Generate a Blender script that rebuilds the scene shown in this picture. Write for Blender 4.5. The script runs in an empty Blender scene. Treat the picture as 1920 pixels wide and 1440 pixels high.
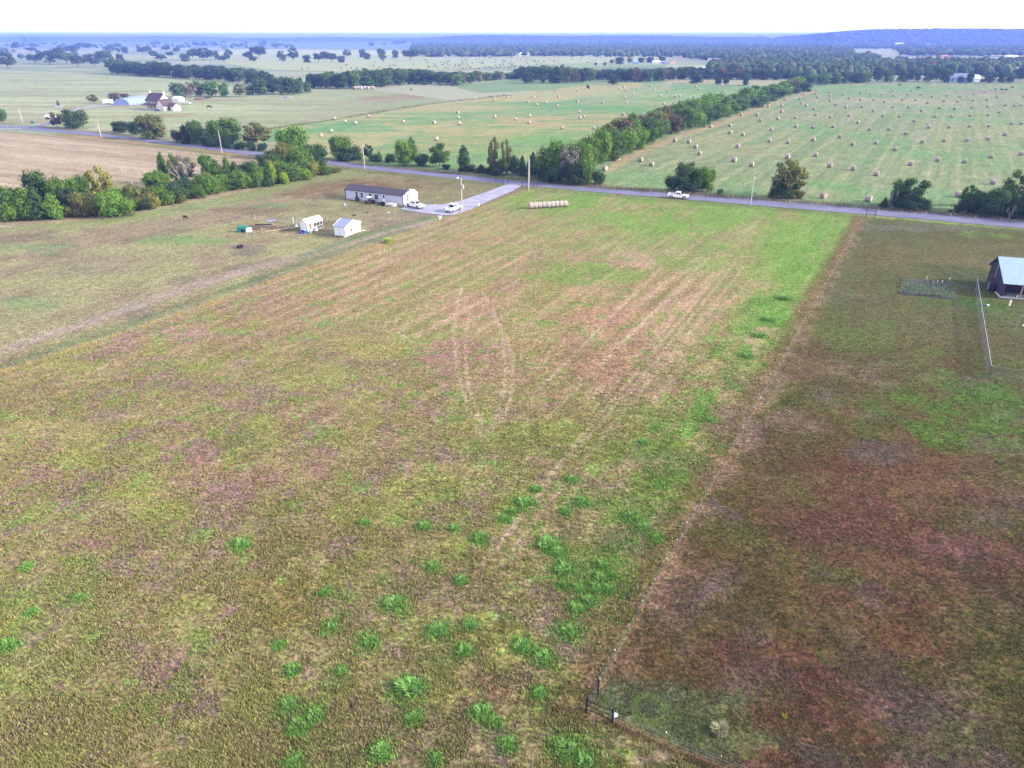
import bpy, bmesh, math, random
import numpy as np
from mathutils import Vector, Matrix

# ------------------------------------------------------------------ camera, world, sun, exposure
sc = bpy.context.scene
C = sc.collection
CAM_H, FPX, PITCH = 42.0, 1300.0, math.radians(26.565)
SUN_EL = math.radians(24)
SUN_DIR = Vector((math.cos(SUN_EL) * 0.985, -math.cos(SUN_EL) * 0.17, math.sin(SUN_EL))).normalized()

cam = bpy.data.cameras.new('camera')
cam_o = bpy.data.objects.new('camera', cam)
C.objects.link(cam_o)
cam.sensor_width = 36.0
cam.lens = FPX / 1920.0 * 36.0
cam.clip_start = 0.5
cam.clip_end = 60000
cam_o.location = (0, 0, CAM_H)
cam_o.rotation_euler = (math.pi / 2 - PITCH, 0, 0)
sc.camera = cam_o

world = bpy.data.worlds.new('World')
sc.world = world
world.use_nodes = True
wn = world.node_tree
wn.nodes.clear()
sky = wn.nodes.new('ShaderNodeTexSky')
sky.sky_type = 'NISHITA'
sky.sun_disc = False
sky.sun_elevation = SUN_EL
sky.sun_rotation = math.atan2(SUN_DIR.x, SUN_DIR.y)
sky.air_density = 1.3
sky.dust_density = 3.0
sky.ozone_density = 1.5
bg = wn.nodes.new('ShaderNodeBackground')
bg.inputs['Strength'].default_value = 0.15
wo = wn.nodes.new('ShaderNodeOutputWorld')
veil = wn.nodes.new('ShaderNodeMix'); veil.data_type = 'RGBA'      # thin bright high overcast over the blue
veil.inputs[0].default_value = .5
veil.inputs[7].default_value = (6.2, 6.3, 7.4, 1)
wn.links.new(sky.outputs[0], veil.inputs[6])
tcw = wn.nodes.new('ShaderNodeTexCoord'); sepw = wn.nodes.new('ShaderNodeSeparateXYZ'); mrw = wn.nodes.new('ShaderNodeMapRange')
wn.links.new(tcw.outputs['Generated'], sepw.inputs[0]); wn.links.new(sepw.outputs['Z'], mrw.inputs[0])
mrw.inputs[1].default_value = 0.0; mrw.inputs[2].default_value = .16; mrw.inputs[3].default_value = 2.4; mrw.inputs[4].default_value = 1.0
glow = wn.nodes.new('ShaderNodeMix'); glow.data_type = 'RGBA'; glow.blend_type = 'MULTIPLY'; glow.inputs[0].default_value = 1.0   # the overcast is brightest low down
wn.links.new(veil.outputs[2], glow.inputs[6]); wn.links.new(mrw.outputs[0], glow.inputs[7])
wn.links.new(glow.outputs[2], bg.inputs[0])
wn.links.new(bg.outputs[0], wo.inputs[0])

sun = bpy.data.lights.new('sun', 'SUN')
sun.energy = 3.6
sun.angle = math.radians(1.5)
sun.color = (1.0, 0.93, 0.86)
sun_o = bpy.data.objects.new('sun', sun)
C.objects.link(sun_o)
sun_o.rotation_euler = SUN_DIR.to_track_quat('Z', 'Y').to_euler()

sc.view_settings.view_transform = 'Standard'
sc.view_settings.look = 'None'
sc.view_settings.gamma = 1.0
sc.view_settings.exposure = 1.32
sc.cycles.volume_bounces = 1
sc.cycles.max_bounces = 6

# ------------------------------------------------------------------ helpers
rnd = random.Random(7)
SP, CP = math.sin(PITCH), math.cos(PITCH)


def G(px, py, z=0.0):
    """point of the ground seen at a place of the photograph"""
    x = (px - 960) / FPX
    y = -(py - 720) / FPX
    dz = -SP + y * CP
    t = -(CAM_H - z) / dz
    return Vector((x * t, (CP + y * SP) * t, z))


def height_at(P, top_py):
    k = -(top_py - 720) / FPX
    return CAM_H + P.y * (k * CP - SP) / (CP + k * SP)


def depth(P, h=0.0):
    return P.y * CP + (CAM_H - h) * SP


def px2m(P, wpx, h=0.0):
    return wpx * depth(P, h) / FPX


def tag(o, label=None, cat=None, group=None, kind=None):
    if label: o['label'] = label
    if cat: o['category'] = cat
    if group: o['group'] = group
    if kind: o['kind'] = kind
    return o


def empty(name, loc, rz=0.0, label=None, cat=None, group=None):
    o = bpy.data.objects.new(name, None)
    o.empty_display_size = 0.5
    C.objects.link(o)
    o.location = loc
    o.rotation_euler = (0, 0, rz)
    return tag(o, label, cat, group)


def mesh_np(name, V, F, mats=None, smooth=False, mi=None):
    """numpy mesh; F (n,3) or (n,4)"""
    V = np.asarray(V, np.float32); F = np.asarray(F, np.int32)
    me = bpy.data.meshes.new(name)
    k = F.shape[1]
    me.vertices.add(len(V)); me.vertices.foreach_set('co', V.ravel())
    me.loops.add(F.size); me.loops.foreach_set('vertex_index', F.ravel())
    me.polygons.add(len(F))
    me.polygons.foreach_set('loop_start', np.arange(0, F.size, k, dtype=np.int32))
    me.polygons.foreach_set('loop_total', np.full(len(F), k, np.int32))
    if mi is not None: me.polygons.foreach_set('material_index', np.asarray(mi, np.int32))
    if smooth: me.polygons.foreach_set('use_smooth', np.ones(len(F), bool))
    for m in (mats or []): me.materials.append(m)
    me.update(calc_edges=True); me.validate()
    return me


def link(name, me, parent=None, loc=(0, 0, 0), rz=0.0, scale=None):
    o = bpy.data.objects.new(name, me)
    C.objects.link(o)
    o.location = loc
    o.rotation_euler = (0, 0, rz)
    if scale: o.scale = scale
    if parent: o.parent = parent
    return o


class MB:
    """collects simple shapes into one mesh"""
    def __init__(s): s.v = []; s.f = []
    def add(s, vs, fs):
        b = len(s.v); s.v += [tuple(q) for q in vs]; s.f += [[i + b for i in f] for f in fs]; return s
    def box(s, x0, x1, y0, y1, z0, z1, taper=0.0):
        t = taper
        return s.add([(x0, y0, z0), (x1, y0, z0), (x1, y1, z0), (x0, y1, z0), (x0 + t, y0 + t, z1), (x1 - t, y0 + t, z1), (x1 - t, y1 - t, z1), (x0 + t, y1 - t, z1)],
                     [(0, 3, 2, 1), (4, 5, 6, 7), (0, 1, 5, 4), (1, 2, 6, 5), (2, 3, 7, 6), (3, 0, 4, 7)])
    def tube(s, a, b, r0, r1=None, n=8, caps=True):
        r1 = r0 if r1 is None else r1
        a = Vector(a); b = Vector(b); d = (b - a).normalized()
        u = d.orthogonal().normalized(); w = d.cross(u)
        vs = []
        for c, r in ((a, r0), (b, r1)):
            for i in range(n):
                t = 2 * math.pi * i / n
                vs.append(c + (u * math.cos(t) + w * math.sin(t)) * r)
        fs = [(i, (i + 1) % n, n + (i + 1) % n, n + i) for i in range(n)]
        if caps: fs += [tuple(range(n))[::-1], tuple(range(n, 2 * n))]
        return s.add(vs, fs)
    def prism(s, prof, y0, y1, axis='y'):
        """profile (x,z) extruded along y (or profile (y,z) along x)"""
        n = len(prof)
        if axis == 'y': vs = [(p[0], y0, p[1]) for p in prof] + [(p[0], y1, p[1]) for p in prof]
        else: vs = [(y0, p[0], p[1]) for p in prof] + [(y1, p[0], p[1]) for p in prof]
        return s.add(vs, [(i, (i + 1) % n, n + (i + 1) % n, n + i) for i in range(n)] + [tuple(range(n))[::-1], tuple(range(n, 2 * n))])
    def quad(s, a, b, c, d): return s.add([a, b, c, d], [(0, 1, 2, 3)])
    def build(s, name, mat, parent=None, bevel=0.0, smooth=False, loc=(0, 0, 0), rz=0.0):
        me = bpy.data.meshes.new(name)
        me.from_pydata(s.v, [], s.f)
        bm = bmesh.new(); bm.from_mesh(me)
        bmesh.ops.recalc_face_normals(bm, faces=bm.faces)
        if bevel > 0:
            ed = [e for e in bm.edges if len(e.link_faces) == 2 and e.calc_face_angle(0) > 0.5]
            bmesh.ops.bevel(bm, geom=ed, offset=bevel, segments=2, affect='EDGES', clamp_overlap=True)
        bm.to_mesh(me); bm.free()
        if smooth: me.polygons.foreach_set('use_smooth', [True] * len(me.polygons))
        me.materials.append(mat)
        return link(name, me, parent, loc, rz)


def copy_tree(o, parent=None):
    c = o.copy(); C.objects.link(c); c.parent = parent
    for ch in list(o.children): copy_tree(ch, c)
    return c


# ------------------------------------------------------------------ materials
def s2l(c):
    c = c / 255.0
    return c / 12.92 if c <= 0.04045 else ((c + 0.055) / 1.055) ** 2.4


KALB = 0.5
def A(r, g, b, k=KALB): return (s2l(r) * k, s2l(g) * k, s2l(b) * k)


def mat(name, col, rough=0.8, metal=0.0, var=0.12, scale=3.0, bump=0.0, spec=0.3, stretch=None, obj=True):
    m = bpy.data.materials.new(name); m.use_nodes = True
    nt = m.node_tree; N = nt.nodes; L = nt.links
    b = N['Principled BSDF']
    b.inputs['Roughness'].default_value = rough; b.inputs['Metallic'].default_value = metal
    b.inputs['Specular IOR Level'].default_value = spec
    tc = N.new('ShaderNodeTexCoord'); mp = N.new('ShaderNodeMapping')
    if stretch: mp.inputs['Scale'].default_value = stretch
    L.new(tc.outputs['Object'], mp.inputs[0])
    nz = N.new('ShaderNodeTexNoise'); nz.inputs['Scale'].default_value = scale; nz.inputs['Detail'].default_value = 5
    L.new(mp.outputs[0], nz.inputs['Vector'])
    r = N.new('ShaderNodeMapRange'); r.inputs[1].default_value = .3; r.inputs[2].default_value = .7
    r.inputs[3].default_value = 1 - var; r.inputs[4].default_value = 1 + var
    L.new(nz.outputs[0], r.inputs[0])
    mx = N.new('ShaderNodeMix'); mx.data_type = 'RGBA'; mx.blend_type = 'MULTIPLY'; mx.inputs[0].default_value = 1
    mx.inputs[6].default_value = (*col, 1)
    L.new(r.outputs[0], mx.inputs[7]); L.new(mx.outputs[2], b.inputs['Base Color'])
    if bump:
        bp = N.new('ShaderNodeBump'); bp.inputs['Strength'].default_value = bump; bp.inputs['Distance'].default_value = .05
        L.new(nz.outputs[0], bp.inputs['Height']); L.new(bp.outputs[0], b.inputs['Normal'])
    return m


def attr_mat(name, attr, rough=0.95, trans=0.0, var=0.25):
    m = bpy.data.materials.new(name); m.use_nodes = True
    nt = m.node_tree; N = nt.nodes; L = nt.links; b = N['Principled BSDF']
    b.inputs['Roughness'].default_value = rough; b.inputs['Specular IOR Level'].default_value = .15
    a = N.new('ShaderNodeAttribute'); a.attribute_name = attr
    geo = N.new('ShaderNodeNewGeometry'); nz = N.new('ShaderNodeTexNoise'); nz.inputs['Scale'].default_value = 1.7
    L.new(geo.outputs['Position'], nz.inputs['Vector'])
    r = N.new('ShaderNodeMapRange'); r.inputs[1].default_value = .3; r.inputs[2].default_value = .7
    r.inputs[3].default_value = 1 - var; r.inputs[4].default_value = 1 + var
    L.new(nz.outputs[0], r.inputs[0])
    mx = N.new('ShaderNodeMix'); mx.data_type = 'RGBA'; mx.blend_type = 'MULTIPLY'; mx.inputs[0].default_value = 1
    L.new(a.outputs['Color'], mx.inputs[6]); L.new(r.outputs[0], mx.inputs[7]); L.new(mx.outputs[2], b.inputs['Base Color'])
    return m


def leaf_mat(name):
    m = bpy.data.materials.new(name); m.use_nodes = True
    nt = m.node_tree; N = nt.nodes; L = nt.links
    N.clear()
    out = N.new('ShaderNodeOutputMaterial')
    oi = N.new('ShaderNodeObjectInfo')
    geo = N.new('ShaderNodeNewGeometry')
    n1 = N.new('ShaderNodeTexNoise'); n1.inputs['Scale'].default_value = .55; n1.inputs['Detail'].default_value = 4
    L.new(geo.outputs['Position'], n1.inputs['Vector'])
    hs = N.new('ShaderNodeHueSaturation')
    h1 = N.new('ShaderNodeMapRange'); h1.inputs[3].default_value = .475; h1.inputs[4].default_value = .525
    L.new(n1.outputs[0], h1.inputs[0]); L.new(h1.outputs[0], hs.inputs['Hue'])
    v1 = N.new('ShaderNodeMapRange'); v1.inputs[3].default_value = .62; v1.inputs[4].default_value = 1.42
    L.new(geo.outputs['Random Per Island'], v1.inputs[0]); L.new(v1.outputs[0], hs.inputs['Value'])
    L.new(oi.outputs['Color'], hs.inputs['Color'])
    d = N.new('ShaderNodeBsdfDiffuse'); t = N.new('ShaderNodeBsdfTranslucent'); mx = N.new('ShaderNodeMixShader')
    mx.inputs[0].default_value = .28
    L.new(hs.outputs[0], d.inputs[0]); L.new(hs.outputs[0], t.inputs[0])
    L.new(d.outputs[0], mx.inputs[1]); L.new(t.outputs[0], mx.inputs[2]); L.new(mx.outputs[0], out.inputs[0])
    return m


M = {}
M['leaf'] = leaf_mat('foliage')
M['bark'] = mat('bark', (.13, .105, .085), .95, var=.3, scale=4, bump=.6)
M['bark_pale'] = mat('pale_bark', (.34, .30, .27), .95, var=.3, scale=4, bump=.6)
M['white'] = mat('white_paint', (.70, .70, .71), .5, var=.05, scale=1.5)
M['siding'] = mat('grey_vinyl_siding', (.46, .46, .56), .6, var=.05, scale=1, stretch=(1, 1, 14))
M['shingle'] = mat('dark_shingles', (.05, .045, .065), .95, var=.35, scale=2.5, stretch=(1, 4, 4), bump=.4)
M['shingle_brown'] = mat('brown_shingles', (.07, .048, .06), .95, var=.25, scale=1.2, bump=.4)
M['glass'] = mat('window_glass', (.02, .025, .035), .12, var=.1, spec=.6)
M['trim_dark'] = mat('dark_trim', (.05, .035, .03), .7)
M['rubber'] = mat('black_rubber', (.015, .015, .016), .85)
M['rim'] = mat('steel_rim', (.45, .45, .47), .35, metal=.7)
M['chrome'] = mat('chrome', (.55, .55, .57), .25, metal=.9)
M['car_white'] = mat('white_car_paint', (.82, .82, .81), .25, var=.03, spec=.5)
M['black'] = mat('black_paint', (.012, .012, .016), .5)
M['red_lamp'] = mat('red_lamp_glass', (.35, .02, .02), .3)
M['amber'] = mat('amber_lamp_glass', (.6, .3, .08), .3)
M['lamp_glass'] = mat('headlight_glass', (.6, .6, .62), .15, spec=.6)
M['pole'] = mat('weathered_pole_wood', (.42, .36, .31), .95, var=.2, scale=3, stretch=(4, 4, .5))
M['galv'] = mat('galvanised_steel', (.42, .44, .48), .5, metal=.4)
M['metal_roof'] = mat('ribbed_white_metal', (.34, .44, .54), .5, metal=.05, var=.07, scale=1.2)
M['blue_roof'] = mat('pale_blue_metal', (.20, .22, .46), .55, metal=0, var=.06)
M['quonset'] = mat('silvery_sheet_metal', (.17, .22, .40), .6, metal=0, var=.1, scale=.8, stretch=(6, 1, 1))
M['barn'] = mat('dark_barn_boards', (.035, .028, .05), .9, var=.3, scale=2, stretch=(6, 6, .5))
M['cream'] = mat('cream_siding', (.66, .60, .52), .8, var=.05)
M['straw'] = mat('straw', (.31, .235, .225), .98, var=.35, scale=6, bump=.9)
M['straw_end'] = mat('straw_end', (.35, .285, .215), .98, var=.30, scale=8, bump=.9)
M['straw_old'] = mat('weathered_straw', (.31, .265, .235), .98, var=.35, scale=4, bump=.9)
M['straw_dark'] = mat('dark_weathered_straw', (.10, .085, .085), .98, var=.3, scale=4)
M['hay_pile'] = mat('loose_hay', (.42, .35, .22), .98, var=.3, scale=3, bump=.8)
M['green_plastic'] = mat('green_plastic', (.015, .13, .12), .55, var=.1)
M['blue_plastic'] = mat('blue_plastic', (.02, .12, .42), .4)
M['tarp'] = mat('blue_violet_tarp', (.04, .035, .16), .6, var=.3)
M['rust'] = mat('rusty_iron', (.16, .075, .045), .9, var=.4, scale=5)
M['tank'] = mat('dark_iron', (.025, .02, .035), .7, var=.3)
M['maroon'] = mat('maroon_paint', (.045, .016, .02), .45)
M['wood'] = mat('raw_wood', (.36, .26, .18), .9, var=.25, stretch=(1, 6, 6))
M['concrete'] = mat('concrete', (.42, .40, .42), .9, var=.12)
M['wire'] = mat('dull_wire', (.22, .21, .22), .7, metal=.3)
M['mesh'] = mat('screen_mesh', (.05, .05, .045), .8, var=.3)
M['dirt'] = mat('dark_soil', (.05, .04, .05), .98, var=.3)
M['hide_black'] = mat('black_hide', (.015, .013, .014), .8)
M['hide_brown'] = mat('brown_hide', (.10, .045, .03), .8)
M['green_slide'] = mat('green_plastic_slide', (.05, .16, .14), .5)
M['road_sign'] = mat('warning_sign_back', (.45, .43, .40), .5, metal=.3)
M['orange'] = mat('orange_plastic', (.5, .16, .05), .6)
M['slate'] = mat('slate_blue_roof', (.12, .14, .20), .85, var=.15)
M['roof_grey'] = mat('grey_roof', (.20, .19, .21), .85, var=.15)
M['brick'] = mat('orange_brick', (.42, .17, .10), .9, var=.15)
M['blue_wall'] = mat('blue_shed_wall', (.20, .28, .45), .7)

# ------------------------------------------------------------------ noise for the ground
def _h(ix, iy, s):
    v = np.sin(ix * 127.1 + iy * 311.7 + s * 74.7) * 43758.5453
    return v - np.floor(v)


def vn(x, y, s=0):
    ix = np.floor(x); iy = np.floor(y); fx = x - ix; fy = y - iy
    fx = fx * fx * (3 - 2 * fx); fy = fy * fy * (3 - 2 * fy)
    a = _h(ix, iy, s); b = _h(ix + 1, iy, s); c = _h(ix, iy + 1, s); d = _h(ix + 1, iy + 1, s)
    return (a * (1 - fx) + b * fx) * (1 - fy) + (c * (1 - fx) + d * fx) * fy


def fbm(x, y, s=0, o=4, g=.55):
    r = 0; a = 1; t = 0
    for i in range(o):
        r = r + a * vn(x, y, s + i * 3.1); t += a; a *= g; x = x * 2.03 + 11.3; y = y * 2.03 - 7.7
    return r / t


def sst(x, a, b):
    t = np.clip((x - a) / (b - a), 0, 1); return t * t * (3 - 2 * t)


def inpoly(X, Y, P):
    r = np.zeros(X.shape, bool); n = len(P)
    for i in range(n):
        x0, y0 = P[i][0], P[i][1]; x1, y1 = P[(i + 1) % n][0], P[(i + 1) % n][1]
        if y0 == y1: continue
        c = ((y0 > Y) != (y1 > Y)) & (X < (x1 - x0) * (Y - y0) / (y1 - y0) + x0)
        r ^= c
    return r


def WP(*pts): return [G(a, b) for a, b in pts]


VX, VY = 0.505, 0.863        # the way the fences and mown rows run
def rowc(X, Y): return X * VY - Y * VX, X * VX + Y * VY     # across, along

# outlines of the fields, as seen places put on the ground
P_RIGHT = WP((1112, 1316), (1160, 1228), (1267, 1034), (1380, 837), (1500, 625), (1622, 406), (1760, 418), (1925, 432), (2600, 490), (3600, 900), (3300, 2100), (1900, 1700), (1430, 1480), (1150, 1352))
P_LEFT = WP((-1500, 1100), (0, 700), (300, 602), (600, 497), (870, 400), (985, 358), (1000, 350), (900, 336), (640, 312), (560, 330), (420, 368), (200, 408), (0, 425), (-1600, 560))
P_TAN = WP((-1500, 238), (0, 246), (100, 254), (300, 276), (420, 292), (520, 302), (640, 318), (560, 335), (420, 368), (200, 410), (-1500, 560))
P_LBALE = WP((500, 268), (500, 240), (640, 222), (700, 212), (800, 196), (900, 184), (1000, 172), (1090, 160), (1170, 154), (1260, 157), (1400, 160), (1440, 160), (1430, 196), (1270, 246), (1150, 300), (1110, 345), (1000, 338), (700, 308), (610, 297))
P_RBALE = WP((1120, 345), (1150, 300), (1270, 246), (1430, 196), (1540, 156), (1760, 154), (1930, 157), (2800, 170), (3600, 330), (2400, 450), (1920, 414), (1400, 370))
P_HOUSE = WP((-1500, 225), (0, 234), (150, 246), (300, 268), (470, 288), (600, 296), (500, 268), (500, 240), (700, 212), (860, 190), (700, 168), (450, 157), (300, 146), (205, 139), (0, 131), (-1500, 125))


def ellip(X, Y, px, py, rx, ry, warp):
    c = G(px, py); a = px2m(c, rx); b = (G(px, py - ry) - c).y
    b = min(b, (c - G(px, py + ry)).y * 1.5)
    d = ((X - c.x) / a) ** 2 + ((Y - c.y) / b) ** 2
    return np.clip(1.0 - d * .62 + (warp - .5) * 4.2, 0, 1) * np.clip(1.9 - d * .55, 0, 1)


def line_mask(X, Y, pts, w):
    """soft distance mask to a polyline given in seen places"""
    best = np.full(X.shape, 1e9)
    P = [G(*q) for q in pts]
    for a, b in zip(P[:-1], P[1:]):
        dx, dy = b.x - a.x, b.y - a.y; L2 = dx * dx + dy * dy
        t = np.clip(((X - a.x) * dx + (Y - a.y) * dy) / L2, 0, 1)
        best = np.minimum(best, np.hypot(X - a.x - t * dx, Y - a.y - t * dy))
    return np.clip(1.3 - best / w, 0, 1)


def c3(r, g, b): return np.array(A(r, g, b))


def ground_colour(X, Y):
    """base colour of the soil and turf at each ground point, field by field"""
    D = np.hypot(X, Y)
    reg = np.zeros(X.shape[0], int)
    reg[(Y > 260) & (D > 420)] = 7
    for k, P in ((1, P_RIGHT), (2, P_LEFT), (3, P_TAN), (4, P_HOUSE), (5, P_LBALE), (6, P_RBALE)): reg[inpoly(X, Y, P)] = k
    col = np.zeros((X.shape[0], 3)); st = np.zeros(X.shape[0]); cl = np.ones(X.shape[0])
    for k in range(8):
        i = np.where(reg == k)[0]
        if len(i): col[i], st[i], cl[i] = _field(X[i], Y[i], k)
    return np.clip(col, 0.004, .8), st, cl


def _field(X, Y, reg):
    n = X.shape[0]
    col = np.zeros((n, 3)); st = np.full(n, .5); cl = np.ones(n)
    ac, al = rowc(X, Y)
    D = np.hypot(X, Y)
    warp = fbm(X / 4.5, Y / 4.5, 5, 5, .62) if reg < 3 else fbm(X / 18, Y / 9, 5, 5, .62)
    k = col
    def putk(mask, c):
        m = np.asarray(mask, float)[:, None]; k[:] = k * (1 - m) + np.asarray(c) * m
    def put(mask, c):
        m = np.asarray(mask, float)[:, None]; col[:] = col * (1 - m) + np.asarray(c) * m
    # ---- main field
    if reg == 0:
        streak = fbm(ac / 2.2, al / 28, 1, 4)
        streak2 = fbm(ac / 7, al / 34, 9, 4)
        big = fbm(X / 22, Y / 22, 2, 4)
        lines = .5 + .5 * np.sin(2 * math.pi * (ac + 1.2 * (fbm(X / 30, Y / 30, 8) - .5)) / 3.6)
        big2 = fbm(X / 16, Y / 16, 31, 4)
        col[:] = c3(150, 143, 102)
        put(sst(big, .45, .66) * .75, c3(132, 140, 82))
        put(sst(streak2, .48, .66) * .7, c3(158, 134, 108))
        put(sst(streak, .52, .70) * .55, c3(172, 156, 122))
        put(sst(1 - streak, .52, .72) * .45, c3(132, 136, 82))
        put(sst(big2, .56, .72) * .45, c3(150, 124, 112))
        put(sst(lines, .72, .98) * .5 * sst(fbm(ac / 9, al / 40, 58), .42, .6), c3(184, 168, 138))
        put(sst(1 - lines, .75, .98) * .4 * sst(fbm(ac / 8, al / 30, 59), .42, .6), c3(122, 124, 76))
        # more green and more bare violet soil towards the near end
        near = sst(-al - ac * 0.0 + 0, -95, -52)
        put(near * .6, c3(126, 127, 80))
        put(near * sst(fbm(X / 3, Y / 3, 44, 5, .62), .50, .66) * .6, c3(134, 114, 112))
        put(near * sst(fbm(X / 5, Y / 5, 54), .52, .70) * .6, c3(136, 152, 74))
        # greener at its right edge and next to the road
        rt = sst(ac, 0, 22) * sst(ac, 44, 30)
        vroad = sst(al, 118, 190)
        put(sst(al + .35 * (ac + 60), 126, 172) * (.45 + .55 * sst(fbm(ac / 6, al / 14, 71), .35, .6)) * .9, c3(112, 154, 70))
        for (px, py, rx, ry, k, c) in [
            (1300, 905, 120, 55, .75, (96, 122, 46)), (1180, 820, 150, 45, .6, (110, 132, 52)), (1500, 520, 70, 70, .5, (112, 150, 66)),
            (1430, 610, 50, 60, .45, (112, 150, 64)), (1090, 515, 90, 18, .6, (108, 150, 72)), (1290, 490, 60, 14, .45, (112, 150, 72)), (1180, 484, 36, 14, .9, (176, 150, 134)),
            (1125, 590, 80, 16, .5, (166, 128, 112)), (1100, 560, 70, 20, .4, (166, 140, 108)), (870, 660, 70, 28, .6, (158, 126, 118)), (1120, 660, 120, 40, .4, (162, 132, 108)),
            (440, 835, 44, 22, .7, (96, 116, 78)), (420, 920, 90, 40, .6, (146, 118, 116)), (180, 1010, 60, 24, .8, (142, 108, 106)), (300, 760, 120, 26, .4, (152, 152, 94)),
            (700, 640, 70, 26, .5, (150, 152, 88)), (560, 700, 120, 22, .4, (158, 158, 100)), (190, 760, 60, 16, .5, (150, 114, 98)), (70, 820, 90, 26, .5, (168, 164, 110)),
            (380, 850, 60, 16, .7, (140, 112, 108)), (60, 900, 110, 30, .4, (148, 122, 112)), (560, 1000, 160, 60, .45, (112, 102, 70)), (520, 1120, 90, 40, .6, (122, 116, 58)),
            (330, 1240, 70, 40, .6, (140, 112, 110)), (60, 1180, 120, 130, .4, (116, 142, 76)), (940, 1290, 60, 50, .75, (112, 82, 72)), (640, 780, 110, 40, .35, (150, 128, 106)), (560, 860, 140, 40, .4, (154, 130, 108)),
            (1150, 730, 160, 50, .4, (146, 122, 100)), (1230, 860, 40, 14, .5, (150, 134, 132)), (1300, 790, 80, 20, .4, (112, 128, 74)), (900, 1100, 120, 70, .3, (106, 122, 52)), (250, 640, 140, 26, .45, (160, 138, 122)), (120, 700, 120, 18, .4, (160, 160, 104)), (700, 560, 140, 24, .4, (156, 138, 104)),
            (800, 1390, 260, 60, .35, (112, 100, 94)), (1050, 470, 140, 26, .4, (118, 148, 70)), (900, 440, 100, 30, .35, (130, 150, 80))]:
            put(ellip(X, Y, px, py, rx, ry, warp) * k, c3(*c))
        fl0 = [(1622, 406), (1500, 625), (1380, 837), (1267, 1034), (1190, 1170)]
        side = line_mask(X, Y, [(x_ - 60 - (y_ - 400) * .06, y_) for x_, y_ in fl0], 6.5)
        put(side * sst(fbm(ac / 3, al / 9, 61, 5, .62), .44, .56) * .85 * sst(al, 42, 60), c3(106, 150, 66))
        put(sst(fbm(X / 2.2, Y / 2.2, 62, 4, .6), .62, .70) * .6, c3(112, 148, 72))
        for (px, py, rx, ry, q, c) in [(1290, 880, 110, 50, .7, (88, 122, 48)), (1200, 960, 80, 40, .7, (98, 132, 54)), (1130, 1080, 70, 40, .6, (104, 134, 60)), (1100, 1180, 60, 30, .4, (108, 130, 66)), (1000, 830, 160, 26, .5, (116, 132, 66)), (1420, 700, 50, 40, .6, (108, 150, 66)), (1480, 600, 50, 50, .7, (104, 152, 66)), (1250, 770, 90, 30, .5, (112, 136, 66))]:
            put(ellip(X, Y, px, py, rx, ry, warp) * q, c3(*c))
        # tyre marks through the middle (the pale loops and the pair along the rows)
        loops = []
        for x0, xm, x1, y0, y1 in ((866, 856, 906, 540, 822), (884, 874, 912, 575, 808), (906, 948, 916, 548, 815), (922, 962, 934, 585, 800), (756, 742, 770, 585, 640)):
            loops.append([((1 - t) ** 2 * x0 + 2 * t * (1 - t) * (2 * xm - (x0 + x1) / 2) + t * t * x1, y0 + (y1 - y0) * t) for t in np.linspace(0, 1, 13)])
        for pts in loops + [[(1380, 490), (1260, 640), (1130, 790), (900, 1060)], [(1395, 500), (1280, 640), (1155, 790), (960, 1030)], [(1330, 480), (1190, 620), (1020, 790)], [(1360, 500), (1090, 820), (860, 1120)], [(1240, 500), (1120, 620), (1000, 740)]]:
            put(line_mask(X, Y, pts, .36) * (.5 if pts[0][0] < 1000 else .42) * sst(fbm(X / 1.6, Y / 1.6, 66), .15, .5), c3(184, 170, 144))
        
    # ---- plot right of the wire fence
    if reg == 1:
        r = True
        k = np.zeros((n, 3)) + c3(96, 86, 54)
        def putk_unused(mask, c):
            m = np.asarray(mask, float)[:, None]; k[:] = k * (1 - m) + np.asarray(c) * m
        f1 = fbm(X / 13, Y / 13, 12, 5); f2 = fbm(X / 9, Y / 9, 17, 5); f3 = fbm(X / 7, Y / 7, 23, 4); f4 = fbm(X / 30, Y / 5, 27, 4)
        putk(sst(f1, .5, .66) * .7, c3(104, 70, 60))
        putk(sst(f2, .52, .66) * .65, c3(88, 98, 48))
        putk(sst(f3, .57, .72) * .6, c3(112, 100, 94))
        putk(sst(f4, .52, .68) * .35, c3(112, 104, 66))
        putk(sst(al, 78, 130) * .55, c3(104, 104, 66))
        putk(sst(fbm(ac / 2.0, al / 40, 83), .5, .7) * .3, c3(110, 88, 58))
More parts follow.
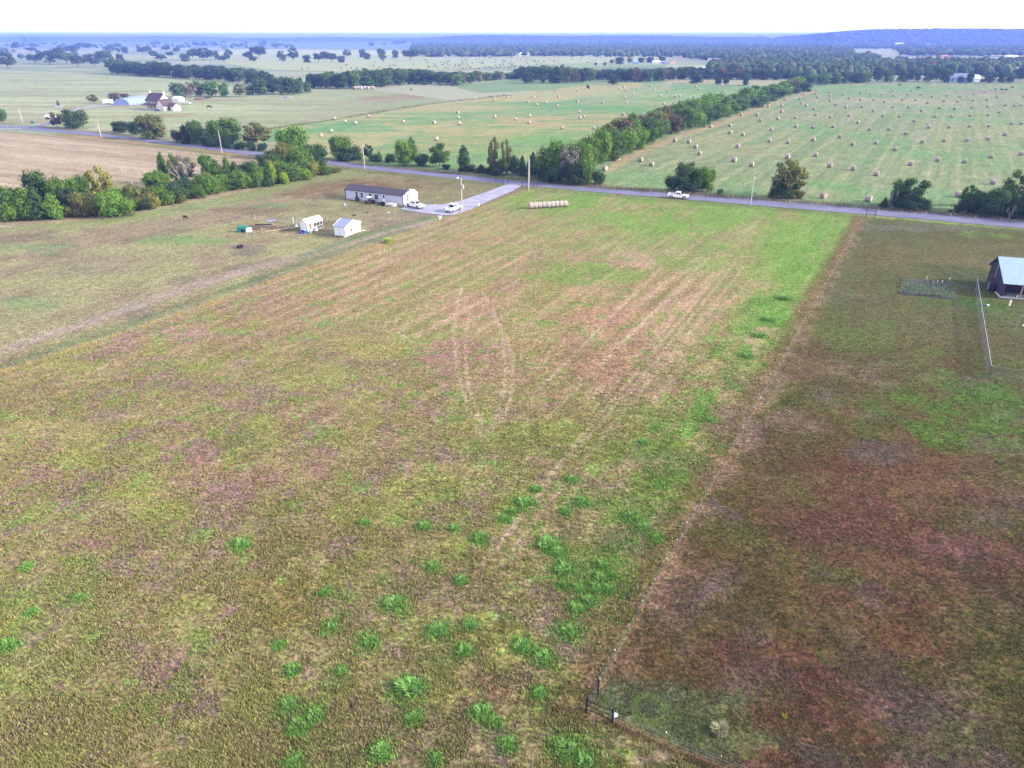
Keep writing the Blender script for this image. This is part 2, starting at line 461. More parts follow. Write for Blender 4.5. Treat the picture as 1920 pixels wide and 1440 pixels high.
        for (px, py, rx, ry, q, c) in [
            (1830, 770, 150, 70, .8, (84, 118, 46)), (1650, 640, 90, 40, .5, (92, 112, 56)), (1600, 700, 130, 26, .6, (138, 120, 98)), (1720, 1020, 170, 90, .65, (108, 78, 68)), (1500, 960, 120, 60, .4, (104, 76, 64)),
            (1840, 930, 120, 60, .5, (106, 78, 68)), (1450, 790, 90, 20, .5, (128, 110, 98)), (1660, 850, 60, 22, .4, (100, 96, 90)), (1700, 1180, 170, 60, .45, (104, 88, 54)), (1880, 1180, 100, 90, .5, (78, 88, 48)),
            (1600, 1300, 130, 60, .5, (88, 70, 60)), (1420, 1290, 90, 50, .5, (108, 100, 92)), (1270, 1350, 150, 70, .85, (96, 116, 72)), (1215, 1300, 60, 30, .6, (92, 104, 80)), (1340, 1250, 90, 40, .5, (98, 68, 60)),
            (1560, 1420, 100, 40, .5, (92, 90, 84)), (1700, 1400, 140, 50, .6, (86, 100, 46)), (1760, 480, 200, 24, .4, (126, 112, 74)), (1500, 700, 60, 60, .4, (112, 84, 56)), (1800, 520, 60, 20, .6, (72, 84, 52)),
            (1560, 620, 40, 40, .5, (106, 112, 60)), (1900, 600, 80, 60, .5, (96, 104, 66)), (1800, 570, 60, 16, .5, (84, 112, 52)), (1740, 425, 130, 8, .5, (122, 116, 108)), (1850, 440, 40, 6, .6, (112, 140, 70)), (1480, 1120, 90, 60, .4, (84, 82, 44))]:
            putk(ellip(X, Y, px, py, rx, ry, warp) * q, c3(*c))
        col[:] = k * .93
        cl[:] = .8
    # worn dark strip on the field side of that fence, and its tan weeds
    if reg < 2:
        fl = [(1100, 1335), (1160, 1228), (1267, 1034), (1380, 837), (1500, 625), (1622, 406)]
        off = [(x - 34 * (y / 1300), y) for x, y in fl]
        put(line_mask(X, Y, off, 1.9) * .75 * (reg == 0), c3(100, 88, 54))
        put(line_mask(X, Y, fl, .32) * .6 * sst(fbm(X * 1.2, Y * 1.2, 90), .3, .6), c3(146, 120, 90))
        put(line_mask(X, Y, [(1105, 1342), (1150, 1356), (1221, 1390), (1301, 1424), (1430, 1490)], .45) * .6, c3(150, 124, 90))
    # ---- home plot
    if reg == 2:
        
        k = np.zeros((n, 3)) + c3(155, 147, 112)
        putk(sst(fbm(ac / 5, al / 30, 101), .45, .65) * .7, c3(152, 132, 112))
        putk(sst(fbm(X / 10, Y / 10, 103), .5, .68) * .6, c3(160, 162, 112))
        putk(sst(fbm(X / 8, Y / 8, 105), .56, .72) * .5, c3(116, 108, 96))
        putk(sst(al, 135, 175) * .6, c3(128, 120, 84))
        for (px, py, rx, ry, q, c) in [
            (600, 350, 130, 16, .7, (126, 100, 76)), (740, 346, 90, 10, .6, (122, 92, 70)), (620, 395, 120, 18, .4, (136, 122, 96)), (850, 345, 100, 12, .5, (128, 128, 88)), (470, 395, 60, 10, .5, (118, 96, 78)),
            (330, 452, 80, 8, .7, (118, 150, 92)), (460, 470, 40, 8, .5, (124, 118, 114)), (490, 430, 50, 7, .9, (110, 92, 84)), (600, 425, 60, 8, .6, (92, 92, 74)), (740, 408, 80, 12, .6, (148, 132, 118)),
            (60, 470, 60, 10, .6, (120, 150, 100)), (40, 570, 60, 14, .5, (128, 158, 100)), (150, 500, 120, 20, .4, (148, 136, 116)), (720, 380, 60, 4, .5, (86, 110, 74)), (500, 385, 40, 4, .7, (92, 142, 92)), (640, 440, 60, 10, .5, (112, 104, 84))]:
            putk(ellip(X, Y, px, py, rx, ry, warp) * q, c3(*c))
        vis = line_mask(X, Y, [(0, 425), (200, 412), (420, 378), (560, 342), (660, 322)], 7.0)
        putk(vis * .7, c3(142, 154, 100))
        putk(line_mask(X, Y, [(-100, 690), (150, 610), (380, 530), (600, 470), (800, 416)], 2.3) * .9, c3(170, 152, 140))
        putk(line_mask(X, Y, [(-100, 715), (150, 640), (480, 525), (620, 476), (760, 430)], 1.8) * .5, c3(98, 118, 76))
        putk(line_mask(X, Y, [(560, 482), (700, 436), (800, 410)], 1.8) * .6, c3(96, 128, 78))
        col[:] = k
        put(line_mask(X, Y, [(-1500, 1100), (0, 700), (300, 602), (600, 497), (870, 400), (985, 358)], .7) * .85 * sst(fbm(X / 1.5, Y / 1.5, 91), .2, .5), c3(180, 164, 112))
    # ---- tan stubble by the far hedge
    if reg == 3:
        
        u_, w_ = X * .894 - Y * .449, X * .449 + Y * .894
        k = np.zeros((n, 3)) + c3(182, 163, 138)
        putk(sst(fbm(u_ / 60, w_ / 3, 111), .45, .62) * .6, c3(160, 138, 116))
        putk(sst(fbm(u_ / 70, w_ / 5, 113), .5, .66) * .6, c3(200, 184, 160))
        putk(sst(fbm(X / 30, Y / 30, 115), .5, .66) * .3, c3(168, 158, 118))
        col[:] = k
    # ---- pasture about the big house
    if reg == 4:
        
        k = np.zeros((n, 3)) + c3(168, 178, 136)
        putk(sst(fbm(X / 90, Y / 24, 121), .45, .62) * .7, c3(184, 190, 150))
        putk(sst(fbm(X / 120, Y / 14, 123), .5, .64) * .6, c3(150, 156, 118))
        putk(sst(fbm(X / 70, Y / 12, 125), .58, .68) * .6, c3(160, 140, 118))
        putk(sst(fbm(X / 16, Y / 7, 126), .5, .66) * .35, c3(140, 150, 112))
        right = sst(X, -210, -60)
        putk(right * .75, c3(142, 152, 112))
        putk(right * sst(fbm(X / 30, Y / 14, 129), .5, .62) * .7, c3(168, 160, 134))
        putk(ellip(X, Y, 740, 183, 60, 6, warp) * .7, c3(156, 122, 104))
        putk(ellip(X, Y, 310, 217, 40, 5, warp) * .7, c3(156, 126, 100))
        putk(line_mask(X, Y, [(-200, 175), (150, 172), (330, 170)], 7) * .5, c3(124, 124, 104))
        putk(line_mask(X, Y, [(90, 246), (200, 253), (330, 272)], 5) * .6, c3(140, 112, 96))
        col[:] = k
    # ---- left hay field, green and tan bands along the hedge
    if reg == 5:
        
        k = np.zeros((n, 3)) + c3(140, 158, 112)
        a0 = ac + (fbm(X / 60, Y / 60, 131) - .5) * 46
        bands = fbm(a0 / 34, al / 500, 132, 2)
        putk(sst(bands, .50, .60) * .85, c3(176, 166, 120))
        putk(sst(1 - bands, .50, .60) * .8, c3(112, 152, 98))
        putk(sst(fbm(ac / 3, al / 60, 133), .5, .68) * .35, c3(170, 172, 120))
        for (px, py, rx, ry, q, c) in [
            (640, 240, 180, 16, .8, (110, 156, 100)), (860, 222, 190, 12, .8, (112, 154, 100)), (1060, 200, 160, 10, .85, (108, 154, 100)), (950, 240, 140, 14, .85, (176, 164, 116)), (1080, 222, 160, 10, .8, (178, 162, 118)),
            (860, 270, 140, 14, .7, (164, 158, 108)), (1080, 262, 110, 12, .7, (110, 160, 84)), (960, 290, 80, 14, .6, (124, 160, 92)), (860, 203, 120, 5, .7, (172, 162, 122)), (1130, 178, 200, 6, .7, (166, 166, 124)), (1310, 178, 120, 8, .6, (148, 172, 116)), (1230, 192, 120, 6, .6, (168, 164, 120))]:
            putk(ellip(X, Y, px, py, rx, ry, warp) * q, c3(*c))
        putk(line_mask(X, Y, [(500, 243), (640, 222), (700, 212), (800, 196), (900, 184), (960, 178)], 1.6) * .85, c3(96, 82, 66))
        col[:] = k
    # ---- right hay field with mown rows
    if reg == 6:
        
        k = np.zeros((n, 3)) + c3(138, 150, 108)
        putk(sst(fbm(ac / 26, al / 150, 141, 3), .45, .6) * .65, c3(150, 154, 112))
        putk(sst(fbm(ac / 2.6, al / 70, 143, 3), .50, .66) * .42, c3(166, 164, 132))
        putk(sst(fbm(ac / 2.0, al / 90, 144, 3), .55, .70) * .4, c3(104, 132, 92))
        putk(sst(fbm(X / 40, Y / 40, 145), .54, .7) * .5, c3(104, 152, 96))
        rows = .5 + .5 * np.sin(2 * math.pi * ac / 8.5 + 3 * fbm(X / 80, Y / 80, 150))
        putk(sst(rows, .86, .98) * .28 * sst(fbm(ac / 9, al / 60, 151), .35, .6), c3(182, 178, 136))
        for (px, py, rx, ry, q, c) in [
            (1700, 190, 110, 6, .5, (178, 166, 132)), (1640, 166, 200, 5, .6, (112, 160, 92)), (1440, 220, 60, 8, .4, (150, 150, 112)), (1560, 345, 60, 8, .6, (104, 152, 90)), (1850, 172, 60, 4, .7, (150, 132, 120)), (1380, 270, 60, 14, .5, (166, 154, 116))]:
            putk(ellip(X, Y, px, py, rx, ry, warp) * q, c3(*c))
        putk(line_mask(X, Y, [(1130, 322), (1180, 294), (1250, 264), (1290, 250), (1340, 236), (1420, 205), (1470, 188), (1530, 170)], 3.2) * .9, c3(178, 158, 122))
        col[:] = k
    if reg < 2:
        strip_ = line_mask(X, Y, [(1112, 1316), (1160, 1228), (1267, 1034), (1380, 837), (1500, 625), (1622, 406)], 1.7)
        put(strip_ * .65 * sst(fbm(X / 1.8, Y / 1.8, 95, 5, .62), .42, .6), c3(146, 126, 100))
        for (px, py, rx, ry, q, c) in [(1390, 790, 90, 34, .6, (132, 114, 98)), (1330, 880, 40, 40, .5, (134, 116, 92)), (1440, 720, 60, 22, .6, (136, 118, 96))]:
            put(ellip(X, Y, px, py, rx, ry, warp) * q, c3(*c))
    # verges beside the road
    if reg < 7:
        put(line_mask(X, Y, [(0, 231), (300, 262), (500, 285), (700, 309), (1000, 341), (1400, 371), (1920, 412), (2400, 450)], 3.4) * .6, c3(118, 112, 88))
        put(line_mask(X, Y, [(0, 246), (300, 276), (500, 300), (700, 323), (1000, 355), (1400, 389), (1920, 434), (2400, 474)], 1.5) * .6, c3(100, 112, 74))
    # ---- beyond
    if reg == 7:
        
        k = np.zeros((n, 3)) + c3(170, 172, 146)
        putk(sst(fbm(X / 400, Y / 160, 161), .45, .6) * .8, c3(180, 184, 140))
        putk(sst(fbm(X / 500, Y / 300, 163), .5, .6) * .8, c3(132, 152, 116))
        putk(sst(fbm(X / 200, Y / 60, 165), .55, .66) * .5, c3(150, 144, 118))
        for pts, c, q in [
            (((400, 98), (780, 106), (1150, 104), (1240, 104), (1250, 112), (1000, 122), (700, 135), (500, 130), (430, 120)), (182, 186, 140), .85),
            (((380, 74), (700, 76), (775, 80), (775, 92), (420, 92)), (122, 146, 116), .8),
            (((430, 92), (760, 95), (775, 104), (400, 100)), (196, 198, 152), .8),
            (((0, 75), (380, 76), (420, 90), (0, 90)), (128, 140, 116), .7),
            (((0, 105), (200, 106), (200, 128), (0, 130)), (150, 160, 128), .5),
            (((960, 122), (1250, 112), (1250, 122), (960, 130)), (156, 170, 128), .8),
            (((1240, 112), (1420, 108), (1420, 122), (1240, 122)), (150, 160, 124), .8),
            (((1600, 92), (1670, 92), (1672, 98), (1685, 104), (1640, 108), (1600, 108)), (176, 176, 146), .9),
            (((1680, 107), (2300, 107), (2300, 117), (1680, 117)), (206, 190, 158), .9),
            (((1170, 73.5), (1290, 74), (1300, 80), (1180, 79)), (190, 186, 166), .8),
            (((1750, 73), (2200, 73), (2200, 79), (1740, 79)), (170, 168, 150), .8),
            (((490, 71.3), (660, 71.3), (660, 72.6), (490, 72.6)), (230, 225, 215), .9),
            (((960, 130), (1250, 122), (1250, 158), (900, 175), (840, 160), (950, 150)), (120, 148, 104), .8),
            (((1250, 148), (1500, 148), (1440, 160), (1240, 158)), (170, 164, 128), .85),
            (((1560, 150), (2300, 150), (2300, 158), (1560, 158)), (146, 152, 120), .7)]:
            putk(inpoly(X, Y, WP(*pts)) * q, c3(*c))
        col[:] = k
    if reg == 0: col *= np.array([1.16, 1.0, 1.08])
    if reg == 1: st[:] = .25; col *= 1 + (np.array([.10, -.05, .03]))[None, :] * sst(-al, -100, -55)[:, None] + np.array([-.02, .08, .0])[None, :] * sst(al, 100, 140)[:, None]
    if reg == 6: st[:] = .8
    return col, st, cl


def make_ground():
    az = np.concatenate([np.arange(-180, -60, 3.0), np.arange(-60, -42, .5), np.arange(-42, 42, .085), np.arange(42, 60, .5), np.arange(60, 180, 3.0)])
    az = np.radians(az)
    ang = np.concatenate([np.linspace(89, 60, 25), np.linspace(59.5, 10, 560), np.linspace(9.95, .62, 330), np.linspace(.6, .15, 40)])
    R = CAM_H / np.tan(np.radians(ang))
    na, nr = len(az), len(R)
    RR, AA = np.meshgrid(R, az, indexing='ij')
    X = (RR * np.sin(AA)).ravel(); Y = (RR * np.cos(AA)).ravel()
    Z = np.zeros_like(X)
    # small unevenness of the turf
    near = sst(-np.hypot(X, Y), -260, -120)
    Z = (fbm(X / 4, Y / 4, 200, 3) - .5) * .10 * near
    V = np.stack([X, Y, Z], 1)
    idx = np.arange(na * nr).reshape(nr, na)
    a = idx[:-1, :]; b = idx[1:, :]
    F = np.stack([a, b, np.roll(b, -1, 1), np.roll(a, -1, 1)], -1).reshape(-1, 4)
    F = F[:, ::-1]
    # close the centre
    me = mesh_np('ground', V, F)
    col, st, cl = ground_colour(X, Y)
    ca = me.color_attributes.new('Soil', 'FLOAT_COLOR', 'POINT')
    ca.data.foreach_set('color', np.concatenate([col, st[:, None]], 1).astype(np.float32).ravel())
    fa = me.attributes.new('Clump', 'FLOAT', 'POINT'); fa.data.foreach_set('value', cl.astype(np.float32))
    me.polygons.foreach_set('use_smooth', np.ones(len(me.polygons), bool))
    m = bpy.data.materials.new('turf'); m.use_nodes = True
    nt = m.node_tree; N = nt.nodes; L = nt.links; b = N['Principled BSDF']
    b.inputs['Roughness'].default_value = 1; b.inputs['Specular IOR Level'].default_value = .05
    at = N.new('ShaderNodeAttribute'); at.attribute_name = 'Soil'
    ac_ = N.new('ShaderNodeAttribute'); ac_.attribute_name = 'Clump'
    geo = N.new('ShaderNodeNewGeometry')
    def noise(scale, detail=3, vec=None, rough=.6):
        z = N.new('ShaderNodeTexNoise'); z.inputs['Scale'].default_value = scale; z.inputs['Detail'].default_value = detail; z.inputs['Roughness'].default_value = rough
        L.new(vec or geo.outputs['Position'], z.inputs['Vector']); return z.outputs[0]
    def mr(x, a, b_, c, d):
        z = N.new('ShaderNodeMapRange'); z.inputs[1].default_value = a; z.inputs[2].default_value = b_; z.inputs[3].default_value = c; z.inputs[4].default_value = d
        L.new(x, z.inputs[0]); return z.outputs[0]
    def mul(x, y, bt='MULTIPLY', f=1.0):
        z = N.new('ShaderNodeMix'); z.data_type = 'RGBA'; z.blend_type = bt
        if isinstance(f, float): z.inputs[0].default_value = f
        else: L.new(f, z.inputs[0])
        for s, i in ((x, 6), (y, 7)):
            if isinstance(s, tuple): z.inputs[i].default_value = s
            else: L.new(s, z.inputs[i])
        return z.outputs[2]
    # fine tufts, mid tufts, patchy soil between
    mp = N.new('ShaderNodeMapping'); mp.vector_type = 'TEXTURE'; mp.inputs['Rotation'].default_value = (0, 0, -math.atan2(VX, VY)); mp.inputs['Scale'].default_value = (1, 5, 1)
    L.new(geo.outputs['Position'], mp.inputs[0])
    fine = noise(3.4, 4); mid = noise(.9, 3); row = noise(.55, 4, mp.outputs[0]); broad = noise(.16, 3)
    # bumpy turf is slightly anisotropic sideways
    c = mul(at.outputs['Color'], mr(fine, .37, .63, .58, 1.50))
    c = mul(c, mr(mid, .34, .66, .78, 1.24))
    c = mul(c, mr(noise(1.9, 2), .36, .64, .80, 1.24))
    # soil speckle: violet-brown bare bits; straw bits
    soil = mul(c, (.94, .80, .93, 1))
    c = mul(c, soil, 'MIX', mr(noise(2.1, 4), .50, .57, 0, .95))
    straw = mul(c, (1.45, 1.32, 1.18, 1))
    c = mul(c, straw, 'MIX', mr(noise(4.7, 2), .56, .66, 0, .75))
    green = mul(c, (.84, 1.10, .74, 1))
    c = mul(c, green, 'MIX', mr(noise(1.3, 5), .51, .58, 0, .9))
    rowc_ = mul(c, mr(row, .35, .65, .80, 1.22))
    c = mul(c, rowc_, 'MIX', at.outputs['Alpha'])
    c = mul(c, mr(broad, .35, .65, .92, 1.08))
    L.new(c, b.inputs['Base Color'])
    bp = N.new('ShaderNodeBump'); bp.inputs['Strength'].default_value = .75; bp.inputs['Distance'].default_value = .12
    L.new(fine, bp.inputs['Height']); L.new(bp.outputs[0], b.inputs['Normal'])
    me.materials.append(m)
    o = link('ground', me); tag(o, kind='structure')


make_ground()


# ------------------------------------------------------------------ road and drive (sheets on the ground)
def strip(name, left, right, z, m, sub=24):
    def res(pts, n):
        P = [G(*q) for q in pts]; d = [0]
        for a, b in zip(P[:-1], P[1:]): d.append(d[-1] + (b - a).length)
        out = []
        for i in range(n + 1):
            s = d[-1] * i / n; j = 0
            while j < len(P) - 2 and d[j + 1] < s: j += 1
            t = (s - d[j]) / max(d[j + 1] - d[j], 1e-6); out.append(P[j].lerp(P[j + 1], t))
        return out
    a = res(left, sub); b = res(right, sub); mb = MB()
    for i in range(sub):
        q = [a[i], a[i + 1], b[i + 1], b[i]]
        mb.quad(*[(v.x, v.y, z) for v in q])
    me_o = mb.build(name, m); bm = bmesh.new(); bm.from_mesh(me_o.data); bmesh.ops.remove_doubles(bm, verts=bm.verts, dist=.001)
    for f in bm.faces:
        if f.normal.z < 0: f.normal_flip()
    bm.to_mesh(me_o.data); bm.free()
    tag(me_o, kind='structure'); return me_o


def surf_mat(name, c1, c2, sc_, rough=.9, sc2=.25):
    m = mat(name, c1, rough, var=.10, scale=sc_, bump=.3)
    nt = m.node_tree; N = nt.nodes; L = nt.links; b = N['Principled BSDF']
    old = b.inputs['Base Color'].links[0].from_socket
    geo = N.new('ShaderNodeNewGeometry'); nz = N.new('ShaderNodeTexNoise'); nz.inputs['Scale'].default_value = sc2; nz.inputs['Detail'].default_value = 6
    L.new(geo.outputs['Position'], nz.inputs['Vector'])
    r = N.new('ShaderNodeMapRange'); r.inputs[1].default_value = .42; r.inputs[2].default_value = .62; L.new(nz.outputs[0], r.inputs[0])
    mx = N.new('ShaderNodeMix'); mx.data_type = 'RGBA'; L.new(r.outputs[0], mx.inputs[0]); L.new(old, mx.inputs[6]); mx.inputs[7].default_value = (*c2, 1)
    L.new(mx.outputs[2], b.inputs['Base Color']); return m


M['asphalt'] = surf_mat('worn_asphalt', (.125, .12, .19), (.10, .10, .155), 2.2, sc2=.12)
M['gravel'] = surf_mat('pale_gravel', (.26, .255, .325), (.20, .195, .245), 5, sc2=.4)
strip('road', [(-1500, 212), (-300, 226), (0, 235), (60, 238), (200, 252), (300, 264), (500, 287.5), (700, 311), (1000, 343), (1200, 358.5), (1400, 373.5), (1700, 397), (1920, 415.5), (2400, 456), (3600, 560)],
      [(-1500, 226), (-300, 238), (0, 242), (60, 244), (200, 257.5), (300, 269.5), (500, 294.5), (700, 319), (1000, 351), (1200, 368), (1400, 384.5), (1700, 409), (1920, 429), (2400, 470), (3600, 580)], .09, M['asphalt'], 90)
strip('side_road', [(20, 239), (60, 236), (90, 230.5), (120, 226)], [(30, 241), (70, 240), (100, 232.5), (126, 227.5)], .095, M['asphalt'], 12)
strip('farm_drive', [(120, 226), (130, 214), (142, 203.5), (170, 199.5), (215, 196), (275, 197)], [(126, 227.5), (136, 215), (146, 205), (172, 201), (215, 197.6), (275, 198.6)], .097, M['gravel'], 20)
strip('driveway', [(752, 392), (762, 384), (795, 383.5), (826, 384), (862, 377.5), (905, 363), (945, 348), (962, 343)],
      [(748, 392.5), (800, 400.5), (835, 404.5), (852, 404), (878, 396), (920, 376), (960, 359), (984, 346)], .085, M['gravel'], 40)


# ------------------------------------------------------------------ haze
# (bottom under the ground, top just above the wooded ridge)
def make_haze():
    mb = MB().box(-19500, 19500, -19500, 19500, -1.2, 100)
    m = bpy.data.materials.new('haze'); m.use_nodes = True
    nt = m.node_tree; nt.nodes.clear()
    o = nt.nodes.new('ShaderNodeOutputMaterial'); v = nt.nodes.new('ShaderNodeVolumePrincipled')
    v.inputs['Color'].default_value = (.19, .29, .85, 1)
    v.inputs['Density'].default_value = .00017
    v.inputs['Anisotropy'].default_value = 0.0
    nt.links.new(v.outputs[0], o.inputs['Volume'])
    h = mb.build('haze', m); tag(h, kind='stuff')


make_haze()

# ------------------------------------------------------------------ trees
def tube_np(pts, rads, n=6):
    V = []; F = []
    pts = [np.array(p, float) for p in pts]
    for i, (p, r) in enumerate(zip(pts, rads)):
        d = pts[min(i + 1, len(pts) - 1)] - pts[max(i - 1, 0)]; d /= np.linalg.norm(d) + 1e-9
        u = np.cross(d, [0.3, .95, .1]); u /= np.linalg.norm(u) + 1e-9; w = np.cross(d, u)
        for k in range(n):
            t = 2 * math.pi * k / n; V.append(p + (u * math.cos(t) + w * math.sin(t)) * r)
    for i in range(len(pts) - 1):
        for k in range(n): F.append((i * n + k, i * n + (k + 1) % n, (i + 1) * n + (k + 1) % n, (i + 1) * n + k))
    return V, F


def proto(kind, seed, nleaf, leaf):
    """unit tree: height 1, crown about 1 wide; returns (crown mesh, trunk mesh)"""
    R = np.random.default_rng(seed)
    lobes = []
    def L(x, y, z, r, rz=None): lobes.append((x, y, z, r, rz or r))
    if kind == 'round':
        L(0, 0, .60, .27, .30); L(.08, .05, .30, .24, .22); L(-.1, -.06, .26, .22, .2)
        for i in range(6):
            a = i * 1.05 + R.uniform(-.3, .3); L(math.cos(a) * .26, math.sin(a) * .26, R.uniform(.16, .34), .14)
        for i in range(15):
            a = i * 2.4 + R.uniform(-.4, .4); el = R.uniform(-.5, 1.0); rr = .30 * math.sqrt(max(0, 1 - (el * .75) ** 2)) * R.uniform(.85, 1.15)
            s = R.uniform(.12, .19); L(math.cos(a) * rr, math.sin(a) * rr, .58 + el * .27, s, s * R.uniform(.75, 1.0))
        base = .16
    elif kind == 'upright':
        for i in range(13):
            t = i / 12; a = i * 2.4; rr = .26 * math.sin(math.pi * (.15 + .8 * t)) * R.uniform(.6, 1.1); s = .15 * (1.15 - .6 * t) * R.uniform(.85, 1.2)
            L(math.cos(a) * rr, math.sin(a) * rr, .18 + t * .72, s * 1.25, s)
        base = .08
    elif kind == 'bush':
        L(0, 0, .42, .34, .36)
        for i in range(13):
            a = i * 2.4 + R.uniform(-.3, .3); rr = R.uniform(.2, .34); s = R.uniform(.14, .22)
            L(math.cos(a) * rr, math.sin(a) * rr, R.uniform(.15, .78) * (1 - rr * .6), s, s * 1.1)
        base = 0
    elif kind == 'pasture':
        L(0, 0, .62, .27, .28)
        for i in range(15):
            a = i * 2.4 + R.uniform(-.4, .4); el = R.uniform(-.5, 1.0); rr = .31 * math.sqrt(max(0, 1 - (el * .75) ** 2)) * R.uniform(.8, 1.2)
            s = R.uniform(.10, .18); L(math.cos(a) * rr, math.sin(a) * rr, .56 + el * .29, s, s * R.uniform(.75, 1.0))
        base = .16
    elif kind == 'cedar':
        for i in range(16):
            t = i / 15; a = i * 2.4; rr = .25 * (1 - t) ** .8 * R.uniform(.5, 1.1); s = .05 + .20 * (1 - t) ** .9
            L(math.cos(a) * rr, math.sin(a) * rr, .08 + t * .84, s, s * .95)
        base = 0
    elif kind == 'sparse':
        for i in range(34):
            a = i * 2.4 + R.uniform(-.5, .5); el = R.uniform(0, 1); rr = .42 * math.sqrt(max(.05, 1 - (2 * el - .95) ** 2 * .85)) * R.uniform(.4, 1.1); s = R.uniform(.07, .13)
            L(math.cos(a) * rr, math.sin(a) * rr, .22 + el * .70, s, s * .8)
        base = .2
    else:
        base = .2
        for i in range(6):
            a = i * 2.4; L(math.cos(a) * .25, math.sin(a) * .25, .55 + .06 * i, .1)
    lb = np.array(lobes); w = lb[:, 3] ** 2 * lb[:, 4]; w = w ** .7; w /= w.sum()
    pick = R.choice(len(lb), nleaf, p=w)
    dr = R.normal(size=(nleaf, 3)); dr /= np.linalg.norm(dr, axis=1)[:, None]
    rad = R.uniform(.45, 1.12, nleaf) ** .6; rad = np.where(R.random(nleaf) < .10, R.uniform(1.05, 1.5, nleaf), rad)
    frz = 1 + .25 * np.sin(dr[:, 0] * 7 + pick) * np.sin(dr[:, 1] * 6 + pick * 2)
    P = lb[pick, :3] + dr * (rad * frz)[:, None] * np.stack([lb[pick, 3], lb[pick, 3], lb[pick, 4]], 1)
    P[:, 2] = np.clip(P[:, 2], .015, 1.02)
    out = dr + .5 * (P - np.array([0, 0, .5])) / .5
    nrm = out + R.normal(scale=.55, size=(nleaf, 3)) + np.array([0, 0, .25])
    nrm /= np.linalg.norm(nrm, axis=1)[:, None]
    ref = R.normal(size=(nleaf, 3)); u = np.cross(nrm, ref); u /= np.linalg.norm(u, axis=1)[:, None]; v = np.cross(nrm, u)
    s = (leaf * R.uniform(.55, 1.35, nleaf))[:, None]
    q = [P - u * s, P + v * s * .7 + nrm * s * .15, P + u * s, P - v * s * .7 + nrm * s * .15]
    V = np.stack(q, 1).reshape(-1, 3); F = np.arange(nleaf * 4).reshape(-1, 4)
    crown = mesh_np('crown', V, F, [M['leaf']])
    tv = []; tf = []
    def addt(pts, rads, n=6):
        v_, f_ = tube_np(pts, rads, n); b = len(tv); tv.extend(v_); tf.extend([tuple(i + b for i in f) for f in f_])
    th = max(base + .1, .2)
    lean = R.uniform(-.03, .03, 2)
    top = np.array([lean[0], lean[1], th])
    addt([(0, 0, -.02), (lean[0] * .5, lean[1] * .5, th * .5), top], [.028, .022, .019])
    order = np.argsort(-lb[:, 3])[:8] if kind != 'sparse' else range(len(lb))
    for i in order:
        c = lb[i, :3]; m_ = top * .45 + c * .55 + R.normal(scale=.02, size=3)
        addt([top, m_, c], [.015, .008, .003], 5)
    trunk = mesh_np('trunk', tv, tf, [M['bark']])
    return crown, trunk


def dead_proto(seed):
    R = np.random.default_rng(seed); tv = []; tf = []
    def grow(p, d, l, r, lvl):
        q = p + d * l; m_ = (p + q) / 2 + R.normal(scale=l * .05, size=3)
        v_, f_ = tube_np([p, m_, q], [r, r * .8, r * .55], 5 if lvl < 2 else 4); b = len(tv); tv.extend(v_); tf.extend([tuple(i + b for i in f) for f in f_])
        if lvl < 4:
            for k in range(3 if lvl < 3 else 2):
                e = d + R.normal(scale=.42, size=3) + np.array([0, 0, .12]); e /= np.linalg.norm(e); grow(q, e, l * R.uniform(.55, .85), r * .55, lvl + 1)
    for k in range(2): grow(np.array([0, 0, -.02]), np.array([R.uniform(-.35, .35), R.uniform(-.3, .3), 1.]), .30, .02, 0)
    V = np.array(tv); V[:, 2] *= 1 / V[:, 2].max()
    return mesh_np('branches', V, tf, [M['bark_pale']])


PROTO = {}
for kd, ns in (('round', 5), ('pasture', 3), ('upright', 3), ('bush', 3), ('cedar', 2), ('sparse', 3)):
    PROTO[kd, 0] = [proto(kd, 100 + i * 7 + len(kd), {'sparse': 3000, 'round': 5200, 'pasture': 4200, 'bush': 3400, 'upright': 3400, 'cedar': 3400}[kd], .030) for i in range(ns)]
    PROTO[kd, 1] = [proto(kd, 500 + i * 7 + len(kd), {'sparse': 800}.get(kd, 1100), .052) for i in range(ns)]
DEAD = [dead_proto(3), dead_proto(8)]

TINT = dict(g=(.085, .150, .034), bright=(.12, .21, .036), lime=(.22, .30, .03), yellow=(.20, .215, .05), olive=(.13, .14, .045), dg=(.058, .105, .038),
            dk=(.045, .078, .036), teal=(.05, .105, .06), brown=(.115, .095, .055), grey=(.15, .14, .11), rust=(.20, .07, .035), green2=(.09, .14, .05))
TWORD = dict(g='mid green', bright='bright green', lime='lime yellow', yellow='yellowing', olive='olive green', dg='deep green', dk='very dark green', teal='bluish green',
             brown='brownish', grey='greyish thinning', rust='rusty red', green2='soft green')
KWORD = dict(pasture=('broadleaf_tree', 'spreading tree', 'tree'), round=('broadleaf_tree', 'rounded tree', 'tree'), upright=('upright_tree', 'narrow upright tree', 'tree'), bush=('bush', 'low bush', 'bush'),
             cedar=('cedar_tree', 'conical evergreen', 'tree'), sparse=('open_crowned_tree', 'open-crowned tree', 'tree'))
tree_count = 0


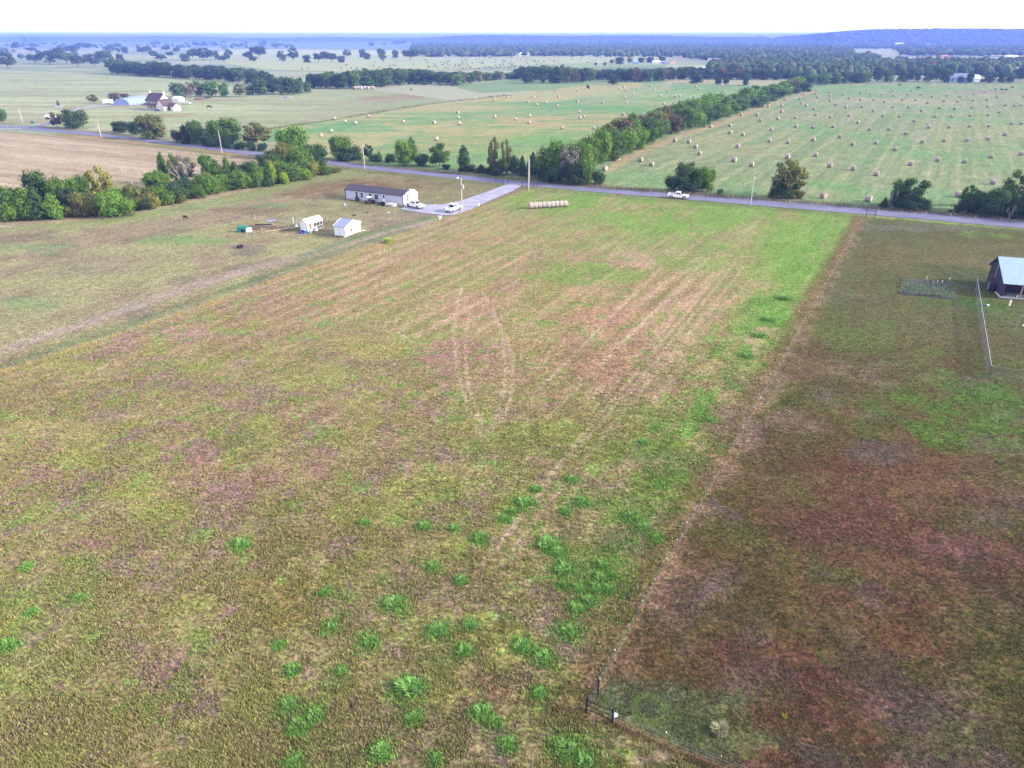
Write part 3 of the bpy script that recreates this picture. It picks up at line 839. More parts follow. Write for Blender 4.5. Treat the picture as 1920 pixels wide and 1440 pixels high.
def tree(px, by, ty, w, kind, tint, where, group=None, label=None, back=0.0):
    global tree_count
    tree_count += 1
    P = G(px, by)
    P.z = 0
    if kind == 'bare':
        h = max(height_at(P, ty), 1.0); W = px2m(P, w, h / 2)
        root = empty('dead_tree', P, rnd.uniform(0, 6.28), label or 'leafless grey dead tree ' + where, 'tree', group)
        s = link('branches', DEAD[tree_count % 2], root); s.scale = (W * 1.1, W * 1.1, h)
        return root
    W = px2m(P, w)
    P.y += W * .35                       # the seen foot of the crown is its near side
    h = max(height_at(P, ty), .8)
    W = px2m(P, w, h / 2)
    dist = P.length
    lod = 0 if dist < 520 else 1
    cr, tr = PROTO[kind, lod][tree_count % len(PROTO[kind, lod])]
    nm, kw, cat = KWORD[kind]
    root = empty(nm, P, rnd.uniform(0, 6.28), label or f'{TWORD[tint]} {kw} {where}', cat, group)
    c = link('crown', cr, root); k = {'round': 1.12, 'pasture': 1.4, 'upright': 1.35, 'bush': 1.1, 'cedar': 1.6, 'sparse': 1.22}[kind]
    c.scale = (W * k, W * k * rnd.uniform(.9, 1.1), h)
    t = TINT[tint]; v = rnd.uniform(.85, 1.18); c.color = (t[0] * v * rnd.uniform(.93, 1.07), t[1] * v, t[2] * v, 1)
    t_ = link('trunk', tr, root); t_.scale = (max(W, h * .5),) * 2 + (h,)
    return root


rr = random.Random(5)
def itp(line, x):
    for (x0, y0), (x1, y1) in zip(line[:-1], line[1:]):
        if x0 <= x <= x1: return y0 + (y1 - y0) * (x - x0) / (x1 - x0)
    return line[0][1] if x < line[0][0] else line[-1][1]


# the hedge at the left edge, above the home plot
gA = 'trees and bushes of the hedge left of the mobile home'
wA = 'in the left hedge beside the home plot'
for a in [(5, 417, 345, 46, 'upright', 'g'), (22, 406, 346, 44, 'round', 'g'), (48, 416, 350, 38, 'upright', 'bright'), (73, 400, 319, 46, 'round', 'dg'), (68, 415, 356, 36, 'upright', 'dg'),
          (98, 414, 362, 36, 'upright', 'bright'), (108, 400, 326, 38, 'round', 'g'), (135, 396, 330, 36, 'round', 'bright'), (157, 393, 327, 32, 'round', 'g'), (124, 406, 350, 40, 'round', 'dk'),
          (148, 409, 358, 36, 'round', 'olive'), (168, 408, 362, 38, 'bush', 'olive'), (203, 411, 356, 48, 'round', 'bright'), (228, 408, 362, 42, 'bush', 'bright'), (214, 388, 340, 42, 'bush', 'bright'),
          (240, 384, 346, 40, 'bush', 'g'), (20, 418, 372, 36, 'bush', 'bright'), (290, 362, 319, 52, 'round', 'bright'), (270, 384, 346, 40, 'bush', 'g'), (254, 396, 362, 34, 'bush', 'olive'),
          (268, 396, 366, 30, 'bush', 'dk'), (288, 392, 362, 24, 'bush', 'yellow'), (312, 386, 354, 22, 'bush', 'g'), (336, 382, 356, 22, 'bush', 'olive'), (306, 380, 352, 26, 'bush', 'rust'),
          (328, 374, 352, 22, 'bush', 'rust'), (307, 345, 284, 20, 'upright', 'g'), (327, 348, 286, 20, 'sparse', 'g'), (350, 359, 324, 20, 'cedar', 'teal'), (384, 359, 326, 28, 'cedar', 'teal'),
          (386, 330, 287, 28, 'round', 'bright'), (407, 348, 298, 26, 'upright', 'g'), (427, 346, 293, 22, 'upright', 'bright'), (440, 353, 300, 34, 'cedar', 'dg'), (462, 352, 304, 28, 'cedar', 'dg'),
          (480, 353, 300, 28, 'upright', 'g'), (497, 349, 301, 30, 'cedar', 'dg'), (511, 347, 301, 16, 'upright', 'lime'), (532, 346, 316, 18, 'bush', 'lime'), (522, 344, 306, 26, 'cedar', 'dg'),
          (503, 334, 282, 48, 'round', 'dg'), (532, 322, 262, 42, 'round', 'olive'), (561, 332, 273, 54, 'round', 'g'), (548, 340, 296, 36, 'bush', 'g'), (590, 318, 268, 50, 'round', 'dg'),
          (585, 332, 298, 24, 'bush', 'yellow'), (572, 338, 310, 24, 'bush', 'bright'), (605, 329, 305, 30, 'bush', 'g'), (628, 324, 312, 26, 'bush', 'olive'), (462, 336, 296, 36, 'bush', 'dk'),
          (420, 356, 330, 30, 'bush', 'g'), (366, 362, 338, 30, 'bush', 'dg'), (400, 364, 344, 26, 'bush', 'olive'), (345, 372, 348, 26, 'bush', 'g'), (180, 396, 360, 40, 'bush', 'dk'), (300, 370, 340, 40, 'bush', 'dg')]:
    tree(*a, wA, gA)
x = 4
while x < 600:
    by_ = itp([(0, 417), (200, 408), (250, 396), (340, 382), (420, 366), (520, 346), (560, 336), (620, 326)], x) - rr.uniform(1, 9)
    tree(x, by_, by_ - rr.uniform(30, 50), rr.uniform(30, 42), rr.choice(['bush', 'bush', 'round']), rr.choice(['g', 'dg', 'bright', 'dk', 'olive', 'g']), wA, gA)
    x += rr.uniform(12, 17)
tree(189, 384, 312, 46, 'sparse', 'yellow', '', label='thin yellow-leaved tree rising out of the left hedge')
tree(251, 352, 302, 30, 'bare', 'g', '', label='leafless grey tree at the far edge of the left hedge, left of a second one')
tree(279, 350, 306, 34, 'bare', 'g', '', label='wide leafless tree between another bare tree and the tall narrow trees of the left hedge')
tree(343, 348, 290, 44, 'sparse', 'grey', '', label='half dead grey tree with pale limbs above the bluish evergreens')
tree(345, 352, 292, 34, 'bare', 'g', '', label='pale bare limbs standing inside the half dead grey tree of the hedge')
tree(547, 300, 233, 58, 'round', 'bright', '', label='large full bright green tree standing highest where the hedge meets the road')

# far side of the road
gB = 'trees and bushes along the far side of the road'
wB = 'beyond the road above the left hedge'
for a in [(330, 268, 237, 22, 'bush', 'dk'), (346, 270, 233, 22, 'upright', 'dk'), (366, 271, 223, 32, 'round', 'g'), (386, 274, 236, 30, 'round', 'dg'), (402, 274, 222, 32, 'round', 'g'), (430, 272, 220, 44, 'round', 'g'),
          (449, 281, 262, 26, 'bush', 'dk'), (422, 279, 250, 30, 'bush', 'dk'), (395, 275, 247, 38, 'bush', 'dk'), (352, 270, 246, 32, 'bush', 'dk'), (478, 277, 228, 46, 'sparse', 'olive'), (470, 283, 261, 18, 'bush', 'dk'),
          (491, 284, 264, 20, 'bush', 'dk')]: tree(*a, wB, gB)
wB = 'between the road and the left hay field'
for a in [(637, 302, 250, 44, 'round', 'g'), (664, 302, 268, 30, 'bush', 'dk'), (690, 300, 270, 20, 'sparse', 'dg'), (648, 304, 280, 34, 'bush', 'dk'), (700, 304, 286, 20, 'bush', 'dg'), (711, 304, 283, 11, 'upright', 'g'), (731, 306, 284, 22, 'bush', 'dk'),
          (757, 313, 262, 38, 'round', 'bright'), (772, 304, 256, 20, 'upright', 'g'), (790, 312, 282, 28, 'bush', 'dk'), (823, 315, 268, 42, 'sparse', 'g'), (836, 318, 305, 18, 'bush', 'dk'),
          (870, 321, 271, 25, 'upright', 'dg'), (882, 323, 306, 22, 'bush', 'dk'), (866, 323, 308, 14, 'bush', 'dk'), (902, 325, 307, 20, 'cedar', 'dk'), (925, 328, 255, 22, 'sparse', 'olive'), (949, 330, 260, 22, 'sparse', 'olive'),
          (942, 328, 288, 26, 'bush', 'g'), (932, 330, 298, 30, 'bush', 'dk'), (962, 329, 288, 28, 'round', 'dg'), (979, 331, 288, 18, 'cedar', 'dk'), (1000, 322, 283, 26, 'cedar', 'dk'), (916, 328, 310, 20, 'bush', 'dk'), (998, 334, 305, 26, 'bush', 'dk')]: tree(*a, wB, gB)
wC = 'in the diagonal hedge between the two hay fields'
gC = 'trees of the hedge between the two hay fields'
for a in [(1026, 338, 272, 42, 'round', 'g'), (1050, 342, 259, 56, 'round', 'bright'), (1068, 346, 268, 40, 'sparse', 'grey'), (1092, 342, 264, 42, 'round', 'bright'), (1100, 348, 285, 34, 'bush', 'g'), (1122, 347, 312, 28, 'bush', 'dk'), (1078, 349, 296, 40, 'bush', 'dk'), (1042, 345, 300, 40, 'bush', 'dg'),
          (1022, 340, 305, 30, 'bush', 'dk'), (1105, 318, 252, 40, 'round', 'g'), (1128, 308, 236, 40, 'round', 'bright'), (1140, 300, 240, 34, 'round', 'g'), (1150, 303, 252, 34, 'upright', 'g')]: tree(*a, wC, gC)
base_line = [(1118, 322), (1152, 300), (1197, 281), (1247, 257), (1277, 246), (1317, 236), (1355, 222), (1405, 205), (1432, 195), (1467, 183), (1500, 174), (1525, 170)]
top_line = [(1118, 250), (1152, 228), (1185, 212), (1240, 206), (1272, 192), (1320, 178), (1360, 172), (1384, 184), (1402, 163), (1435, 159), (1475, 154), (1502, 143), (1525, 142)]
x = 1150.0
while x < 1520:
    sp = 26 - (x - 1150) / 370 * 10
    by = itp(base_line, x); ty = itp(top_line, x)
    for k in range(3):
        xx = x + rr.uniform(-5, 5) - k * 8; bb = by - k * (6.5 - (x - 1150) * .009); tt = ty + rr.uniform(-1, 7) + (10 if k == 0 else 0)
        kd = rr.choice(['round', 'round', 'upright']) if k else rr.choice(['round', 'bush', 'round'])
        tn = rr.choice(['g', 'bright', 'olive', 'g', 'bright', 'bright'] if k else ['g', 'dg', 'g', 'bright'])
        if rr.random() < .03: tn = 'brown'
        tree(xx, bb, min(tt, bb - 14), sp * 1.85, kd, tn, wC, gC)
    x += sp * .9
# right of it, along the road
wR = 'in the clump behind the white pickup on the road'
for a in [(1262, 359, 322, 32, 'bush', 'dk'), (1284, 361, 302, 38, 'round', 'dg'), (1312, 361, 308, 34, 'round', 'g'), (1328, 361, 314, 26, 'round', 'bright'), (1298, 362, 330, 40, 'bush', 'dk'), (1296, 358, 303, 20, 'sparse', 'brown')]: tree(*a, wR, 'trees of the clump behind the road pickup')
tree(1351, 365, 352, 13, 'bush', 'olive', '', label='small olive bush just right of the clump behind the road pickup')
tree(1481, 374, 297, 62, 'sparse', 'olive', '', label='tall olive and rust tinged tree with open crown beside the pole at the road')
wX = 'at the foot of the tall olive tree by the road'
for a in [(1455, 374, 347, 30, 'bush', 'dk'), (1500, 374, 352, 24, 'bush', 'olive'), (1478, 375, 330, 42, 'round', 'dg')]: tree(*a, wX, 'undergrowth of the tall olive tree')
wX = 'in the clump beyond the road gate'
for a in [(1688, 394, 358, 36, 'bush', 'dk'), (1712, 396, 332, 62, 'sparse', 'dg'), (1659, 391, 368, 14, 'cedar', 'dk'), (1735, 397, 368, 26, 'bush', 'dk'), (1710, 397, 366, 44, 'bush', 'dk'), (1694, 388, 333, 36, 'sparse', 'g')]: tree(*a, wX, 'trees of the clump beyond the road gate')
tree(1672, 392, 346, 14, 'bare', 'g', '', label='grey bare tree at the left of the clump beyond the road gate')
wX = 'in the thicket beyond the road at the right edge'
for a in [(1822, 404, 362, 46, 'bush', 'dk'), (1856, 409, 360, 42, 'bush', 'dk'), (1815, 388, 346, 26, 'sparse', 'g'), (1903, 404, 318, 48, 'sparse', 'g'), (1886, 407, 360, 40, 'bush', 'dk'), (1912, 411, 362, 44, 'bush', 'dk'), (1870, 408, 352, 40, 'round', 'dg'), (1840, 400, 358, 40, 'round', 'dk'), (1940, 412, 358, 50, 'bush', 'dk'), (1985, 420, 350, 60, 'round', 'dg')]: tree(*a, wX, 'trees of the thicket at the right edge')
tree(1783, 399, 391, 9, 'bush', 'dk', '', label='small dark bush alone beside the road left of the thicket')
tree(1890, 413, 380, 16, 'bare', 'g', '', label='pale leaning dead trunk in front of the right thicket')

# about the big house
for a, l in [((102, 240, 210, 27, 'sparse', 'grey'), 'thin greyish tree left of a dense dark one by the side road'), ((134, 243, 203, 46, 'round', 'dg'), 'dense dark spreading tree beside the side road junction'),
             ((3, 228, 201, 16, 'round', 'g'), 'green tree cut by the left edge above the road'), ((189, 253, 231, 14, 'bare', 'g'), 'small bare tree beside the leaning roadside pole'),
             ((222, 250, 227, 34, 'round', 'dk'), 'low dark arching tree, leftmost of the group below the big house'), ((250, 254, 226, 28, 'round', 'dk'), 'dark tree in the middle of the group below the big house'),
             ((279, 263, 212, 54, 'round', 'olive'), 'largest tree with olive lit side in the group below the big house'), ((173, 194, 177, 19, 'sparse', 'olive'), 'small vase-shaped tree alone left of the white trailer'),
             ((212, 191, 173, 23, 'round', 'brown'), 'brownish tree behind the white trailer'), ((232, 186, 174, 16, 'round', 'brown'), 'small brown tree behind the metal hangar'), ((109, 199, 188, 6, 'upright', 'grey'), 'tiny sapling beside the pale mounds in the pasture')]:
    tree(*a, '', label=l)
wH = 'in the row behind and right of the big house'
for a in [(332, 186, 154, 28, 'round', 'dg'), (355, 184, 153, 22, 'sparse', 'grey'), (371, 182, 150, 22, 'round', 'green2'), (392, 182, 149, 32, 'round', 'g'), (418, 182, 155, 22, 'round', 'g'), (447, 182, 157, 24, 'sparse', 'olive'), (466, 179, 160, 18, 'round', 'g'),
          (485, 179, 146, 32, 'round', 'dg'), (508, 176, 150, 26, 'round', 'dk'), (526, 178, 143, 26, 'round', 'dg'), (543, 178, 143, 24, 'round', 'dg'), (558, 177, 144, 22, 'round', 'dg'), (575, 175, 152, 18, 'round', 'g')]: tree(*a, wH, 'trees in the row right of the big house')

# dark wood belts
def belt(base, top, step, rows, dy, tints, where, group, kinds=('round', 'round', 'upright'), wk=1.7, seed=1):
    r2 = random.Random(seed); x = base[0][0]
    while x < base[-1][0]:
        for k in range(rows):
            xx = x + r2.uniform(-.4, .4) * step; bb = itp(base, xx) - k * dy + r2.uniform(-.4, .4); tt = itp(top, xx) + r2.uniform(-1.5, 3.5) - k * dy * .25
            tree(xx, bb, min(tt, bb - 6), step * wk * r2.uniform(.85, 1.2), r2.choice(kinds), r2.choice(tints), where, group)
        x += step
belt([(206, 138), (240, 141), (320, 146), (400, 151), (453, 156), (505, 163)], [(206, 111), (240, 115), (320, 119), (400, 124), (453, 128), (505, 138)], 13.5, 2, 8, ['dk', 'dk', 'dg', 'dg'], 'in the dark wood behind the big house', 'trees of the dark wood behind the big house', wk=1.9, seed=2)
belt([(585, 166), (640, 167), (700, 165), (760, 158), (800, 158), (860, 159)], [(585, 138), (640, 134), (700, 130), (760, 128), (800, 132), (860, 134)], 14, 2, 8, ['dk', 'dg', 'dg', 'g'], 'in the wood beyond the cattle pasture', 'trees of the wood beyond the cattle pasture', wk=1.8, seed=3)
belt([(868, 158), (900, 153), (960, 148)], [(868, 132), (900, 132), (960, 133)], 14, 1, 7, ['olive', 'g', 'dg'], 'in the light row right of the willow', 'trees of the light row right of the willow', seed=4)
belt([(968, 147), (1000, 150), (1030, 157), (1090, 155), (1130, 149)], [(968, 130), (1000, 122), (1030, 124), (1060, 122), (1130, 134)], 13, 2, 6, ['dg', 'dk', 'olive', 'g'], 'in the wood between pasture and left hay field', 'trees of the wood beyond the left hay field', seed=5)
belt([(1135, 148), (1170, 154), (1220, 154), (1280, 149), (1340, 149), (1400, 150), (1460, 150)], [(1135, 128), (1220, 128), (1280, 126), (1340, 128), (1400, 127), (1460, 130)], 14, 2, 6, ['dk', 'dg', 'brown', 'dg'], 'in the belt beyond the left hay field', 'trees of the belt beyond the left hay field', seed=6)
belt([(1500, 160), (1530, 160), (1600, 156), (1640, 155)], [(1500, 140), (1530, 136), (1600, 134), (1640, 134)], 14, 1, 6, ['g', 'dg', 'g'], 'at the far left corner of the right hay field', 'trees closing the right hay field', seed=7)
for a, l in [((857, 161, 137, 23, 'round', 'bright'), 'rounded pale green willow at the edge of the far wood'), ((796, 160, 152, 14, 'bush', 'g'), 'low light green bush in front of the far wood'), ((990, 157, 133, 26, 'round', 'dg'), 'round tree standing forward of the wood above the left hay field'),
             ((1018, 156, 143, 9, 'round', 'g'), 'tiny tree between two woods above the left hay field'), ((1102, 166, 157, 6, 'cedar', 'dk'), 'dark little cedar on the edge of the left hay field'), ((1150, 159, 138, 22, 'round', 'dg'), 'round tree standing forward at the field corner'),
             ((1307, 157, 138, 28, 'round', 'dk'), 'broad dark tree alone in the pale stubble, left of two smaller ones'), ((1347, 159, 143, 14, 'round', 'dk'), 'small dark tree, left half of a pair in the pale stubble'), ((1362, 159, 140, 15, 'round', 'dk'), 'small dark tree, right half of a pair in the pale stubble'),
             ((1399, 161, 142, 15, 'round', 'dk'), 'dark tree standing just left of the hedge end'), ((1668, 155, 128, 25, 'round', 'g'), 'leafy pale green tree alone at the far edge of the right hay field'), ((1618, 156, 133, 24, 'round', 'g'), 'round tree at the far edge left of the pale green one'),
             ((1117, 123, 117, 6, 'round', 'dk'), 'tiny round dark tree in the far pale field, left one'), ((1134, 123, 117, 6, 'round', 'dk'), 'tiny round dark tree in the far pale field, right one'), ((1147, 121, 111, 9, 'sparse', 'olive'), 'tiny open tree left of the blue shed'),
             ((1163, 121, 106, 20, 'round', 'dk'), 'dark tree left of the blue shed'), ((1181, 120, 104, 10, 'sparse', 'grey'), 'thin pale tree just left of the blue shed'), ((1203, 118, 107, 15, 'round', 'dk'), 'dark tree right of the blue shed'), ((1219, 118, 106, 16, 'round', 'dk'), 'dark tree above the white far house'), ((1242, 116, 105, 14, 'round', 'dk'), 'dark tree above the blue far house')]:
    tree(*a, '', label=l)
wS = 'in the yards beyond the right hay field'
for a in [(1648, 152, 124, 22, 'round', 'dk'), (1694, 154, 130, 22, 'round', 'dg'), (1708, 152, 126, 20, 'round', 'dg'), (1722, 153, 132, 14, 'round', 'teal'), (1743, 154, 130, 22, 'round', 'dg'), (1760, 150, 124, 22, 'round', 'dk'), (1776, 155, 127, 24, 'round', 'dg'), (1801, 156, 142, 11, 'round', 'dk'),
          (1820, 156, 133, 14, 'round', 'dk'), (1843, 154, 146, 10, 'bush', 'grey'), (1858, 156, 132, 24, 'round', 'dg'), (1880, 156, 134, 18, 'round', 'dk'), (1897, 156, 135, 22, 'round', 'dg'), (1918, 151, 126, 22, 'round', 'dk'), (1940, 155, 130, 26, 'round', 'dg'), (1975, 155, 128, 30, 'round', 'dk'),
          (1716, 128, 110, 14, 'round', 'dk'), (1830, 130, 110, 16, 'round', 'dk'), (1905, 125, 108, 22, 'round', 'dk')]: tree(*a, wS, 'yard trees beyond the right hay field')

# scattered trees of the far pastures
wP = 'scattered in the far left pastures'
for a in [(30, 95, 78, 12), (46, 81, 68, 14), (65, 80, 69, 14), (63, 91, 80, 14), (55, 98, 88, 17), (60, 120, 101, 22), (6, 100, 89, 14), (8, 128, 98, 34), (86, 121, 95, 36), (104, 118, 88, 24), (120, 121, 98, 28), (133, 102, 84, 24), (150, 92, 79, 18), (164, 94, 80, 14),
          (143, 127, 103, 18), (156, 124, 105, 10), (173, 124, 100, 26), (193, 118, 94, 26), (204, 98, 82, 22), (233, 101, 86, 14), (219, 92, 80, 14), (265, 102, 88, 16), (276, 100, 86, 12), (286, 110, 94, 14), (300, 116, 100, 18), (331, 101, 88, 12), (367, 88, 78, 11), (380, 88, 77, 14), (402, 87, 79, 12),
          (418, 82, 76, 12), (360, 113, 90, 18), (378, 113, 89, 28), (393, 113, 92, 12), (405, 111, 94, 10), (418, 117, 103, 18), (428, 113, 92, 14), (466, 115, 95, 16), (483, 110, 86, 26), (475, 118, 105, 12), (453, 88, 80, 8), (461, 85, 77, 7), (495, 87, 76, 10), (491, 80, 72, 12), (513, 88, 80, 14), (522, 88, 81, 10),
          (528, 118, 94, 17), (549, 114, 89, 20), (574, 118, 102, 16), (596, 118, 99, 16), (608, 116, 95, 12), (619, 118, 98, 20), (639, 118, 104, 16), (650, 107, 93, 16), (679, 109, 91, 14), (688, 112, 98, 14), (714, 110, 90, 14), (717, 117, 99, 13), (741, 109, 93, 14), (768, 114, 92, 28),
          (225, 118, 100, 12), (318, 108, 96, 12), (345, 116, 100, 18), (696, 86, 79, 12), (720, 85, 80, 8), (745, 84, 77, 18), (755, 84, 76, 14), (240, 78, 71, 6), (285, 87, 78, 6), (295, 87, 76, 9), (310, 98, 84, 14)]:
    tree(*a, rr.choice(['pasture', 'pasture', 'round', 'sparse']), rr.choice(['dk', 'dk', 'dg', 'dk']), wP, 'scattered trees of the far pastures')

# ------------------------------------------------------------------ far woods as one mass
ICO = bmesh.new(); bmesh.ops.create_icosphere(ICO, subdivisions=1, radius=1)
IV = np.array([v.co for v in ICO.verts]); IF = np.array([[v.index for v in f.verts] for f in ICO.faces]); ICO.free()
ICO = bmesh.new(); bmesh.ops.create_icosphere(ICO, subdivisions=2, radius=1)
IV2 = np.array([v.co for v in ICO.verts]); IF2 = np.array([[v.index for v in f.verts] for f in ICO.faces]); ICO.free()


def far_wood():
    R = np.random.default_rng(4)
    zones = [  # outline (seen places), number
        ([(775, 75), (1960, 74), (1960, 92), (1680, 94), (1600, 92), (1500, 104), (1280, 104), (1180, 103), (950, 106.5), (800, 107), (770, 96)], 5200),
        ([(1240, 100), (1420, 98), (1620, 96), (1640, 108), (1650, 122), (1700, 123), (1960, 121), (1960, 132), (1700, 134), (1640, 146), (1560, 149), (1500, 150), (1440, 146), (1330, 144), (1330, 128), (1400, 118), (1300, 112)], 2600),
        ([(1680, 92), (2150, 92), (2150, 106), (1690, 106)], 700),
        ([(1660, 132), (2150, 130), (2150, 142), (1660, 142)], 320),
        ([(1000, 74), (1300, 74), (1300, 108), (1000, 106)], 900),
        ([(-200, 73), (790, 73), (790, 75.5), (-200, 75.2)], 1500),
        ([(-200, 76), (560, 76), (560, 93), (-200, 93)], 130), ([(-200, 95), (300, 95), (300, 112), (-200, 118)], 26),
        ([(1960, 74), (2150, 74), (2150, 92), (1960, 92)], 600),
        ([(400, 112), (440, 112), (440, 116), (400, 116)], 0)]
    holes = [[(1600, 92), (1672, 92), (1686, 104), (1640, 108), (1600, 108)], [(1170, 73.6), (1290, 74), (1300, 79), (1180, 79)], [(1750, 73), (2200, 73), (2200, 78), (1740, 78)], [(490, 71), (660, 71), (660, 72.8), (490, 72.8)],
             [(960, 73), (966, 105), (1000, 105), (1000, 101), (970, 101)], [(1410, 73), (1470, 73), (1470, 78), (1410, 78)]]
    thin = [[(1528, 82.5), (1800, 82.5), (1800, 89), (1528, 89)], [(1400, 77), (1460, 77), (1460, 82), (1400, 82)], [(995, 76), (1030, 76), (1030, 84), (995, 84)]]
    Vs = []; Fs = []; Cs = []; b = 0
    for poly, n in zones:
        if not n: continue
        P = np.array(poly); x = R.uniform(P[:, 0].min(), P[:, 0].max(), n * 4); y = R.uniform(P[:, 1].min(), P[:, 1].max(), n * 4)
        k = inpoly(x, y, poly)
        for h in holes: k &= ~inpoly(x, y, h)
        for h in thin: k &= ~(inpoly(x, y, h) & (R.random(len(x)) < .9))
        x, y = x[k][:n], y[k][:n]
        for px, py in zip(x, y):
            g = G(px, py); D = g.length
            hh = R.uniform(9, 15) * (1 + .1 * (D > 3000)); ww = R.uniform(4.5, 8) * (1 + D / 6000)
            near = D < 1900
            v = (IV2 if near else IV).copy()
            if near: hh *= .92; ww *= .72
            v = v * (1 + R.uniform(-.30, .24, (len(v), 1)))
            v = v * [ww, ww, hh * .5] + [g.x, g.y, hh * .52]
            v[:, 2] = np.maximum(v[:, 2], .0)
            t = TINT[R.choice(['dk', 'dg', 'dg', 'g', 'olive', 'dk', 'brown'], p=[.24, .25, .2, .12, .09, .06, .04])]; s = R.uniform(.4, .75)
            Vs.append(v); Fs.append((IF2 if near else IF) + b); Cs.append(np.tile([t[0] * s, t[1] * s, t[2] * s, 1], (len(v), 1))); b += len(v)
    V = np.concatenate(Vs); F = np.concatenate(Fs); Cc = np.concatenate(Cs)
    me = mesh_np('wood', V, F)
    ca = me.color_attributes.new('Crowns', 'FLOAT_COLOR', 'POINT'); ca.data.foreach_set('color', Cc.astype(np.float32).ravel())
    me.materials.append(attr_mat('far_foliage', 'Crowns', var=.5))
    o = link('far_wood', me)
    tag(o, 'far-off woods and tree belts fading to blue below the skyline', kind='stuff')


far_wood()


def ridge_point(x, t):
    """a place on the low wooded hills of the skyline: x is the bearing, t runs from foot to back"""
    S = lambda v, a, b: float(sst(np.array(v), a, b))
    r = S(x, 1430, 1560); m = S(x, 760, 900)
    D0 = 8300 - 1900 * m - 1950 * r; DC = D0 + 500; y = D0 + 1500 * t
    X = (x - 960) / FPX * y / (CP + ((720 - 72) / FPX) * SP)
    crest = -.6 + 1.2 * m + 1.0 * math.sin(x / 130.0) + .8 * math.sin(x / 47.0 + 1) + 10.5 * S(x, 1450, 1660) + .8 * math.sin(x / 61) * r      # in seen units above eye level
    crest -= 3.0 * math.exp(-((x - 1449) / 8.0) ** 2)
    top = CAM_H + crest * DC / FPX * .92
    z = top * math.sin(min(1, t * 3.0) * math.pi / 2) ** .8
    return X, y, z


def ridge():
    """low wooded hills on the skyline"""
    xs = np.arange(-420, 2400, 2.0); V = []; nz = 9; R = np.random.default_rng(6)
    for j in range(nz):
        t = j / (nz - 1)
        for x in xs:
            X, y, z = ridge_point(x, t); V.append((X, y, z - 3))
    n = len(xs); F = []
    for j in range(nz - 1):
        for i in range(n - 1): F.append((j * n + i, j * n + i + 1, (j + 1) * n + i + 1, (j + 1) * n + i))
    me = mesh_np('hills', np.array(V), np.array(F))
    me.materials.append(mat('wooded_slope', (.03, .05, .03), 1.0, var=.5, scale=.02))
    o = link('hills', me); tag(o, kind='structure')
    Vs = []; Cs = []; Fs = []; b = 0
    for i in range(6500):
        x = R.uniform(-300, 2250); t = R.uniform(0, .42); X, y, z = ridge_point(x, t)
        v = IV * (1 + R.uniform(-.3, .3, (len(IV), 1))) * [R.uniform(9, 20), 14, R.uniform(5, 9)] + [X, y, z + 2]
        tt = TINT[['dk', 'dg', 'g'][i % 3]]; sc_ = R.uniform(.35, .75); Vs.append(v); Fs.append(IF + b); Cs.append(np.tile([tt[0] * sc_, tt[1] * sc_, tt[2] * sc_, 1], (len(v), 1))); b += len(v)
    me = mesh_np('hill_wood', np.concatenate(Vs), np.concatenate(Fs)); ca = me.color_attributes.new('Crowns', 'FLOAT_COLOR', 'POINT'); ca.data.foreach_set('color', np.concatenate(Cs).astype(np.float32).ravel()); me.materials.append(bpy.data.materials['far_foliage'])
    tag(link('hill_wood', me), 'woods covering the low hills along the skyline', kind='stuff')


ridge()

# ------------------------------------------------------------------ hay bales
def bale_proto(r=.83, w=1.55, n=18, seed=0, sag=.03):
    R = random.Random(seed); v = []; f = []
    secs = [(-w / 2, .90), (-w / 2 + .07, .985), (-w / 6, 1.0), (w / 6, 1.005), (w / 2 - .07, .985), (w / 2, .90)]
    for (x, k) in secs:
        for i in range(n):
            a = 2 * math.pi * i / n; rr_ = r * k * (1 + R.uniform(-.012, .012)); z = math.sin(a) * rr_ + r * .97
            z = max(z, .0 + .02 * r); v.append((x, math.cos(a) * rr_ * (1 + sag * (1 - math.sin(a)) / 2), z))
    for j in range(len(secs) - 1):
        for i in range(n): f.append((j * n + i, j * n + (i + 1) % n, (j + 1) * n + (i + 1) % n, (j + 1) * n + i))
    me = bpy.data.meshes.new('wrap'); me.from_pydata(v, [], f); me.polygons.foreach_set('use_smooth', [True] * len(f)); me.update()
    ends = []
    for s, j in ((-1, 0), (1, len(secs) - 1)):
        ring = [v[j * n + i] for i in range(n)]; c = (s * (w / 2 + .03), 0, r * .97)
        mid = [((p[0] + c[0]) / 2 + s * .012, p[1] * .5, (p[2] + c[2]) / 2) for p in ring]
        vv = ring + mid + [c]; ff = [(i, (i + 1) % n, n + (i + 1) % n, n + i) for i in range(n)] + [(n + i, n + (i + 1) % n, 2 * n) for i in range(n)]
        m2 = bpy.data.meshes.new('end_face'); m2.from_pydata(vv, [], ff); m2.update()
        bm = bmesh.new(); bm.from_mesh(m2); bmesh.ops.recalc_face_normals(bm, faces=bm.faces)
        if (sum((q.normal.x for q in bm.faces)) > 0) != (s > 0): bmesh.ops.reverse_faces(bm, faces=bm.faces)
        bm.to_mesh(m2); bm.free(); ends.append(m2)
    bm = bmesh.new(); bm.from_mesh(me); bmesh.ops.recalc_face_normals(bm, faces=bm.faces); bm.to_mesh(me); bm.free()
    return me, ends


bw, be = bale_proto()
bw.materials.append(M['straw']); [e.materials.append(M['straw_end']) for e in be]
bw2, be2 = bale_proto(seed=4, sag=.06); bw2.materials.append(M['straw_old']); [e.materials.append(M['straw_end']) for e in be2]
ROWANG = math.atan2(-VX, VY)   # the axis of bales laid across the mown rows


def bale(P, rz, label, group, wrap=bw, ends=be, s=1.0):
    root = empty('hay_bale', P, rz, label, 'hay bale', group)
    root.scale = (s, s, s)
    link('wrap', wrap, root)
    for e in ends: link('end_face', e, root)
    return root


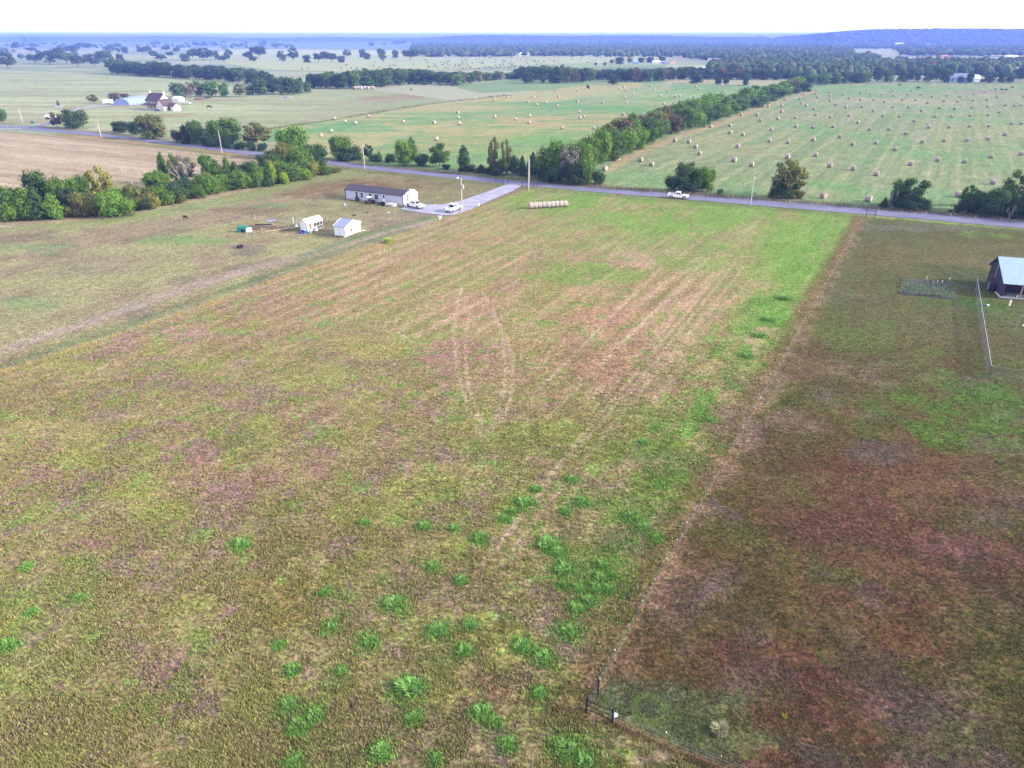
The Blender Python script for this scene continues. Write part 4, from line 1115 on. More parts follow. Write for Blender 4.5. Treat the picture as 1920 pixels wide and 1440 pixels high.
RF = [(745, 519), (933, 523), (1073, 526), (1408, 530), (1626, 534), (1765, 540), (459, 533), (690, 538), (766, 548), (353, 545), (268, 548), (360, 521), (851, 550), (462, 560), (563, 551), (940, 560), (1047, 551), (1144, 551), (370, 570), (1231, 568), (1337, 560), (1541, 548), (1437, 567), (1716, 570), (1915, 568),
      (238, 583), (125, 590), (607, 579), (692, 590), (792, 590), (466, 598), (870, 605), (1005, 591), (1105, 593), (1315, 601), (1196, 613), (1417, 604), (1535, 596), (1640, 591),
      (251, 618), (284, 634), (508, 627), (102, 635), (0, 640), (583, 647), (701, 643), (342, 659), (934, 645), (1051, 645), (1285, 653), (1397, 659), (1527, 649), (1645, 641), (1778, 631), (1845, 637), (1896, 634),
      (100, 679), (785, 671), (1149, 672), (1733, 683), (71, 732), (203, 725), (357, 704), (467, 719), (605, 709), (858, 712), (986, 717), (1253, 717), (1374, 715), (1513, 710), (1648, 706), (671, 763), (1093, 750), (1824, 770), (1896, 769),
      (23, 815), (206, 791), (335, 797), (485, 792), (758, 813), (903, 812), (1204, 798), (1359, 796), (1508, 790), (1652, 789), (535, 867), (1031, 845), (1773, 852), (8, 901), (147, 911), (338, 891), (632, 924), (807, 916), (1154, 906), (1317, 897), (1491, 895), (1647, 886),
      (950, 963), (1893, 998), (144, 1022), (355, 1006), (1668, 1020), (460, 1086), (635, 1108), (1067, 1073), (1268, 1044), (1471, 1055), (808, 1151), (1682, 1213)]
RF = [(1440 + a / 4, 40 + b / 4) for a, b in RF]
RF += [(960 + a / 4, 40 + b / 4) for a, b in [(964, 1043), (1045, 1076), (1220, 896), (1325, 906), (1376, 943), (1403, 995), (1690, 941), (1664, 1045), (1794, 1079), (1488, 791), (1634, 784), (1635, 837), (1728, 852), (1718, 704), (1838, 704), (1861, 746)]]
LF = [(960 + a / 4, 40 + b / 4) for a, b in [(27, 738), (127, 763), (132, 714), (113, 605), (163, 570), (186, 628), (255, 612), (340, 638), (350, 567), (325, 523), (486, 521), (489, 605), (502, 681), (535, 718), (510, 729), (553, 506), (652, 512), (613, 807), (374, 803), (678, 611), (845, 574), (860, 613), (832, 703),
      (806, 508), (838, 497), (858, 523), (905, 538), (1042, 486), (1066, 516), (1106, 557), (1162, 522), (1138, 624), (1223, 567), (1253, 562), (1365, 570), (1402, 515), (1380, 492), (1577, 484), (1692, 537), (1590, 530), (1843, 487), (1731, 480), (1706, 477), (1482, 455), (1505, 427), (875, 465), (1210, 463)]]
LF += [(480 + a / 4, 40 + b / 4) for a, b in [(592, 733), (671, 757), (746, 768), (846, 716), (1104, 757), (567, 827), (490, 857), (1336, 762), (1512, 687), (1518, 725), (1527, 771), (1790, 719), (1637, 583), (1790, 589), (1887, 571), (1354, 888), (1785, 568)]]


def bale_at(px, py, rz, label, group, **k):
    P = G(px, py + 620 / max(60, (G(px, py).length)) * .95)      # measured at the middle, so the foot is a little lower
    return bale(P, rz, label, group, **k)


def third(py, a, b, c): return a if py > 262 else (b if py > 205 else c)
for px, py in RF:
    side = 'left' if px < 1600 else 'right'
    top6 = py < 176 and px in [1440 + q / 4 for q in (745, 933, 1073, 1408, 1626, 1765)]
    if top6: l = 'pale bale lying end-on in the farthest row of the right hay field'; rz = ROWANG + 1.5 + rr.uniform(-.1, .1)
    else:
        l = third(py, f'large-looking pinkish bale, near rows of right hay field, {side} half', f'pinkish bale in the middle rows of the right hay field, {side} half', f'small-looking bale in the far rows of the right hay field, {side} half')
        rz = ROWANG + rr.uniform(-.08, .08)
    bale_at(px, py, rz, l, 'bales lying in the right hay field', s=rr.uniform(.95, 1.05))
for px, py in LF:
    l = 'pale bale with its round end lit in the near part of the left hay field' if py > 215 else ('pale bale on the green bands of the left hay field' if py > 185 else 'tiny pale bale in the far part of the left hay field')
    bale_at(px, py, rr.choice([.5, .9, 2.3, 2.6, .7]) + rr.uniform(-.3, .3), l, 'bales lying in the left hay field', s=rr.uniform(.9, 1.05), wrap=rr.choice([bw, bw2]))
bale_at(1440 + 415 / 4, 40 + 1317 / 4, 1.9, 'golden bale showing its round end near the road, left of another', None)
bale_at(1440 + 750 / 4, 40 + 1340 / 4, 2.35, 'golden bale near the road just left of the gate', None, s=1.05)
bale_at(1440 + 1422 / 4, 40 + 1309 / 4, ROWANG + .15, 'pinkish bale half hidden by the thicket at the road', None, s=1.1)
bale_at(960 + 697 / 4, 40 + 1110 / 4, 2.2, 'brown weathered bale half sunk in the hedge corner', None, wrap=bw2, s=1.05)
A0, A1 = G(992.5, 392.0), G(1064.5, 388.0); dv = (A1 - A0); ang = math.atan2(dv.y, dv.x); nb = 9
for i in range(nb):
    w9 = ['first from the left, showing its dark round end', 'second from the left', 'third from the left', 'fourth from the left', 'middle one', 'fourth from the right', 'third from the right', 'second from the right', 'last on the right'][i]
    P = A0.lerp(A1, (i + .5) / nb); P += Vector((-math.sin(ang), math.cos(ang), 0)) * (.7 + rr.uniform(-.06, .06))
    b_ = bale(P, ang + rr.uniform(-.02, .02), 'weathered bale in the tight field-corner row, ' + w9, 'bales pushed into one row', bw2, be2, 1.0)
    b_.scale = (dv.length / nb / 1.59, 1.0, 1.0 + rr.uniform(-.03, .03))
pile = MB()
def lump(mb, n=16, rows=6, rx=1, ry=1, h=1, seed=0, p=1.4):
    R = random.Random(seed); vs = []; fs = []
    for j in range(rows):
        t = j / rows
        for i in range(n):
            a = 2 * math.pi * i / n; k = (1 - t ** p) * (1 + R.uniform(-.09, .09)); vs.append((math.cos(a) * rx * k, math.sin(a) * ry * k, h * t * (1 + R.uniform(-.05, .05)) - (.05 if j == 0 else 0)))
    vs.append((0, 0, h))
    for j in range(rows - 1):
        for i in range(n): fs.append((j * n + i, j * n + (i + 1) % n, (j + 1) * n + (i + 1) % n, (j + 1) * n + i))
    for i in range(n): fs.append(((rows - 1) * n + i, (rows - 1) * n + (i + 1) % n, rows * n))
    return mb.add(vs, fs)
hp = lump(MB(), rx=2.6, ry=1.6, h=1.5, seed=2).build('hay_pile', M['hay_pile'], smooth=True, loc=G(960 + 757 / 4, 40 + 1040 / 4)); tag(hp, 'loose tan hay heap at the near end of the hedge', 'hay pile')

# the far pasture: the largest-looking specks one by one, the rest as one mass
def far_bales():
    R = random.Random(12); poly = [(545, 131), (640, 122), (740, 115), (860, 109), (950, 106.5), (1150, 105.5), (1150, 119), (1070, 118), (1000, 122), (960, 130), (860, 130), (760, 126), (700, 128), (620, 130)]
    pts = []
    while len(pts) < 165:
        x, y = R.uniform(540, 1150), R.uniform(105.5, 131)
        if inpoly(np.array([x]), np.array([y]), poly)[0] and R.random() < .25 + .75 * (x > 780): pts.append((x, y))
    pts.sort(key=lambda q: -q[1])
    me = bpy.data.meshes.new('round_bale'); base = MB().tube((-.75, 0, .95), (.75, 0, .95), .95, n=10)
    me.from_pydata(base.v, [], base.f); me.materials.append(M['straw_dark'])
    n1 = 300 - len(RF) - len(LF) - 13
    for x, y in pts[:n1]:
        side = 'left of the white hoop barn' if x < 975 else 'right of the white hoop barn'
        o = link('hay_bale', me, loc=G(x, y), rz=R.uniform(0, 3)); tag(o, 'tiny dark weathered bale in the far pale pasture, ' + side, 'hay bale', 'dark bales of the far pasture')
    mb = MB()
    for x, y in pts[n1:]:
        g = G(x, y); a = R.uniform(0, 3); d = Vector((math.cos(a) * .75, math.sin(a) * .75, 0)); mb.tube(g - d + Vector((0, 0, .95)), g + d + Vector((0, 0, .95)), .95, n=8)
    if mb.v: tag(mb.build('far_bales', M['straw_dark']), 'dark specks of bales at the farthest part of the pale pasture', kind='stuff')


far_bales()


# ------------------------------------------------------------------ buildings
def frame_of(a, b):
    """origin and heading of the line seen from a to b"""
    A_, B_ = G(*a), G(*b); d = B_ - A_
    return A_, math.atan2(d.y, d.x), d.length


def window(parent, x, z, w, h, y=-.02, nm='window', framew=.09, rz=0, loc=None):
    f = MB().box(x - w / 2 - framew, x + w / 2 + framew, y - .04, y + .01, z - framew, z + h + framew).build(nm, M['white'], parent)
    MB().box(x - w / 2, x + w / 2, y - .055, y - .035, z, z + h / 2 - .03).box(x - w / 2, x + w / 2, y - .055, y - .035, z + h / 2 + .03, z + h).build('pane', M['glass'], f)
    return f


def mobile_home():
    O, a, L_ = frame_of((648.5, 372.8), (756.5, 386)); Wd = 5.2; He = 2.75
    r = empty('mobile_home', O, a, 'long single-storey mobile home with pale siding and dark roof beside the gravel drive', 'mobile home')
    b = MB(); b.box(0, L_, 0, Wd, -.05, He)
    b.prism([(0, He), (Wd, He), (Wd / 2, He + 1.0)], 0.0, L_, axis='x'); b.build('wall', M['siding'], r)
    MB().box(-.02, L_ + .02, -.03, .0, -.05, .45).build('skirting', M['concrete'], r)
    rf = MB(); e = .28
    zz = lambda y: He + 1.0 - abs(y - Wd / 2) * (1.0 / (Wd / 2))
    rf.add([(-.25, -e, zz(-e)), (L_ + .2, -e, zz(-e)), (L_ + .2, Wd / 2, zz(Wd / 2)), (-.25, Wd / 2, zz(Wd / 2)), (-.25, -e, zz(-e) + .14), (L_ + .2, -e, zz(-e) + .14), (L_ + .2, Wd / 2, zz(Wd / 2) + .14), (-.25, Wd / 2, zz(Wd / 2) + .14)],
           [(0, 3, 2, 1), (4, 5, 6, 7), (0, 1, 5, 4), (1, 2, 6, 5), (2, 3, 7, 6), (3, 0, 4, 7)])
    y1 = Wd + e
    rf.add([(-.25, y1, zz(y1)), (L_ + .2, y1, zz(y1)), (L_ + .2, Wd / 2 + .004, zz(Wd / 2)), (-.25, Wd / 2 + .004, zz(Wd / 2)), (-.25, y1, zz(y1) + .14), (L_ + .2, y1, zz(y1) + .14), (L_ + .2, Wd / 2 + .004, zz(Wd / 2) + .14), (-.25, Wd / 2 + .004, zz(Wd / 2) + .14)],
           [(0, 3, 2, 1), (4, 5, 6, 7), (0, 1, 5, 4), (1, 2, 6, 5), (2, 3, 7, 6), (3, 0, 4, 7)])
    rf.build('roof', M['shingle'], r)
    for x in (0.02, L_ - .02): MB().box(x - .1, x + .1, -.06, .05, 0, He).build('corner_trim', M['trim_dark'], r)
    for fx, w in ((.205, .8), (.297, .8), (.447, .8), (.553, 1.3)): window(r, L_ * fx, .95, w, 1.35)
    d = MB().box(L_ * .68 - .5, L_ * .68 + .5, -.06, .01, .45, 2.6).build('door', M['white'], r)
    MB().box(L_ * .68 - .28, L_ * .68 + .28, -.08, -.055, 1.45, 2.35).build('door_window', M['glass'], d)
    MB().box(L_ * .68 - .8, L_ * .68 + .8, -1.1, -.1, -.02, .22).box(L_ * .68 - .8, L_ * .68 + .8, -.75, -.1, .22, .44).build('step', M['wood'], r)
    # end wall whitened for the sun on it, with its own projecting gable
    MB().box(L_, L_ + .06, .02, 1.7, 0, He - .02).build('sunlit_end_panel', M['white'], r)
    w = MB(); w.box(L_ + .002, L_ + 1.15, 1.9, Wd + .2, -.03, He + .05); w.prism([(1.9, He + .05), (Wd + .2, He + .05), ((2.1 + Wd) / 2, He + 1.15)], L_ + .002, L_ + 1.15, axis='x')
    g = w.build('end_porch', M['white'], r)
    c = MB(); m_ = (2.1 + Wd) / 2
    for s in (-1, 1):
        yy = m_ + s * (Wd - 1.5) / 2 + s * .1
        c.add([(L_ - .1, m_, He + 1.17), (L_ + 1.3, m_, He + 1.17), (L_ + 1.3, yy, He - .0), (L_ - .1, yy, He - .0), (L_ - .1, m_, He + 1.27), (L_ + 1.3, m_, He + 1.27), (L_ + 1.3, yy, He + .1), (L_ - .1, yy, He + .1)],
              [(0, 3, 2, 1), (4, 5, 6, 7), (0, 1, 5, 4), (1, 2, 6, 5), (2, 3, 7, 6), (3, 0, 4, 7)])
    c.build('porch_roof', M['white'], g)
    MB().box(L_ + 1.15, L_ + 1.18, 2.9, 3.2, 1.4, 1.9).box(L_ + 1.15, L_ + 1.18, 4.2, 4.5, 1.4, 1.9).build('vent', M['roof_grey'], g)
    return O, a, L_


HO, HA, HL = mobile_home()
def by_home(x, y, z=0):
    return HO + Vector((x * math.cos(HA) - y * math.sin(HA), x * math.sin(HA) + y * math.cos(HA), z))


def pickup(P, rz, label, load=None, dark_cover=False):
    """nose along local +x"""
    r = empty('pickup_truck', P, rz, label, 'pickup truck')
    w = .98; pr = [(-2.95, .62), (-2.95, 1.08), (2.05, 1.10), (2.72, 1.02), (2.95, .88), (2.98, .50), (2.65, .42), (-2.7, .42)]
    b = MB(); b.prism(pr[:2] + [(-2.9, 1.12), (.0, 1.12)] + [(1.35, 1.16)] + pr[3:], -w, w)
    body = b.build('body', M['car_white'], r, bevel=.06)
    c = MB(); x0, x1, z0, z1 = -.85, 1.35, 1.12, 1.88
    t = .16
    c.add([(x0, -w + .05, z0), (x1, -w + .05, z0), (x1, w - .05, z0), (x0, w - .05, z0), (x0 + .12, -w + t + .04, z1), (x1 - .85, -w + t + .04, z1), (x1 - .85, w - t - .04, z1), (x0 + .12, w - t - .04, z1)],
          [(0, 3, 2, 1), (4, 5, 6, 7), (0, 1, 5, 4), (1, 2, 6, 5), (2, 3, 7, 6), (3, 0, 4, 7)])
    c.build('cab', M['car_white'], r, bevel=.05)
    # side rails of the bed over a dark floor
    MB().box(-2.78, -.95, -.78, .78, 1.085, 1.135).build('bed_floor', M['black'], r)
    MB().box(-2.93, -.86, -w + .02, -.78, 1.05, 1.27).box(-2.93, -.86, .78, w - .02, 1.05, 1.27).box(-2.95, -2.80, -.78, .78, 1.05, 1.27).build('bed_rail', M['car_white'], r, bevel=.02)
    def sl(x, z, s, off=.012): # point on the slanted cab side
        k = (z - z0) / (z1 - z0); return (x, s * (w - .05 - t * .94 * k + off), z)
    for s in (-1, 1):
        for a0, a1, b0, b1 in ((-.62, .02, -.55, .02), (.12, 1.02, .12, .50)):
            q = [sl(a0, 1.24, s), sl(a1, 1.24, s), sl(b1, 1.76, s), sl(b0, 1.76, s)]; MB().quad(*q).build('side_window', M['glass'], r)
    MB().quad((1.30, -.78, 1.20), (1.30, .78, 1.20), (.60, .66, 1.83), (.60, -.66, 1.83)).build('windscreen', M['glass'], r)
    for p in bpy.data.objects[-1:]: pass
    MB().quad((-.862, -.7, 1.3), (-.862, .7, 1.3), (-.77, .62, 1.76), (-.77, -.62, 1.76)).build('rear_window', M['glass'], r)
    for x in (-1.95, 1.85):
        for s in (-1, 1):
            wl = MB().tube((x, s * (w - .24), .40), (x, s * (w + .015), .40), .40, n=18).build('wheel', M['rubber'], r)
            MB().tube((x, s * (w + .0), .40), (x, s * (w + .03), .40), .23, n=14).build('rim', M['rim'], wl)
        MB().box(x - .50, x + .50, -w - .006, w + .006, .42, .82).build('wheel_arch', M['black'], r)
    MB().box(2.93, 3.08, -.92, .92, .45, .66).box(-3.08, -2.93, -.92, .92, .48, .66).build('bumper', M['chrome'], r, bevel=.02)
    MB().box(2.95, 3.0, -.55, .55, .70, .90).build('grille', M['black'], r)
    for s in (-1, 1):
        MB().box(2.90, 2.985, s * .78 - .17, s * .78 + .17, .70, .92).build('headlight', M['lamp_glass'], r)
        MB().box(-2.975, -2.93, s * .86 - .08, s * .86 + .08, .75, 1.1).build('tail_light', M['red_lamp'], r)
        MB().box(.95, 1.12, s * (w + .10) - .1, s * (w + .10) + .1, 1.22, 1.40).build('mirror', M['black'], r)
    return r


def rot2(P, a, x, y, z=0): return Vector((P.x + x * math.cos(a) - y * math.sin(a), P.y + x * math.sin(a) + y * math.cos(a), P.z + z))


pa = G(779, 389.5); pz = .087
pickup(Vector((pa.x, pa.y, .09)), HA - .25, 'white crew-cab pickup with dark bed parked nose-out against the white end of the mobile home')
pb = G(850, 395.5); pba = math.atan2(*(G(864, 389) - G(838, 399)).yx)
t2 = pickup(Vector((pb.x, pb.y, .09)), pba, 'white pickup with loaded bed parked on the gravel beside the light pole')
Q = rot2(Vector((pb.x, pb.y, 1.22)), pba, -1.15, -.1)
tl = empty('toolbox', Q, pba, 'black toolbox across the bed of the white pickup by the pole', 'toolbox'); MB().box(-.3, .3, -.72, .72, 0, .40).build('box', M['black'], tl, bevel=.03); MB().box(-.32, .32, -.74, .74, .40, .46).build('lid', M['black'], tl, bevel=.02)
Q = rot2(Vector((pb.x, pb.y, 1.22)), pba, -2.2, .1)
jb = MB().tube((0, -.3, .2), (0, .3, .2), .2, n=12).box(-.35, .35, -.35, .35, 0, .06).build('air_tank', M['galv'], None, loc=Q, rz=pba); tag(jb, 'grey tank lying in the bed of the white pickup by the pole', 'tank')
pc = G(1271.5, 372.2); ra = math.atan2(*(G(1400, 379) - G(1200, 363)).yx)
pickup(Vector((pc.x, pc.y, .10)), ra, 'white crew-cab pickup driving along the asphalt road in front of the tree clump')


# things along the home's wall
def utv():
    P = by_home(HL * .50, -1.8); r = empty('utility_cart', P, HA + 1.2, 'maroon utility cart with pale roof parked by the wall of the mobile home', 'utility cart')
    MB().prism([(-1.3, .4), (-1.3, .85), (-.3, .8), (-.2, .55), (.5, .55), (.65, .95), (1.3, .85), (1.35, .4)], -.65, .65).build('body', M['maroon'], r, bevel=.05)
    for x in (-.85, .9):
        for s in (-1, 1): MB().tube((x, s * .5, .3), (x, s * .74, .3), .3, n=14).build('wheel', M['rubber'], r)
    MB().box(-.9, .6, -.62, .62, 1.78, 1.85).build('roof', M['white'], r, bevel=.02)
    f = MB()
    for x in (-.85, .55):
        for s in (-1, 1): f.tube((x, s * .58, .8), (x, s * .58, 1.8), .03, n=6)
    f.build('frame', M['black'], r); MB().box(-.2, .3, -.5, .5, .55, .8).box(-.28, -.16, -.5, .5, .8, 1.25).build('seat', M['black'], r, bevel=.03)


utv()


def boat():
    P = by_home(HL * .735, -1.6); r = empty('boat_trailer', P, HA, 'low dark flatbed trailer in front of the mobile home door', 'trailer')
    MB().box(-1.7, 1.5, -.8, .8, .38, .52).build('deck', M['tank'], r); MB().box(-1.7, 1.5, -.82, -.76, .52, .72).box(-1.7, 1.5, .76, .82, .52, .72).build('side_rail', M['black'], r)
    MB().tube((1.5, 0, .42), (2.6, 0, .38), .05).build('hitch', M['black'], r)
    for s in (-1, 1): MB().tube((-.2, s * .82, .3), (-.2, s * 1.0, .3), .3, n=14).build('wheel', M['rubber'], r)
    P = by_home(HL * .862, -1.75); r = empty('small_boat', P, HA + .08, 'small white covered boat on the ground near the corner of the mobile home', 'boat')
    prof = [(-1.7, .75, .45), (-1.0, .85, .55), (0, .85, .6), (.9, .65, .68), (1.7, .08, .8)]; v = []; f = []
    for x, w, h in prof: v += [(x, -w * .55, .12), (x, -w, h), (x, w, h), (x, w * .55, .12)]
    for i in range(4):
        for k in range(4): f.append((i * 4 + k, i * 4 + (k + 1) % 4, i * 4 + 4 + (k + 1) % 4, i * 4 + 4 + k))
    f += [(0, 1, 2, 3), (19, 18, 17, 16)]; MB().add(v, f).build('hull', M['white'], r)
    v = []; f = []
    for x, w, h in prof: v += [(x, -w * 1.01, h + .01), (x, 0, h + .45 * w), (x, w * 1.01, h + .01)]
    for i in range(4):
        for k in range(2): f.append((i * 3 + k, i * 3 + k + 1, i * 3 + 4 + k, i * 3 + 3 + k))
    MB().add(v, f).build('cover', M['concrete'], r); MB().box(-2.05, -1.72, -.2, .2, .2, 1.0).build('outboard_motor', M['wood'], r, bevel=.05)
    MB().box(-1.9, 1.5, -.6, .6, .0, .10).build('cradle', M['concrete'], r)


boat()
gr = empty('grill', by_home(HL * .24, -.9), HA, 'dark barbecue grill by the left part of the mobile home wall', 'grill')
MB().box(-.5, .5, -.3, .3, .35, .85, .03).build('firebox', M['maroon'], gr, bevel=.03); MB().tube((-.5, 0, .86), (.5, 0, .86), .28, n=12).build('lid', M['maroon'], gr)
for x in (-.42, .42): MB().box(x - .03, x + .03, -.25, .25, 0, .36).build('leg', M['black'], gr)
wc = empty('well_head', G(646.8, 385), 0, 'white well head on a round pale pad left of the mobile home', 'well head')
MB().tube((0, 0, 0), (0, 0, .10), .8, n=20).build('pad', M['roof_grey'], wc); MB().tube((0, 0, .10), (0, 0, .42), .11, .10, n=12).tube((0, 0, .42), (0, 0, .5), .14, n=12).build('pipe', M['white'], wc)
ch = MB()
def twig(P, l, name, label, cat, m, seed):
    R = random.Random(seed); mb = MB()
    for i in range(5):
        a = R.uniform(0, 6.28); mb.tube((0, 0, .1), (math.cos(a) * l * R.uniform(.4, 1), math.sin(a) * l * R.uniform(.4, 1), R.uniform(.2, .7)), .08, .03, n=6)
    mb.tube((-l * .5, 0, .12), (l * .5, .1, .14), .14, .1, n=8)
    o = mb.build(name, m, loc=P); tag(o, label, cat)
twig(G(688, 399), .9, 'brush_pile', 'small brown brush pile on the grass in front of the mobile home', 'brush pile', M['rust'], 1)
twig(G(664, 404.5), .8, 'brush_pile', 'grey twigs lying in the grass above the white shed', 'brush pile', M['tank'], 2)


def shed():
    O, a, L_ = frame_of((648.5, 445.5), (677.3, 434.8))      # along the lettered side
    O2 = G(628.6, 442.3); W_ = (O2 - O).length; He = 2.45
    r = empty('portable_shed', O, a, 'white portable shed with pale blue roof and dark lettering on its long wall', 'shed')
    W_ = 3.2
    b = MB(); b.box(0, L_, 0, W_, .22, He); b.prism([(0, He), (L_, He), (L_ / 2, He + 1.05)], 0, W_); b.build('wall', M['white'], r)
    rf = MB(); e = .18; zz = lambda x: He + 1.05 - abs(x - L_ / 2) * (1.05 / (L_ / 2))
    for x0, x1 in ((-e, L_ / 2), (L_ + e, L_ / 2)):
        rf.add([(x0, -e, zz(x0) + .02), (x1, -e, zz(x1) + .02), (x1, W_ + e, zz(x1) + .02), (x0, W_ + e, zz(x0) + .02), (x0, -e, zz(x0) + .10), (x1, -e, zz(x1) + .10), (x1, W_ + e, zz(x1) + .10), (x0, W_ + e, zz(x0) + .10)],
               [(0, 3, 2, 1), (4, 5, 6, 7), (0, 1, 5, 4), (1, 2, 6, 5), (2, 3, 7, 6), (3, 0, 4, 7)])
    roof = rf.build('roof', M['blue_roof'], r)
    tr = MB()
    for y in (-e - .02, W_ + e):
        for x0, x1 in ((-e, L_ / 2), (L_ + e, L_ / 2)): tr.tube((x0, y, zz(x0) + .06), (x1, y, zz(x1) + .06), .09, n=4)
    tr.build('roof_trim', M['white'], roof)
    # the door end faces left: posts, door, legs
    d = MB().box(-.05, .0, .35, W_ - .35, .3, He - .15).build('door', M['white'], r); MB().box(-.075, -.052, W_ / 2 - .02, W_ / 2 + .02, .3, He - .15).build('seam', M['roof_grey'], d)
    MB().tube((-.12, W_ * .45, .1), (-.06, W_ * .35, 1.5), .035, n=6).tube((-.12, W_ * .25, .1), (-.06, W_ * .35, 1.5), .035, n=6).build('brace', M['white'], d)
    for y in (.3, W_ / 2, W_ - .2): MB().box(-.45, .4, y - .07, y + .07, -.02, .22).build('skid', M['wood'], r)
    MB().tube((L_, .1, .25), (L_ + 1.6, .0, .05), .07, n=6).build('tow_bar', M['white'], r)
    for x in (.3, L_ - .3): [MB().box(x - .15, x + .15, y, y + .4, -.02, .22).build('block', M['concrete'], r) for y in (.1, W_ - .5)]
    # unreadable dark marks of the lettering: roof-shaped emblem and two lines of small strokes
    R = random.Random(3); s = MB()
    s.box(L_ * .34, L_ * .74, -.012, -.002, 1.40, 1.60); s.box(L_ * .36, L_ * .44, -.013, -.003, .92, 1.40); s.box(L_ * .69, L_ * .735, -.013, -.003, 1.2, 1.40)
    for row, (x0, x1, z, h_) in enumerate(((L_ * .48, L_ * .86, 1.04, .26), (L_ * .24, L_ * .90, .72, .17), (L_ * .26, L_ * .78, .48, .15))):
        x = x0
        while x < x1:
            w_ = R.uniform(.09, .2); s.box(x, x + w_ * .6, -.012, -.002, z, z + h_); s.box(x, x + w_, -.0135, -.0035, z + h_ * R.choice([0, .55]), z + h_ * R.choice([.75, 1.0])); x += w_ + .07
    s.build('lettering', M['black'], r)


shed()


def coop():
    O, a, L_ = frame_of((577.5, 436), (606, 427.5)); W_ = 2.3; He = 2.0
    r = empty('animal_pen', O, a, 'white arched animal shelter with a screened dark side beside blue barrels', 'animal shelter')
    prof = [(W_ + .1, He - .1), (W_ * .8, He + .75), (W_ * .5, He + 1.0), (W_ * .2, He + .75), (-.1, He - .1)]
    rf = MB(); n = len(prof); v = [(0 - .1, p[0], p[1]) for p in prof] + [(L_ + .1, p[0], p[1]) for p in prof] + [(-.1, p[0], p[1] + .06) for p in prof] + [(L_ + .1, p[0], p[1] + .06) for p in prof]
    f = []
    for i in range(n - 1): f += [(i, i + 1, n + i + 1, n + i), (2 * n + i, 3 * n + i, 3 * n + i + 1, 2 * n + i + 1), (i, 2 * n + i, 2 * n + i + 1, i + 1), (n + i, n + i + 1, 3 * n + i + 1, 3 * n + i)]
    f += [(0, n, 3 * n, 2 * n), (n - 1, 3 * n - 1, 4 * n - 1, 2 * n - 1)]
    rf.add(v, f).build('roof', M['white'], r)
    MB().prism([(0, .1), (W_, .1)] + prof, 0.02, .06, axis='x').build('end_wall', M['white'], r)
    MB().prism([(0, .1), (W_, .1)] + prof, L_ - .06, L_ - .02, axis='x').build('end_wall', M['white'], r)
    MB().box(0, L_ * .12, -.03, .03, .1, He - .1).box(L_ * .27, L_ * .38, -.03, .03, .1, He - .1).box(.0, L_, W_ - .03, W_ + .03, .1, He - .1).build('side_wall', M['white'], r)
    MB().box(L_ * .13, L_ * .265, -.03, .02, .15, He - .25).build('door', M['rust'], r)
    MB().box(L_ * .385, L_ - .06, -.005, .005, .15, He - .15).build('screen', M['mesh'], r)
    fr = MB()
    for z in (.12, .95, He - .15): fr.box(L_ * .38, L_, -.05, -.01, z - .04, z + .04)
    for x in (.385, .6, .8, .99): fr.box(L_ * x - .04, L_ * x + .04, -.055, -.012, .1, He - .15)
    fr.build('frame', M['concrete'], r)
    MB().box(0, L_, .04, W_ - .04, -.02, .06).build('floor', M['dirt'], r)
    cr = MB().box(-.35, .35, -.3, .3, 0, .9, .02).build('crate', M['white'], None, loc=rot2(O, a, L_ * .43, -.5), rz=a, bevel=.03); tag(cr, 'white pet crate standing in front of the screened shelter', 'crate')
    for x, y, m, l, nm in ((-.9, .1, 'blue_plastic', 'bright blue barrel left of the white animal shelter', 'barrel'), (.1, -.75, 'galv', 'pale barrel at the near corner of the white animal shelter', 'barrel')):
        bb = empty(nm, rot2(O, a, x, y), 0, l, 'barrel')
        MB().tube((0, 0, 0), (0, 0, .42), .29, .31, n=16).tube((0, 0, .42), (0, 0, .84), .31, .29, n=16).build('drum', M[m], bb); MB().tube((0, 0, .84), (0, 0, .88), .28, .27, n=16).build('lid', M['white'], bb)
    tp = lump(MB(), rx=1.25, ry=.8, h=.8, seed=5).build('tarp_heap', M['tarp'], smooth=True, loc=rot2(O, a, -.9, .95), rz=a); tag(tp, 'dark violet tarp heap between the blue barrel and the white shelter', 'tarp')
    wb = lump(MB(), rx=.45, ry=.35, h=.6, seed=6).build('white_sack', M['white'], smooth=True, loc=G(556.5, 425)); tag(wb, 'white sack standing left of the animal shelter', 'sack')


coop()

# green hut, white tank, pen posts, plank, fire ring
hut = empty('dog_house', G(456.5, 434.5), .15, 'green plastic dog house with a domed roof beside a white tank', 'dog house')
MB().box(-1.25, 1.25, -.8, .8, 0, 1.05).build('wall', M['green_plastic'], hut, bevel=.08)
MB().add([(-1.35, -.9, 1.05), (1.35, -.9, 1.05), (1.35, .9, 1.05), (-1.35, .9, 1.05), (-.9, -.3, 1.5), (.9, -.3, 1.5), (.9, .3, 1.5), (-.9, .3, 1.5)], [(0, 3, 2, 1), (4, 5, 6, 7), (0, 1, 5, 4), (1, 2, 6, 5), (2, 3, 7, 6), (3, 0, 4, 7)]).build('roof', M['green_plastic'], hut, bevel=.08)
MB().box(-.35, .25, -.83, -.8, .08, .8).build('doorway', M['black'], hut)
tk = empty('water_tank', G(467.5, 435.5), .1, 'white plastic tank cube right beside the green dog house', 'tank'); MB().box(-.62, .62, -.5, .5, .05, 1.05).build('tank', M['white'], tk, bevel=.1); MB().tube((0, 0, 1.05), (0, 0, 1.13), .15, n=12).build('cap', M['concrete'], tk)
pen = empty('wire_pen', G(478, 441), 0, 'wire pen on thin posts around the green dog house', 'fence')
pp = [(463, 444), (478, 442.5), (492, 437.5), (506, 433), (522, 428.5), (540, 424), (556, 423), (548, 418), (534, 416), (514, 414), (497, 411.5), (478, 412), (459, 414), (446, 416.5), (437, 420), (420, 427)]
